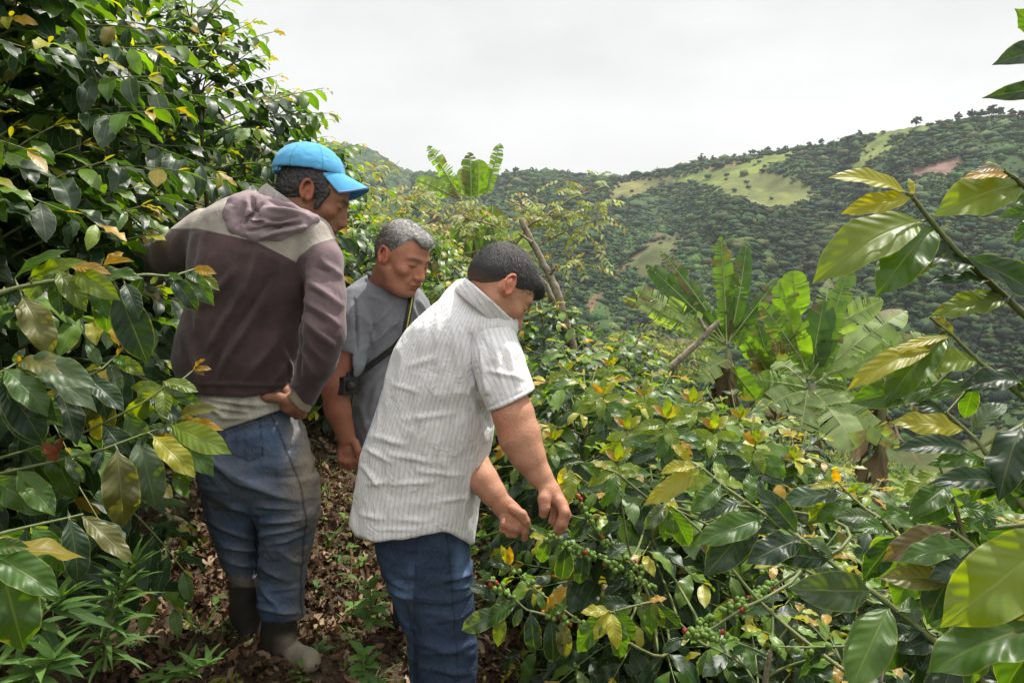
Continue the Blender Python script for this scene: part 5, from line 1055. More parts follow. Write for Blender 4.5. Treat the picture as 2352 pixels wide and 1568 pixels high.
# ------------------------------------------------------------ sprays of coffee placed one by one
CODE = dict(d=(.020, .050, .022), g=(.055, .125, .018), b=(.15, .215, .014), y=(.30, .29, .02), o=(.34, .19, .012), l=(.075, .12, .065), r=(.20, .05, .02), v=(.13, .13, .035), w=(.15, .11, .06))
def spray(parent, stem, depths, leaves, seed, rad=.0035, cherries=(), red=.08, scol=(0.16, .19, .05), lid=.10, mat=None, res=(14, 6), fill=0):
    g = np.random.default_rng(seed); st = np.array(stem, float); br = empty('branch', (0, 0, 0), None, None); br.parent = parent
    dd = np.interp(np.linspace(0, 1, len(st)), np.linspace(0, 1, len(depths)), depths)
    pts = np.stack([P(a, b, d) for (a, b), d in zip(st, dd)]); br.location = Vector(pts[0]) - parent_origin(parent)
    n = 6 * len(st); ti = np.linspace(0, len(st) - 1, n); sp = np.stack([np.interp(ti, range(len(st)), pts[:, a]) for a in range(3)], 1)
    TB = Tubes(7); TB.add(sp, np.linspace(rad * .55, rad * 1.25, n) * (1 + .25 * (np.arange(n) % 6 == 0)), scol)
    LV = Leaves(); BL = Balls(); camp = np.array([0, 0, CAMZ])
    for lf in leaves:
        bx, by, tx, ty, w, c = lf[:6]; o = lf[6] if len(lf) > 6 else 0.0; fc = lf[7] if len(lf) > 7 else None
        i = int(np.argmin([(bx - a) ** 2 + (by - b) ** 2 for a, b in st])); d0 = dd[i]
        A = P(bx, by, d0); B = P(tx, ty, d0 + o + g.uniform(-.03, .02)); ch = B - A; cl = np.linalg.norm(ch); d = ch / cl
        up = np.array([0, 0, 1.0]); toc = nrm(camp - A); fc = (fc * g.uniform(.72, 1.0)) if fc is not None else g.uniform(.3, .75)
        nn = nrm(up * (1 - fc) + toc * fc + g.normal(0, .12, 3)); nn = nrm(nn - d * (nn @ d)); k = g.uniform(.4, 1.15)
        dv = d * math.cos(k / 2) + nn * math.sin(k / 2); n2 = nn * math.cos(k / 2) - d * math.sin(k / 2); L = cl * (k / 2) / math.sin(k / 2)
        W = w * .98 / FPX * d0; W = min(W / max(.75, fc), L * .43); fc0 = fc
        cc = np.array(CODE[c]) * g.uniform(.85, 1.15)
        LV.add(A, dv, n2, L, W, k, cc, g.random(), g.uniform(.10, .45), g.uniform(.06, .22))
        q = sp[np.argmin(np.linalg.norm(sp - A, axis=1))]
        if np.linalg.norm(q - A) < .15: TB.add([q, A, A + dv * L * .03], [.0022, .0018, .0012], scol)
    if fill:
        sl = np.concatenate([[0], np.cumsum(np.linalg.norm(np.diff(sp, axis=0), axis=1))]); m = int(sl[-1] / .05)
        for i in range(m):
            q = (i + .5) / m * sl[-1]; c = np.array([np.interp(q, sl, sp[:, a]) for a in range(3)]); c2 = np.array([np.interp(q + .01, sl, sp[:, a]) for a in range(3)]); tg = nrm(c - c2 + 1e-6); sd = nrm(np.cross(tg, (0, 0, 1)))
            for sg in (-1, 1):
                if g.random() > fill: continue
                dv = nrm(sd * sg * g.uniform(.4, 1) + tg * g.uniform(.2, .8) + np.array([0, 0, -g.uniform(.3, 1.1)])); l = g.uniform(.10, .15); LV.add(c, dv, nrm(np.array([0, -.3, 1.0]) + g.normal(0, .25, 3)), l, l * .42, g.uniform(.3, .9), leaf_col(.8 if g.random() < .75 else .35, g), g.random(), g.uniform(.08, .3), g.uniform(.06, .2))
    for (x0, y0, x1, y1, num, dz) in cherries:
        for _ in range(num):
            t = g.random(); px, py = x0 + (x1 - x0) * t, y0 + (y1 - y0) * t; i = int(np.argmin([(px - a) ** 2 + (py - b) ** 2 for a, b in st])); c = P(px, py, dd[i] + dz)
            k = round(t * 6) / 6 + g.normal(0, .02); c = P(x0 + (x1 - x0) * k, y0 + (y1 - y0) * k, dd[i] + dz)
            o = nrm(g.normal(0, 1, 3)) * g.uniform(.006, .013); BL.add(c + o, g.uniform(.0052, .0068), cherry_col(g, red * .5), 1.1)
    tk = TRUNKS.get(parent.name)                      # the twig grows out of its bush's trunk
    if tk is not None:
        tk = np.array(tk, float); o = np.argsort(tk[:, 2]); zt = np.clip(pts[-1][2] - .25 * np.hypot(*(pts[-1][:2] - tk[0, :2])), tk[:, 2].min() + .05, tk[:, 2].max() - .02)
        q = np.array([np.interp(zt, tk[o, 2], tk[o, a]) for a in range(3)]); e1 = sp[-1]; tg = nrm(sp[-1] - sp[-6]); D = np.linalg.norm(q - e1); c1 = e1 + tg * D * .35; c2 = q + (e1 - q) * .3
        tt = np.linspace(0, 1, 14)[:, None]; cv = (1 - tt) ** 3 * e1 + 3 * (1 - tt) ** 2 * tt * c1 + 3 * (1 - tt) * tt ** 2 * c2 + tt ** 3 * q
        if D > .03: TB.add(cv, np.linspace(rad * 1.25, rad * 1.5, 14), scol)
    s_ = TB.build('twig', M_STEM, br); LV.build('leaves', mat or M_LEAF, br, *res); CHQ.setdefault(parent, []).extend([(br, b) for b in BL.b]); return br
def hero():
    # right foreground bush
    E = empty('coffee_bush', (1.35, .80, gz(1.35, .8)), 'coffee bush whose long sunlit leaves hang in from the right edge', 'coffee bush')
    TRUNKS[E.name] = [(1.35, .80, gz(1.35, .8) - .05), (1.34, .81, .6), (1.32, .82, 1.1), (1.30, .84, 1.75), (1.28, .85, 2.2)]
    T = Tubes(8); T.add(TRUNKS[E.name], [.02, .018, .015, .010, .006], (.2, .16, .1)); T.build('trunk', M_BARK, E)
    spray(E, [(2093, 448), (2112, 474), (2148, 520), (2190, 570), (2240, 618), (2290, 665), (2352, 722), (2440, 800)], [.86, .92], [
        (2084, 444, 1902, 408, 46, 'y', 0, .45), (2095, 455, 1931, 492, 42, 'y', 0, .75), (2095, 451, 2087, 409, 12, 'y'), (2120, 508, 1866, 652, 98, 'b', 0, .95), (2145, 519, 2011, 684, 88, 'g', -.02, .8),
        (2215, 590, 2400, 690, 62, 'd', 0, .6), (2240, 618, 2074, 588, 74, 'd', 0, .5), (2283, 646, 2127, 653, 30, 'd', 0, .5), (2324, 678, 2208, 714, 52, 'd', 0, .6), (2319, 687, 2134, 728, 46, 'b', 0, .8), (2300, 680, 2165, 700, 30, 'b', .03, .7), (2180, 560, 2090, 640, 45, 'b', .03, .8)], 1, .0042)
    spray(E, [(2306, 392), (2330, 408), (2352, 428), (2400, 470), (2470, 560)], [.84, .95], [(2346, 424, 2143, 497, 84, 'b', 0, .95), (2337, 410, 2206, 412, 30, 'o', 0, .6), (2310, 395, 2230, 398, 18, 'w'), (2390, 460, 2262, 474, 34, 'g'), (2400, 480, 2290, 500, 26, 'g'), (2400, 500, 2330, 560, 30, 'g')], 2, .0035)
    spray(E, [(2340, 60), (2400, 110), (2480, 240), (2500, 420)], [.95, .95], [(2425, 118, 2278, 150, 52, 'd', 0, .85), (2440, 206, 2254, 226, 38, 'd', 0, .85), (2400, 100, 2330, 20, 40, 'g')], 3, .0035)
    spray(E, [(2135, 728), (2191, 773), (2247, 829), (2297, 866), (2370, 930), (2460, 1010)], [.98, .95], [
        (2191, 773, 2135, 726, 46, 'v', 0, .7), (2149, 778, 2055, 831, 32, 'o', 0, .7), (2247, 829, 2084, 843, 52, 'b', 0, .8), (2150, 800, 1943, 899, 46, 'y', 0, .8), (2144, 888, 1950, 926, 60, 'g', .03, .8), (2269, 880, 2107, 923, 32, 'g', 0, .6), (2352, 876, 2200, 899, 50, 'd', 0, .6), (2172, 951, 2039, 906, 36, 'd', .05, .7), (2240, 880, 2215, 960, 40, 'g', .05), (2330, 900, 2420, 860, 50, 'd'), (2191, 773, 2013, 828, 20, 'y', .02, .7)], 4, .0035, fill=.35)
    spray(E, [(2172, 945), (2217, 986), (2243, 1010), (2276, 1056), (2315, 1120), (2380, 1200), (2460, 1260)], [.93, .88], [
        (2217, 988, 2041, 970, 44, 'y', 0, .8), (2231, 993, 2314, 927, 74, 'l', 0, .9), (2225, 1036, 2053, 1035, 42, 'd', 0, .7), (2264, 1054, 2130, 1068, 34, 'g', 0, .7), (2352, 972, 2294, 1152, 84, 'd', -.03, .9), (2300, 1110, 2130, 1112, 46, 'd', 0, .6), (2290, 1100, 2400, 1040, 60, 'd'), (2330, 1140, 2420, 1110, 50, 'd'), (2300, 1105, 2352, 1180, 40, 'g')], 5, .0035, fill=.5)
    spray(E, [(2159, 1072), (2172, 1105), (2190, 1150), (2207, 1209), (2225, 1280)], [1.02, 1.0], [
        (2165, 1084, 2074, 1140, 54, 'b', 0, .8), (2166, 1084, 2212, 1104, 34, 'b', 0, .8), (2182, 1113, 2085, 1188, 60, 'g', 0, .8), (2195, 1151, 2090, 1200, 50, 'g', 0, .8), (2199, 1163, 2300, 1186, 48, 'g', 0, .6), (2190, 1140, 2250, 1160, 40, 'l', 0, .6), (2204, 1190, 2270, 1240, 42, 'g'), (2206, 1200, 2140, 1250, 45, 'd')], 6, .0034, scol=(.28, .30, .12), fill=.3)
    spray(E, [(2186, 1217), (2230, 1250), (2280, 1300), (2380, 1350)], [.86, .82], [(2186, 1217, 2025, 1290, 54, 'w', 0, .6), (2228, 1254, 2062, 1292, 52, 'g', 0, .6), (2240, 1262, 2290, 1330, 50, 'd'), (2180, 1330, 2019, 1327, 50, 'v', 0, .8), (2250, 1290, 2130, 1330, 60, 'd')], 7, .0035, fill=.8)
    E2 = empty('coffee_bush', (.75, .28, gz(.75, .28)), 'coffee bush with the huge blurred leaves in the lower right corner nearest the camera', 'coffee bush')
    TRUNKS[E2.name] = [(.75, .28, gz(.75, .28) - .05), (.72, .29, .5), (.68, .31, 1.0), (.64, .32, 1.45)]
    T = Tubes(8); T.add(TRUNKS[E2.name], [.02, .016, .012, .007], (.2, .16, .1)); T.build('trunk', M_BARK, E2)
    spray(E2, [(2420, 1240), (2470, 1300), (2560, 1400), (2700, 1560)], [.46, .46], [(2440, 1215, 2160, 1440, 205, 'b', .02, .9), (2440, 1420, 2128, 1545, 165, 'g', .03, .75), (2440, 1290, 2335, 1520, 100, 'v', -.01, .9), (2480, 1380, 2300, 1600, 120, 'g', .02, .7)], 8, .003, res=(24, 10))
    # long twig over the middle of the row
    E3 = empty('coffee_bush', (.78, 1.02, gz(.78, 1.02)), 'coffee bush sending one long leafy twig up over the middle of the row', 'coffee bush')
    TRUNKS[E3.name] = [(.78, 1.02, gz(.78, 1.02) - .05), (.76, 1.02, .2), (.74, 1.0, .62), P(2240, 1545, .97)]
    T = Tubes(8); T.add(TRUNKS[E3.name], [.02, .016, .012, .007], (.2, .16, .1)); T.build('trunk', M_BARK, E3)
    spray(E3, [(1584, 1059), (1617, 1078), (1663, 1117), (1723, 1158), (1772, 1193), (1813, 1218), (1844, 1240), (1906, 1289), (1960, 1333), (2000, 1355), (2099, 1432), (2128, 1457), (2240, 1545)], [1.18, 1.08, .97], [
        (1587, 1060, 1543, 1020, 22, 'y', 0, .7), (1590, 1050, 1559, 1012, 18, 'o', 0, .7), (1600, 1073, 1517, 1088, 36, 'y', .02, .7), (1611, 1078, 1478, 1160, 36, 'y', 0, .85), (1655, 1112, 1584, 1178, 76, 'g', -.02, .95), (1640, 1098, 1560, 1120, 36, 'b', .03, .8), (1709, 1152, 1600, 1194, 52, 'd', 0, .7), (1758, 1190, 1592, 1249, 52, 'g', 0, .7),
        (1723, 1156, 1720, 1088, 44, 'g', .03, .9), (1660, 1112, 1712, 1120, 30, 'b', .03, .7), (1832, 1224, 1741, 1119, 86, 'd', .02, .95), (1841, 1237, 1712, 1295, 56, 'd', -.02, .7), (1909, 1284, 1764, 1267, 62, 'd', .02, .8), (1915, 1284, 1857, 1238, 48, 'l', .03, .9), (2000, 1356, 1809, 1350, 84, 'l', 0, .95), (1995, 1352, 1950, 1362, 24, 'd', .02), (1760, 1190, 1800, 1150, 34, 'g', .03), (1670, 1120, 1640, 1060, 30, 'b', .05), (1800, 1210, 1700, 1210, 46, 'd', .05, .7), (2080, 1420, 1985, 1400, 44, 'd', .04, .6), (2120, 1450, 2010, 1470, 60, 'd', .0, .6), (2130, 1460, 2090, 1540, 70, 'd', 0, .7), (2060, 1405, 2150, 1400, 36, 'g', .05), (2100, 1435, 2020, 1530, 66, 'd', .04, .8)], 9, .0040, scol=(.20, .26, .07), fill=.3)
    spray(E3, [(1923, 1106), (1960, 1144), (1990, 1170), (2025, 1192), (2090, 1260)], [1.35, 1.25], [(1936, 1130, 1856, 1198, 46, 'b', 0, .85), (1960, 1150, 1873, 1200, 42, 'g', 0, .8), (1915, 1111, 1857, 1122, 16, 'y', 0, .8), (1923, 1106, 1916, 1074, 20, 'o', 0, .8), (2010, 1190, 1917, 1188, 38, 'l', 0, .6), (2040, 1215, 1964, 1217, 32, 'g', 0, .7), (1945, 1130, 1985, 1112, 22, 'b'), (2020, 1190, 2070, 1180, 30, 'g')], 10, .0033, scol=(.22, .28, .08), fill=.4)
    spray(E3, [(1531, 1155), (1560, 1175), (1620, 1230), (1700, 1330)], [1.5, 1.45], [(1531, 1157, 1478, 1216, 34, 'l', 0, .9), (1532, 1158, 1526, 1243, 38, 'g', 0, .95), (1533, 1158, 1583, 1254, 46, 'g', 0, .95), (1531, 1155, 1517, 1202, 22, 'y', -.02, .9), (1532, 1155, 1558, 1168, 15, 'y', -.02, .8)], 11, .003)
    # twigs the bending person is picking
    B = bpy.data.objects.get('picked'); E4 = PICKED
    spray(E4, [(1207, 1205), (1240, 1222), (1273, 1238), (1331, 1262), (1393, 1287), (1439, 1316), (1488, 1349), (1530, 1400)], [1.74, 1.72, 1.85], [(1214, 1206, 1248, 1226, 18, 'g', 0, .8), (1262, 1232, 1225, 1212, 14, 'g'), (1270, 1236, 1310, 1222, 22, 'd', .02, .8), (1262, 1236, 1240, 1290, 34, 'g', .02, .9), (1340, 1265, 1330, 1340, 44, 'd', .03, .9), (1390, 1285, 1440, 1250, 34, 'd', .03), (1300, 1250, 1290, 1330, 40, 'd', .04, .9)], 12, .0028, cherries=[(1262, 1236, 1330, 1262, 34, 0), (1330, 1262, 1400, 1290, 36, 0), (1400, 1290, 1500, 1352, 44, 0)], red=.04)
    spray(E4, [(1323, 1142), (1350, 1190), (1385, 1238), (1455, 1291), (1489, 1366), (1501, 1453)], [1.72, 1.80], [(1325, 1145, 1300, 1120, 16, 'g'), (1350, 1190, 1310, 1240, 30, 'd', .03, .9), (1380, 1232, 1430, 1200, 30, 'd'), (1452, 1290, 1400, 1330, 34, 'd', .04)], 13, .0035, cherries=[(1323, 1142, 1352, 1190, 16, 0), (1352, 1195, 1372, 1215, 6, 0), (1380, 1235, 1400, 1250, 8, 0), (1430, 1270, 1470, 1310, 14, 0)], red=.15, scol=(.34, .27, .18))
    spray(E4, [(1100, 1330), (1137, 1333), (1207, 1399), (1273, 1416), (1327, 1428), (1400, 1450), (1470, 1490)], [1.62, 1.75], [(1157, 1400, 1060, 1447, 54, 'l', 0, .9), (1141, 1385, 1074, 1345, 48, 'd', 0, .9), (1153, 1408, 1143, 1485, 50, 'b', 0, .95), (1252, 1405, 1304, 1345, 24, 'o', 0, .8), (1255, 1408, 1306, 1391, 28, 'g', 0, .8), (1250, 1404, 1230, 1360, 24, 'g'), (1265, 1416, 1269, 1520, 52, 'd', .02, .95), (1219, 1404, 1228, 1500, 42, 'd', .03, .95), (1290, 1420, 1300, 1510, 34, 'v', .02, .9), (1200, 1395, 1180, 1440, 36, 'l', .03), (1190, 1380, 1110, 1440, 40, 'g', .02, .8), (1130, 1335, 1095, 1310, 24, 'g')], 14, .0032, cherries=[(1130, 1336, 1200, 1392, 16, 0), (1255, 1408, 1300, 1424, 26, 0), (1300, 1424, 1340, 1432, 12, 0)], red=.30, scol=(.30, .26, .13))
    spray(E4, [(1172, 1296), (1200, 1330), (1236, 1358), (1280, 1390), (1330, 1425)], [1.80, 1.78], [(1172, 1298, 1118, 1288, 44, 'd', 0, .7), (1176, 1300, 1145, 1320, 30, 'l', 0, .7), (1172, 1296, 1150, 1250, 15, 'y'), (1173, 1296, 1170, 1252, 13, 'o')], 15, .0026, cherries=[(1180, 1305, 1240, 1362, 10, 0)], red=.05, scol=(.34, .26, .17))
    spray(E4, [(1402, 1405), (1450, 1392), (1492, 1382), (1530, 1400), (1580, 1450)], [1.55, 1.62], [(1402, 1405, 1364, 1470, 42, 'y', -.02, .95), (1404, 1407, 1418, 1491, 40, 'y', -.02, .95), (1395, 1405, 1327, 1498, 62, 'g', .0, .95), (1410, 1405, 1424, 1512, 62, 'g', .02, .95), (1400, 1402, 1334, 1406, 28, 'y', 0, .7), (1415, 1400, 1455, 1470, 40, 'g', .02, .95), (1447, 1390, 1368, 1388, 36, 'd', .05, .8), (1492, 1382, 1497, 1457, 38, 'g', 0, .95), (1495, 1382, 1526, 1441, 36, 'b', 0, .95), (1490, 1382, 1532, 1374, 18, 'o', 0, .7), (1500, 1385, 1560, 1440, 50, 'd', .04, .9), (1480, 1385, 1450, 1365, 26, 'g', .03)], 16, .003)
    spray(E4, [(1663, 1401), (1710, 1379), (1764, 1355), (1800, 1332), (1835, 1311), (1880, 1290)], [1.5, 1.45], [(1700, 1385, 1640, 1420, 40, 'l', .03, .8), (1670, 1400, 1690, 1440, 30, 'd')], 17, .003, cherries=[(1663, 1401, 1710, 1380, 22, 0), (1730, 1372, 1780, 1345, 40, 0), (1640, 1420, 1600, 1440, 24, .02)], red=.12, scol=(.28, .2, .12))
    spray(E4, [(1560, 1470), (1640, 1440), (1700, 1400), (1760, 1372)], [1.42, 1.42], [(1570, 1465, 1520, 1500, 40, 'd')], 18, .003, cherries=[(1580, 1450, 1660, 1462, 50, 0), (1690, 1400, 1720, 1405, 8, 0)], red=.12, scol=(.28, .2, .12))
    spray(E4, [(1776, 1484), (1850, 1486), (1930, 1484), (2025, 1482), (2100, 1500)], [1.2, 1.2], [(1990, 1483, 1940, 1520, 40, 'g'), (1900, 1485, 1850, 1530, 44, 'd')], 19, .0026, cherries=[(1780, 1482, 1920, 1482, 9, 0), (1940, 1480, 2000, 1478, 5, 0)], red=0, scol=(.34, .28, .2))
    spray(E4, [(1310, 1066), (1330, 1060), (1414, 1084), (1470, 1130)], [1.70, 1.75], [(1310, 1075, 1304, 1160, 40, 'b', -.02, .95), (1300, 1070, 1284, 1112, 22, 'y', 0, .9), (1410, 1084, 1350, 1118, 34, 'b', 0, .9), (1416, 1086, 1397, 1160, 36, 'g', 0, .95), (1330, 1062, 1380, 1095, 30, 'g', .02), (1400, 1078, 1352, 1062, 26, 'y'), (1420, 1088, 1470, 1090, 34, 'b')], 20, .003)
    spray(E3, [(2150, 1470), (2200, 1440), (2290, 1400), (2400, 1380)], [1.0, .95], [(2160, 1465, 2060, 1500, 44, 'd', 0, .8), (2170, 1460, 2120, 1560, 56, 'd', 0, .9), (2190, 1445, 2110, 1400, 44, 'g', 0, .8), (2240, 1420, 2160, 1350, 46, 'd', 0, .8), (2280, 1405, 2300, 1500, 60, 'd'), (2300, 1400, 2240, 1330, 50, 'g')], 30, .0035, fill=.8)
    spray(E, [(2120, 1230), (2180, 1235), (2260, 1215), (2400, 1200)], [1.1, 1.0], [(2120, 1232, 2040, 1260, 34, 'g', 0, .7), (2150, 1233, 2110, 1310, 46, 'd', 0, .9), (2200, 1230, 2150, 1180, 42, 'g', 0, .8), (2230, 1222, 2230, 1300, 50, 'd', 0, .9), (2290, 1210, 2220, 1160, 46, 'd', 0, .8)], 31, .0032, fill=.8)
    # upright new tips along the top of the row
    for i, (x, y, d, sc) in enumerate([(1530, 960, 2.25, 1), (1640, 985, 2.3, .9), (1440, 985, 2.3, .9), (1735, 1020, 2.35, .9), (1385, 905, 2.7, .8), (1590, 925, 2.8, .8), (1480, 910, 2.9, .7), (1820, 1060, 2.6, .8), (1300, 850, 3.2, .6), (1400, 840, 3.4, .6), (1700, 960, 3.1, .7), (1420, 1060, 1.95, .9), (1900, 1130, 2.5, .8), (1270, 1010, 2.2, .7)]):
        gg = np.random.default_rng(100 + i); L = [(x, y, x + sc * 4, y - 50 * sc, 26 * sc, 'b', 0, .9), (x, y, x - 34 * sc, y - 30 * sc, 16 * sc, 'o', 0, .8), (x, y, x + 36 * sc, y - 34 * sc, 18 * sc, 'y', 0, .8)]
        for k in range(4):
            yy = y + (14 + 20 * k) * sc; q = (62 + 10 * k) * sc; L += [(x, yy, x - q * gg.uniform(.8, 1.2), yy + gg.uniform(-12, 30) * sc, 26 * sc, 'bbgd'[k], 0, .75), (x, yy, x + q * gg.uniform(.8, 1.2), yy + gg.uniform(-12, 30) * sc, 26 * sc, 'bggd'[k], 0, .75), (x, yy, x + gg.uniform(-30, 30) * sc, yy + 62 * sc, 28 * sc, 'bggd'[k], -.05, .95)]
        w0 = P(x, y, d); near = min(BUSHES, key=lambda q: math.hypot(q.location.x - w0[0], q.location.y - w0[1])); spray(near, [(x, y - 6), (x + 2, y + 40 * sc), (x + 6, y + 90 * sc), (x + 20, y + 200 * sc)], [d, d], L, 60 + i, .0026, res=(9, 4))
    # upslope sprays in front of the jacket
    E5 = PLANTL
    spray(E5, [(450, 617), (395, 635), (335, 630), (250, 640), (150, 640), (40, 660), (-90, 700)], [1.72, 1.40], [
        (395, 635, 455, 717, 44, 'd', 0, .9), (430, 624, 493, 703, 40, 'g', 0, .9), (440, 620, 498, 629, 26, 'o', 0, .7), (436, 622, 505, 668, 26, 'b', 0, .8), (428, 624, 462, 653, 30, 'l', 0, .8), (365, 634, 345, 652, 32, 'l', 0, .8), (380, 634, 420, 640, 24, 'g'), (286, 650, 319, 734, 50, 'd', 0, .95), (239, 610, 309, 600, 16, 'o', 0, .8), (239, 608, 284, 580, 18, 'o', 0, .8), (130, 620, 199, 717, 64, 'b', -.02, .95), (128, 622, 138, 724, 60, 'g', 0, .95), (125, 625, 60, 694, 48, 'l', 0, .9), (173, 624, 277, 690, 52, 'b', 0, .8), (156, 610, 256, 630, 26, 'o', 0, .7), (212, 650, 248, 734, 36, 'g', .02, .9), (269, 660, 339, 836, 74, 'd', .05, .95), (230, 650, 246, 765, 50, 'g', .04, .9), (50, 680, 120, 820, 84, 'v', .02, .95), (66, 640, 200, 600, 30, 'b', 0, .7), (33, 640, 160, 574, 26, 'g', 0, .7), (10, 660, 90, 740, 55, 'd', .03), (160, 640, 175, 740, 50, 'd', .05, .9), (330, 634, 300, 700, 34, 'd', .05), (200, 640, 330, 640, 34, 'g', .03, .6)], 21, .0045, cherries=[(-10, 690, 45, 705, 12, 0)], red=0, scol=(.24, .17, .10))
    spray(E5, [(40, 832), (10, 850), (-60, 880), (-140, 900)], [1.35, 1.25], [(40, 833, 170, 868, 42, 'v', 0, .7), (40, 835, 100, 913, 44, 'v', -.02, .9), (45, 828, 226, 893, 58, 'l', 0, .8), (10, 846, 110, 957, 62, 'g', 0, .9), (35, 840, 223, 946, 58, 'l', .03, .8), (30, 832, 58, 800, 44, 'l', 0, .7), (7, 856, 36, 953, 62, 'd', .02, .9), (40, 832, 40, 815, 8, 'o'), (20, 880, 75, 996, 58, 'w', .05, .9), (0, 870, 100, 1020, 60, 'd', .06, .9)], 22, .0027, scol=(.12, .12, .05), fill=.7)
    spray(E5, [(265, 818), (230, 850), (160, 880), (60, 900), (-100, 930)], [1.55, 1.4], [(262, 820, 333, 862, 32, 'b', 0, .8), (250, 835, 277, 900, 50, 'l', 0, .95), (262, 820, 290, 838, 24, 'g'), (230, 848, 198, 786, 26, 'g', 0, .9), (235, 845, 195, 850, 20, 'y'), (220, 856, 246, 966, 50, 'd', .02, .95), (225, 880, 234, 1016, 62, 'v', .04, .95), (160, 880, 165, 960, 44, 'g', .04, .95), (268, 816, 284, 798, 10, 'o')], 23, .0027, scol=(.12, .12, .05), fill=.7)
    spray(E5, [(445, 849), (420, 870), (378, 888), (320, 930), (200, 990), (40, 1040), (-100, 1080)], [1.66, 1.45], [(445, 849, 473, 824, 11, 'o'), (445, 850, 487, 848, 13, 'o'), (445, 850, 470, 862, 10, 'w'), (375, 875, 456, 900, 54, 'b', 0, .7), (372, 888, 299, 890, 38, 'b', 0, .8), (370, 892, 286, 968, 54, 'b', 0, .95), (378, 893, 376, 970, 64, 'b', -.02, 1), (385, 892, 462, 932, 62, 'g', .02, .9), (382, 888, 432, 908, 46, 'l', 0, .8), (350, 905, 330, 960, 40, 'g', .04)], 24, .0027, scol=(.12, .12, .05), fill=.7)
    spray(E5, [(396, 970), (389, 976), (320, 1000), (240, 1030), (120, 1060), (-60, 1100)], [1.60, 1.40], [(393, 975, 532, 1042, 48, 'b', 0, .9), (390, 977, 491, 1094, 64, 'g', -.02, .95), (396, 973, 508, 1011, 38, 'y', 0, .8), (398, 971, 514, 988, 28, 'o', 0, .7), (400, 966, 508, 939, 28, 'v', 0, .7), (389, 976, 317, 1000, 60, 'l', 0, .9), (359, 1000, 422, 1030, 24, 'o', 0, .7), (350, 1000, 448, 1097, 44, 'y', 0, .9), (316, 1005, 357, 1170, 74, 'l', .02, .95), (269, 1030, 282, 1213, 64, 'v', .02, .95), (240, 1032, 215, 1090, 50, 'd'), (150, 1050, 195, 1105, 62, 'l', .02, .9), (130, 1060, 96, 1012, 32, 'r'), (120, 1060, 145, 1005, 20, 'r'), (340, 995, 300, 1040, 44, 'd', .03)], 25, .0027, scol=(.13, .14, .05), fill=.7)
    spray(E5, [(190, 1180), (150, 1190), (60, 1210), (-60, 1240)], [1.3, 1.2], [(158, 1189, 178, 1342, 48, 'd', 0, .95), (185, 1182, 305, 1294, 38, 'v', 0, .8), (120, 1195, 130, 1330, 60, 'd', .04, .95), (60, 1210, 80, 1320, 60, 'd', .05, .95)], 26, .0027, scol=(.12, .12, .05), fill=.7)
    spray(E5, [(-20, 1262), (-60, 1270), (-160, 1290)], [.85, .85], [(-12, 1250, 55, 1497, 118, 'g', 0, .95), (-20, 1270, 138, 1368, 76, 'g', 0, .8), (-30, 1258, 68, 1256, 40, 'g', 0, .7)], 27, .0027, res=(20, 8), scol=(.12, .12, .05), fill=.7)
hero()
for _e, _it in CHQ.items():
    if _it: single_cherries(_it, 100, _e)
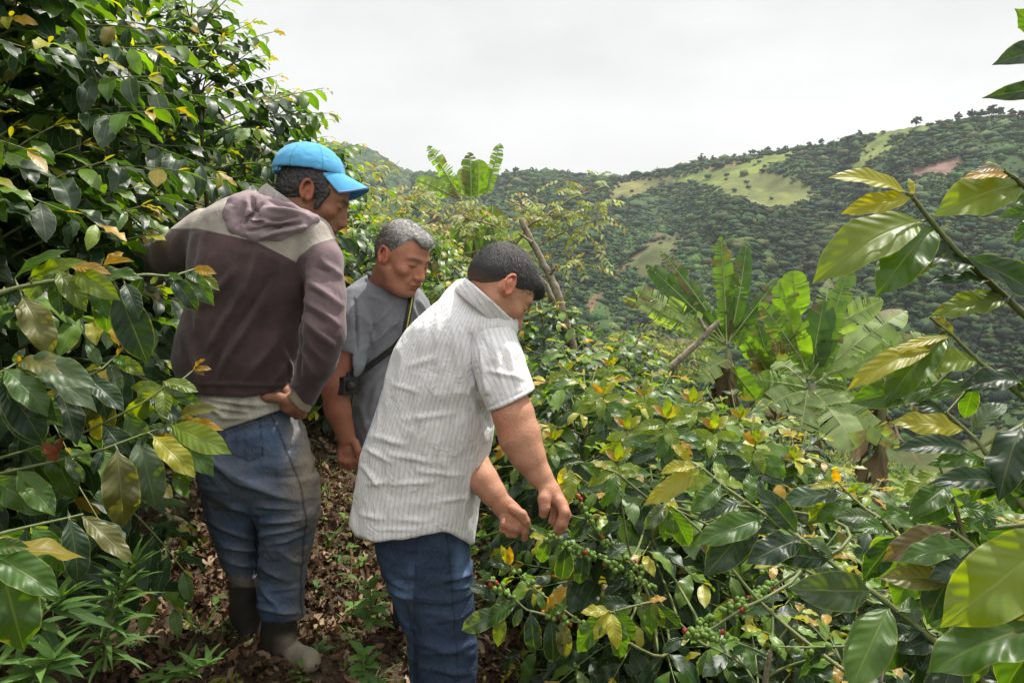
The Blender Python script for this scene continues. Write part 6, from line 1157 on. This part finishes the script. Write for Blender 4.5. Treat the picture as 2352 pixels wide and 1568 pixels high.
# ------------------------------------------------------------ banana plants
BAN_T = np.array([0, .04, .12, .25, .5, .75, .88, .96, 1.0]); BAN_W = np.array([.02, .25, .75, .95, 1.0, .9, .66, .32, .04])
BC = dict(g=(.12, .20, .035), b=(.19, .29, .03), d=(.06, .12, .028), p=(.25, .32, .14), n=(.16, .10, .06))
def banana_leaf(parent, bx, by, tx, ty, w, c, d, g, tear=.5, brown=.1, dz=0.0, face=.8):
    A, B = P(bx, by, d), P(tx, ty, d + dz); ch = B - A; cl = np.linalg.norm(ch); dr = ch / cl; up = np.array([0, 0, 1.0]); toc = nrm(np.array([0, 0, CAMZ]) - A)
    nn = nrm(up * (1 - face) + toc * face * g.choice([1, 1, .6]) + g.normal(0, .15, 3)); nn = nrm(nn - dr * (nn @ dr)); k = g.uniform(.3, .8)
    dv = dr * math.cos(k / 2) + nn * math.sin(k / 2); n2 = nn * math.cos(k / 2) - dr * math.sin(k / 2); L = cl * (k / 2) / math.sin(k / 2); side = np.cross(dv, n2)
    W = w / FPX * d * .70; n = 44; V = []; C = []; UV = []; F = []
    def mid(t): return A + dv * (math.sin(k * t) / k * L) - n2 * ((1 - math.cos(k * t)) / k * L), n2 * math.cos(k * t) + dv * math.sin(k * t), dv * math.cos(k * t) - n2 * math.sin(k * t)
    us = (0, .35, .7, 1.0)
    for s in (-1, 1):
        ang, dp, br = .25, .15, False; end = True
        for j in range(n):
            if end: ang = g.normal(.15, .10 + .22 * tear); dp = g.uniform(.0, .25 + tear * .4); br = g.random() < brown * 1.2 * (.4 + 2 * (j > n * .7)); sw = g.uniform(.7, 1.0)
            end = g.random() < tear * .45
            t0, t1 = j / n, (j + 1) / n - (.35 / n if end else 0)
            for t in (t0, t1):
                m, ln, tg = mid(t); wd = W * np.interp(t, BAN_T, BAN_W) * (sw if tear > .3 else 1)
                for u in us:
                    V.append(m + side * s * wd * u * math.cos(ang) + ln * (wd * u * math.sin(ang) - wd * dp * u * u) + tg * wd * u * .25); UV.append((.5 + s * u * .5, t))
                    bf = min(1, (br * (u ** 1.3) * 1.3 + (u == 1.0) * brown * 1.5) * (.4 + 1.2 * g.random())); cc = np.array(BC['n']) * bf + np.array(BC[c]) * (1 - bf); C.append(cc * (1.0 + .15 * (u > .6)) * (1.0 + .1 * math.sin(t * 40)))
            o = len(V) - 8
            for q in range(3): F.append((o + q, o + q + 1, o + q + 5, o + q + 4))
    lf = mk('leaf', np.array(V), np.array(F), M_BANANA, parent, cols=np.array(C), uv=np.array(UV))
    T = Tubes(5); tt = np.linspace(0, .97, 9); T.add([mid(t)[0] - mid(t)[1] * .004 for t in tt], np.linspace(.016, .004, 9) * d / 9, (.28, .32, .12)); T.build('midrib', M_PLAIN, lf)
def banana(label, base, crown, d, leaves, seed, rad=.09, dry=5, suckers=()):
    g = np.random.default_rng(seed); b = P(*base, d); b[2] = min(b[2], gz(b[0], b[1])); e = empty('banana_plant', b, label, 'banana plant', 'banana plants on the slope')
    c = P(*crown, d); T = Tubes(9); T.add([b, b * .6 + c * .4, b * .2 + c * .8, c], [rad * 1.1, rad * .8, rad * .65, rad * .4], (.15, .15, .07)); T.build('pseudostem', M_PLAIN, e)
    for lf in leaves: banana_leaf(e, *lf[:6], d, g, *(lf[6:]))
    if dry:
        L = Leaves()
        for _ in range(dry * 6): t = g.uniform(.35, 1); p0 = b * (1 - t) + c * t; a = g.uniform(0, 6.28); L.add(p0, (math.cos(a) * .5, math.sin(a) * .5, -1), (math.cos(a), math.sin(a), .4), g.uniform(.5, 1.0), g.uniform(.06, .16), g.uniform(-.5, .5), np.array([.20, .14, .09]) * g.uniform(.5, 1.5), g.random(), g.uniform(-.6, .6), .4)
        L.build('dry_leaves', M_DRY, e, 8, 3)
    return e
M_DRY = leaf_material('dry_leaf_surface', rough=.8, spec=.15, trans=.15, veins=4, vein_strength=.3, tcol=(1, .8, .5), spots=False)
def bananas():
    banana('banana plant with ragged fan of leaves behind the leaning bare limb', (1690, 1010), (1672, 800), 9.0, [
        (1669, 790, 1655, 542, 40, 'g', .7, .12), (1674, 790, 1715, 556, 42, 'd', .6, .06), (1668, 780, 1682, 606, 30, 'd', .8, .35), (1665, 782, 1514, 573, 34, 'd', .7, .3), (1662, 784, 1483, 607, 44, 'd', .5, .05), (1660, 786, 1456, 661, 40, 'p', .9, .06), (1655, 790, 1428, 681, 36, 'p', .9, .30), (1672, 786, 1788, 637, 30, 'd', .6, .15), (1666, 800, 1412, 800, 40, 'p', .9, .35, -.5), (1676, 825, 1598, 872, 52, 'p', .5, .05, -.3), (1690, 800, 1740, 700, 34, 'g', .7, .1), (1670, 790, 1600, 690, 40, 'g', .8, .1, .5), (1675, 840, 1735, 915, 42, 'g', .3, .05), (1668, 800, 1560, 740, 36, 'g', .8, .2, .6), (1672, 790, 1700, 640, 44, 'g', .7, .1, .8)], 1, dry=6)
    banana('largest banana plant with broad drooping leaves left of the foreground spray', (1880, 1130), (1866, 880), 8.4, [
        (1832, 730, 1823, 622, 46, 'b', .15, .03, 0, .9), (1862, 860, 1893, 690, 50, 'd', .25, .03, 0, .8), (1880, 850, 1957, 598, 40, 'g', .8, .08), (1885, 760, 2028, 690, 52, 'p', .5, .04), (1880, 862, 2082, 714, 60, 'p', .6, .05), (1890, 866, 2130, 770, 52, 'p', .7, .08), (1856, 850, 1746, 694, 44, 'g', .8, .15), (1850, 850, 1792, 640, 52, 'b', .6, .06), (1862, 893, 1968, 1030, 84, 'p', .35, .03, -.6, .8), (1855, 895, 1836, 1006, 66, 'p', .6, .08, -.4, .8), (1880, 893, 2066, 1027, 52, 'p', .6, .25, -.4, .8), (1850, 890, 1736, 872, 50, 'g', .5, .1), (1845, 900, 1740, 950, 50, 'p', .5, .12, -.3), (1866, 870, 1860, 760, 44, 'b', .5, .03, .4), (1870, 880, 1990, 830, 48, 'g', .6, .05, .5), (1850, 780, 1770, 800, 40, 'n', .9, .8), (1858, 870, 1926, 760, 44, 'g', .6, .05), (1850, 880, 1780, 830, 46, 'p', .7, .1, .6), (1870, 880, 1950, 900, 50, 'g', .6, .1, .7), (1862, 870, 1905, 640, 40, 'g', .8, .1, .6)], 2, rad=.11, dry=9)
    banana('banana plant with sparse leaves between the two big ones', (1790, 1060), (1770, 860), 9.6, [(1768, 860, 1700, 760, 44, 'g', .7, .1), (1770, 860, 1815, 700, 44, 'p', .7, .12), (1770, 862, 1690, 900, 46, 'p', .5, .1), (1772, 862, 1830, 900, 40, 'd', .5, .1), (1770, 860, 1740, 740, 40, 'd', .8, .2), (1775, 866, 1760, 950, 46, 'g', .5, .1), (1770, 860, 1850, 800, 40, 'g', .6, .1), (1770, 858, 1725, 800, 44, 'n', .9, .7)], 3, dry=8)
    banana('banana plant with low leaves behind the yellow green foreground tips', (2040, 1080), (2030, 870), 9.2, [(2030, 870, 2150, 790, 50, 'p', .7, .1), (2030, 870, 2180, 850, 44, 'p', .7, .1), (2030, 872, 1980, 760, 40, 'g', .6, .1), (2030, 874, 2120, 930, 50, 'p', .6, .12), (2028, 872, 1960, 930, 44, 'g', .5, .1), (2030, 870, 2070, 760, 40, 'g', .7, .1), (2034, 870, 2210, 900, 44, 'd', .5, .1)], 4, dry=5)
    banana('tall banana plant rising above the legume branches behind the grey haired person', (1085, 700), (1084, 480), 11.5, [
        (1060, 455, 984, 335, 32, 'b', .9, .12, 0, .9), (1082, 460, 1078, 350, 32, 'g', .9, .25, 0, .9), (1098, 455, 1099, 366, 36, 'b', .1, .02, 0, .95), (1072, 455, 1064, 384, 26, 'p', .2, .02, 0, .9), (1116, 450, 1149, 329, 28, 'b', .95, .05, 0, .9), (1040, 450, 955, 411, 28, 'p', .3, .02, 0, .8), (1130, 470, 1132, 590, 50, 'b', .1, .02, 0, .95), (1082, 490, 1102, 620, 70, 'd', .2, .02, 0, .9), (1070, 500, 1060, 610, 50, 'g', .3, .05, 0, .9), (1140, 565, 1215, 538, 24, 'p', .3, .02), (1160, 600, 1225, 556, 26, 'p', .3, .02), (1060, 460, 1030, 420, 22, 'n', .9, .9), (1100, 480, 1160, 520, 34, 'g', .4, .05)], 5, rad=.12, dry=5)
bananas()
# ------------------------------------------------------------ pale leaved legume tree and bare limbs
def pinnate(L, p0, d, g, n=7, l=.30, lf=.055, cols=None):
    d = nrm(d); s = nrm(np.cross(d, (0, 0, 1.0)) + 1e-6); q = p0
    for i in range(n):
        t = (i + 1) / n; q = p0 + d * l * t + np.array([0, 0, -.35 * l * t * t]); c = np.array(cols[g.integers(0, len(cols))]) * g.uniform(.8, 1.25)
        for sg in (-1, 1): L.add(q, s * sg + d * .5 + np.array([0, 0, -g.uniform(.2, 1.0)]), nrm(np.array([0, -.5, 1.0]) + g.normal(0, .4, 3)), lf * g.uniform(.7, 1.2), lf * .42, .4, c, 0, .15, .05)
def legume(name, label, base, limbs, d, seed, cols, dens=1.0, thick=.03, lf=.075, trunkw=None):
    g = np.random.default_rng(seed); b = P(*base[0], base[1]); e = empty(name, (b[0], b[1], gz(b[0], b[1])), label, 'tree'); L = Leaves(); T = Tubes(7); T2 = Tubes(5)
    for lb in limbs:
        pts = np.stack([P(x, y, d + (dz[0] if dz else 0)) for (x, y, *dz) in lb[0]]); T.add(pts, np.linspace(lb[1], lb[1] * .35, len(pts)) * .62, (.3, .26, .2))
        if not lb[2]: continue
        seg = np.linalg.norm(np.diff(pts, axis=0), axis=1); s = np.concatenate([[0], np.cumsum(seg)]); m = int(s[-1] * 7 * dens * lb[2])
        for i in range(m):
            t = g.uniform(.12, 1.0) * s[-1]; p0 = np.array([np.interp(t, s, pts[:, a]) for a in range(3)]); a = nrm(g.normal(0, 1, 3) * [1, .9, .5] + [0, 0, .25]); ln = g.uniform(.15, .55)
            p1 = p0 + a * ln; T2.add([p0, (p0 + p1) / 2 + [0, 0, .02], p1], [.006, .004, .002], (.28, .24, .16))
            for k in range(3): q = p0 + (p1 - p0) * g.uniform(.4, 1); pinnate(L, q, nrm(g.normal(0, 1, 3) * [1, 1, .4] + a * .6), g, 5, .26, lf, cols)
    T.build('trunk', M_PALEBARK, e); T2.build('twigs', M_PALEBARK, e); L.build('crown', M_SMALL, e, 3, 2); return e
PALE = [(.26, .29, .15), (.34, .36, .22), (.16, .21, .07), (.28, .28, .10), (.32, .22, .06), (.24, .30, .14)]
legume('legume_tree', 'spreading tree with pale small leaves between the banana plant and the far hill', ((1054, 690), 8.0), [
    ([(1190, 640), (1180, 567), (1219, 515), (1258, 494), (1314, 455), (1391, 427)], .035, .9), ([(1190, 600), (1247, 557), (1314, 525), (1385, 500)], .025, .8), ([(1190, 600), (1180, 553), (1135, 518), (1065, 500), (1000, 470)], .028, 1.0),
    ([(1054, 690), (1043, 592), (1019, 501), (955, 480), (882, 448), (850, 440)], .024, 1.1), ([(1043, 592), (1075, 545), (1120, 490)], .02, .7), ([(1019, 501), (960, 520), (905, 500)], .018, 1.0), ([(1219, 515), (1190, 470), (1160, 455)], .018, .8), ([(1050, 585), (1110, 575), (1170, 570)], .012, 0), ([(1258, 494), (1300, 500), (1350, 470)], .016, .7), ([(1247, 585), (1286, 578), (1318, 574), (1330, 600)], .014, .9), ([(955, 480), (930, 455), (900, 440)], .014, .9), ([(1065, 500), (1040, 470), (1010, 450)], .014, .9)], 8.0, 5, PALE, dens=1.3, lf=.08)
legume('legume_shrub', 'low yellowish shrub beside the leaning bare limb', ((1500, 900), 8.5), [([(1500, 900), (1510, 840), (1480, 790), (1450, 775)], .02, 1.6), ([(1510, 850), (1540, 800), (1570, 780)], .02, 1.6), ([(1500, 860), (1440, 840), (1410, 800)], .02, 1.4), ([(1510, 840), (1560, 850), (1600, 830)], .02, 1.4)], 8.5, 6, [(.24, .25, .08), (.19, .23, .07), (.14, .19, .06)], dens=1.3, lf=.08)
def limbs():
    e = empty('bare_tree', P(1321, 850, 4.7), 'leaning lopped trunk with broken top standing in the coffee row', 'tree'); T = Tubes(9)
    def tr(pts, w0, w1, d, col=(.3, .25, .19)):
        q = np.stack([P(x, y, d) for x, y in pts]); m = 40 if w0 > 6 else 12; ti = np.linspace(0, len(q) - 1, m); q = np.stack([np.interp(ti, range(len(q)), q[:, a]) for a in range(3)], 1) + np.random.default_rng(int(w0 * 10)).normal(0, .0018, (m, 3)); jg = np.random.default_rng(int(w1 * 7)).uniform(.94, 1.07, m); T.add(q, np.linspace(w0, w1, len(q)) / FPX * d * jg, col)
    tr([(1335, 880), (1321, 810), (1308, 770), (1297, 740), (1284, 680), (1270, 648), (1258, 624), (1240, 590), (1219, 550), (1206, 524), (1197, 503)], 11, 6.5, 4.7); T.build('trunk', M_PALEBARK, e)
    T = Tubes(8); tr([(1340, 860), (1328, 796), (1305, 745), (1275, 700), (1255, 655), (1236, 636)], 7.5, 4.5, 4.85); tr([(1262, 632), (1270, 620), (1278, 610)], 5, 4, 4.68); tr([(1222, 556), (1205, 545), (1192, 536)], 4, 2.5, 4.66); tr([(1290, 690), (1300, 672), (1303, 668)], 3, 2.5, 4.66); T.build('limb', M_PALEBARK, e)
    g = np.random.default_rng(4); L = Leaves()
    for _ in range(60): x, y = 1305 + g.normal(0, 9), g.uniform(650, 800); L.add(P(x + (y - 700) * .18, y, 4.8), g.normal(0, 1, 3), (0, -.3, 1), .06, .03, .4, (.10, .16, .05), 0, .2, .1)
    L.build('sprouts', M_SMALL, e, 3, 2)
    e = empty('bare_tree', P(1470, 900, 5.2), 'bare grey limb leaning to the right in front of the banana plant', 'tree'); T = Tubes(9); 
    tr([(1462, 905), (1480, 886), (1521, 855), (1560, 827), (1606, 784), (1630, 758), (1651, 739)], 10, 6, 5.2); T.build('trunk', M_PALEBARK, e); T = Tubes(7); tr([(1625, 765), (1612, 742), (1604, 728)], 5, 3.5, 5.2); tr([(1560, 827), (1575, 800)], 3, 1.5, 5.2); tr([(1521, 855), (1515, 825)], 2.5, 1.5, 5.2); T.build('limb', M_PALEBARK, e)
limbs()
# ------------------------------------------------------------ scrub on the slope below the row
def scrub():
    g = np.random.default_rng(8); L = Leaves(); n = 0
    while n < 900:
        r = math.sqrt(g.uniform(9 ** 2, 85 ** 2)); az = R_(g.uniform(-6, 42)); x, y = r * math.sin(az), r * math.cos(az)
        if x < -.5: continue
        z = gz(x, y); n += 1; s = g.uniform(.3, 1.0) * (1 + r / 60); c0 = np.array([(.10, .14, .035), (.06, .11, .03), (.16, .17, .05), (.045, .09, .03)][g.integers(0, 4)])
        for _ in range(26): o = nrm(g.normal(0, 1, 3)) * g.random() ** .5 * s * [1, 1, .7]; L.add((x + o[0], y + o[1], z + abs(o[2]) + .05), nrm(o + g.normal(0, .3, 3) + [0, 0, .2]), nrm(g.normal(0, .5, 3) + [0, 0, 1]), .18 * (1 + r / 45), .08 * (1 + r / 45), .5, c0 * g.uniform(.6, 1.4), 0, .2, .1)
    tag(L.build('scrub_foliage', M_SMALL, None, 3, 2), 'low green scrub covering the slope below the coffee and bananas', 'scrub', kind='stuff')
scrub()
# ------------------------------------------------------------ ground cover
def litter():
    g = np.random.default_rng(12); L = Leaves(); n = 0
    while n < 34000:
        y = g.uniform(.7, 6.5) ** 1; x = g.uniform(-.95 - .15 * y, .25 + .35 * y) if g.random() < .8 else g.uniform(-2.2, 1.6); n += 1
        if y > 3.5 and g.random() < .5: continue
        if vnoise(np.array([x * 1.0, y * 1.0, 0]), 1.7, 3) < .22 and g.random() < .6: continue
        z = gz(x, y) + g.uniform(.0, .03); a = g.uniform(0, 6.28); l = g.uniform(.026, .072); q = g.random()
        c = np.array((.15, .085, .055) if q < .4 else (.06, .034, .024) if q < .75 else (.30, .21, .15) if q < .95 else (.16, .17, .04)) * g.uniform(.6, 1.25)
        L.add((x, y, z), (math.cos(a), math.sin(a), g.normal(0, .25)), (g.normal(0, .6), g.normal(0, .6), 1), l, l * g.uniform(.35, .55), g.uniform(-2.2, 2.2), c, g.random(), g.uniform(-1.2, 1.2), g.uniform(.2, 1.0))
    tag(L.build('leaf_litter', M_DRY, None, 5, 2), 'brown curled dead leaves covering the path', 'leaf litter', kind='stuff')
    T = Tubes(4)
    for _ in range(260):
        x, y = g.uniform(-1.7, .9), g.uniform(.9, 5); a = g.uniform(0, 6.28); l = g.uniform(.04, .22); p0 = np.array([x, y, gz(x, y) + .015]); p1 = p0 + np.array([math.cos(a), math.sin(a), 0]) * l; p1[2] = gz(p1[0], p1[1]) + .02; T.add([p0, (p0 + p1) / 2 + [0, 0, .012], p1], [.003, .0025, .0015], (.2, .16, .1))
    tag(T.build('twig_litter', M_PALEBARK, None), 'thin dry twigs scattered over the path', 'twigs', kind='stuff')
    L = Leaves(); n = 0
    spots = [((-.42, 2.9), .28, 26), ((-.36, 3.6), .4, 40), ((-.55, 2.5), .2, 14), ((-.45, 1.75), .14, 16), ((-.5, 1.45), .2, 26), ((-.75, 1.35), .3, 30), ((-1.05, 1.25), .3, 26), ((-.25, 4.3), .6, 40), ((-1.3, 2.0), .4, 16), ((.05, 1.5), .2, 12), ((-.95, 1.6), .3, 12), ((-1.0, 2.6), .4, 16)]
    for (cx, cy_), s, m in spots:
        for _ in range(m):
            x, y = cx + g.normal(0, s * .6), cy_ + g.normal(0, s * .6); z = gz(x, y); h = g.uniform(.02, .09)
            c = np.array((.10, .18, .04) if g.random() < .6 else (.06, .12, .04)) * g.uniform(.8, 1.4)
            for k in range(g.integers(5, 10)):
                a = g.uniform(0, 6.28); l = g.uniform(.025, .06); L.add((x, y, z + h * g.uniform(.3, 1)), (math.cos(a), math.sin(a), g.uniform(-.1, .6)), (0, 0, 1), l, l * g.uniform(.3, .5), .7, c * g.uniform(.8, 1.2), 0, .2, .1)
    for _ in range(90):
        x, y = g.uniform(-1.5, .2), g.uniform(1.1, 3.6); z = gz(x, y)
        for k in range(8): a = g.uniform(0, 6.28); L.add((x + g.normal(0, .01), y + g.normal(0, .01), z), (math.cos(a) * .5, math.sin(a) * .5, 1), (math.cos(a) * -1, math.sin(a) * -1, .5), g.uniform(.05, .14), .006, .9, (.12, .2, .05), 0, .3, 0)
    tag(L.build('ground_weeds', M_WEED, None, 4, 2), 'small bright green weeds and grass tufts growing through the dead leaves', 'weeds', kind='stuff')
litter()
NAR_W = np.array([.10, .45, .7, .9, 1.0, .95, .8, .55, .38, .25, .12, .01])
def weed(label, pts, d, leaves, seed, auto=0, lw=.014, ll=.10):
    g = np.random.default_rng(seed); q = np.stack([P(x, y, d) for x, y in pts]); e = empty('tall_weed', q[0], label, 'weed', 'tall weeds in the lower left corner')
    T = Tubes(6); n = 24; ti = np.linspace(0, len(q) - 1, n); sp = np.stack([np.interp(ti, range(len(q)), q[:, a]) for a in range(3)], 1); T.add(sp, np.linspace(.0045, .0015, n), (.12, .18, .05)); T.build('stem', M_STEM, e); L = Leaves()
    for i in range(auto):
        t = .08 + .92 * i / auto; p0 = np.array([np.interp(t * (n - 1), range(n), sp[:, a]) for a in range(3)]); a = i * 2.4; l = ll * (1 - .35 * t) * g.uniform(.8, 1.2); up = .3 + 1.2 * t ** 3
        L.add(p0, nrm((math.cos(a), math.sin(a) * .7, up)), (0, 0, 1), l, lw, 1.1 - .6 * t, np.array((.075, .14, .035)) * g.uniform(.8, 1.3) * (1 + .5 * t), 0, .3, .05)
    for bx, by, tx, ty, w in leaves:
        A, B = P(bx, by, d), P(tx, ty, d - .02); L.add(A, B - A + np.array([0, 0, .3]) * np.linalg.norm(B - A), (0, -.4, 1), np.linalg.norm(B - A) * 1.08, w / FPX * d * 1.2, .6, np.array((.06, .12, .035)) * g.uniform(.8, 1.3), g.random(), .25, .1)
    L.build('leaves', M_WEED, e, 8, 2, prof=NAR_W); return e
weed('tall weed with narrow leaves arching up from the lower left corner', [(240, 1540), (248, 1460), (258, 1394), (285, 1343), (316, 1283)], 1.55, [], 1, auto=60, ll=.115)
weed('broad leaved weed left of the tall narrow one', [(40, 1500), (67, 1444), (110, 1400), (150, 1370)], 1.3, [(120, 1395, 245, 1455, 26), (100, 1440, 150, 1570, 30), (130, 1400, 204, 1395, 20), (60, 1460, 180, 1540, 26), (110, 1400, 200, 1340, 16), (80, 1440, 0, 1500, 30), (150, 1370, 140, 1345, 12)], 2, auto=14, ll=.12, lw=.02)
weed('low leafy weed at the bottom edge under the tall one', [(60, 1590), (90, 1540), (130, 1510)], 1.25, [(90, 1540, 10, 1580, 34), (100, 1530, 190, 1530, 26), (120, 1515, 180, 1560, 26), (60, 1560, 30, 1500, 30)], 3, auto=18, ll=.11, lw=.02)
weed('bushy weed beside the muddy boots and the striped shirt hem', [(850, 1440), (852, 1390), (850, 1330)], 2.5, [], 4, auto=14, ll=.085, lw=.042)
weed('short weed with pointed leaves near the bottom centre', [(840, 1575), (836, 1530), (830, 1490)], 1.9, [(836, 1530, 870, 1500, 18), (838, 1540, 800, 1560, 16), (836, 1540, 868, 1580, 18)], 5, auto=10, ll=.07, lw=.034)
weed('sprawling weed along the bottom edge left of the boots', [(330, 1590), (400, 1550), (500, 1520)], 1.75, [], 6, auto=30, ll=.09, lw=.018)
# ------------------------------------------------------------ air between the near slope and the far hills
def haze():
    import bmesh
    bm = bmesh.new(); bmesh.ops.create_cube(bm, size=1.0); me = bpy.data.meshes.new('haze'); bm.to_mesh(me); bm.free()
    o = bpy.data.objects.new('haze', me); COL.objects.link(o); o.scale = (3900, 3900, 1100); o.location = (0, 0, 120 - 550)
    m = bpy.data.materials.new('haze_air'); m.use_nodes = True; nt = m.node_tree; nt.nodes.clear(); out = nt.nodes.new('ShaderNodeOutputMaterial'); v = nt.nodes.new('ShaderNodeVolumePrincipled')
    v.inputs['Color'].default_value = (.86, .92, 1.0, 1); v.inputs['Density'].default_value = .00030; v.inputs['Anisotropy'].default_value = .2; nt.links.new(v.outputs[0], out.inputs['Volume']); me.materials.append(m)
    tag(o, 'thin bluish haze in the valley air', 'haze', kind='stuff')
haze()
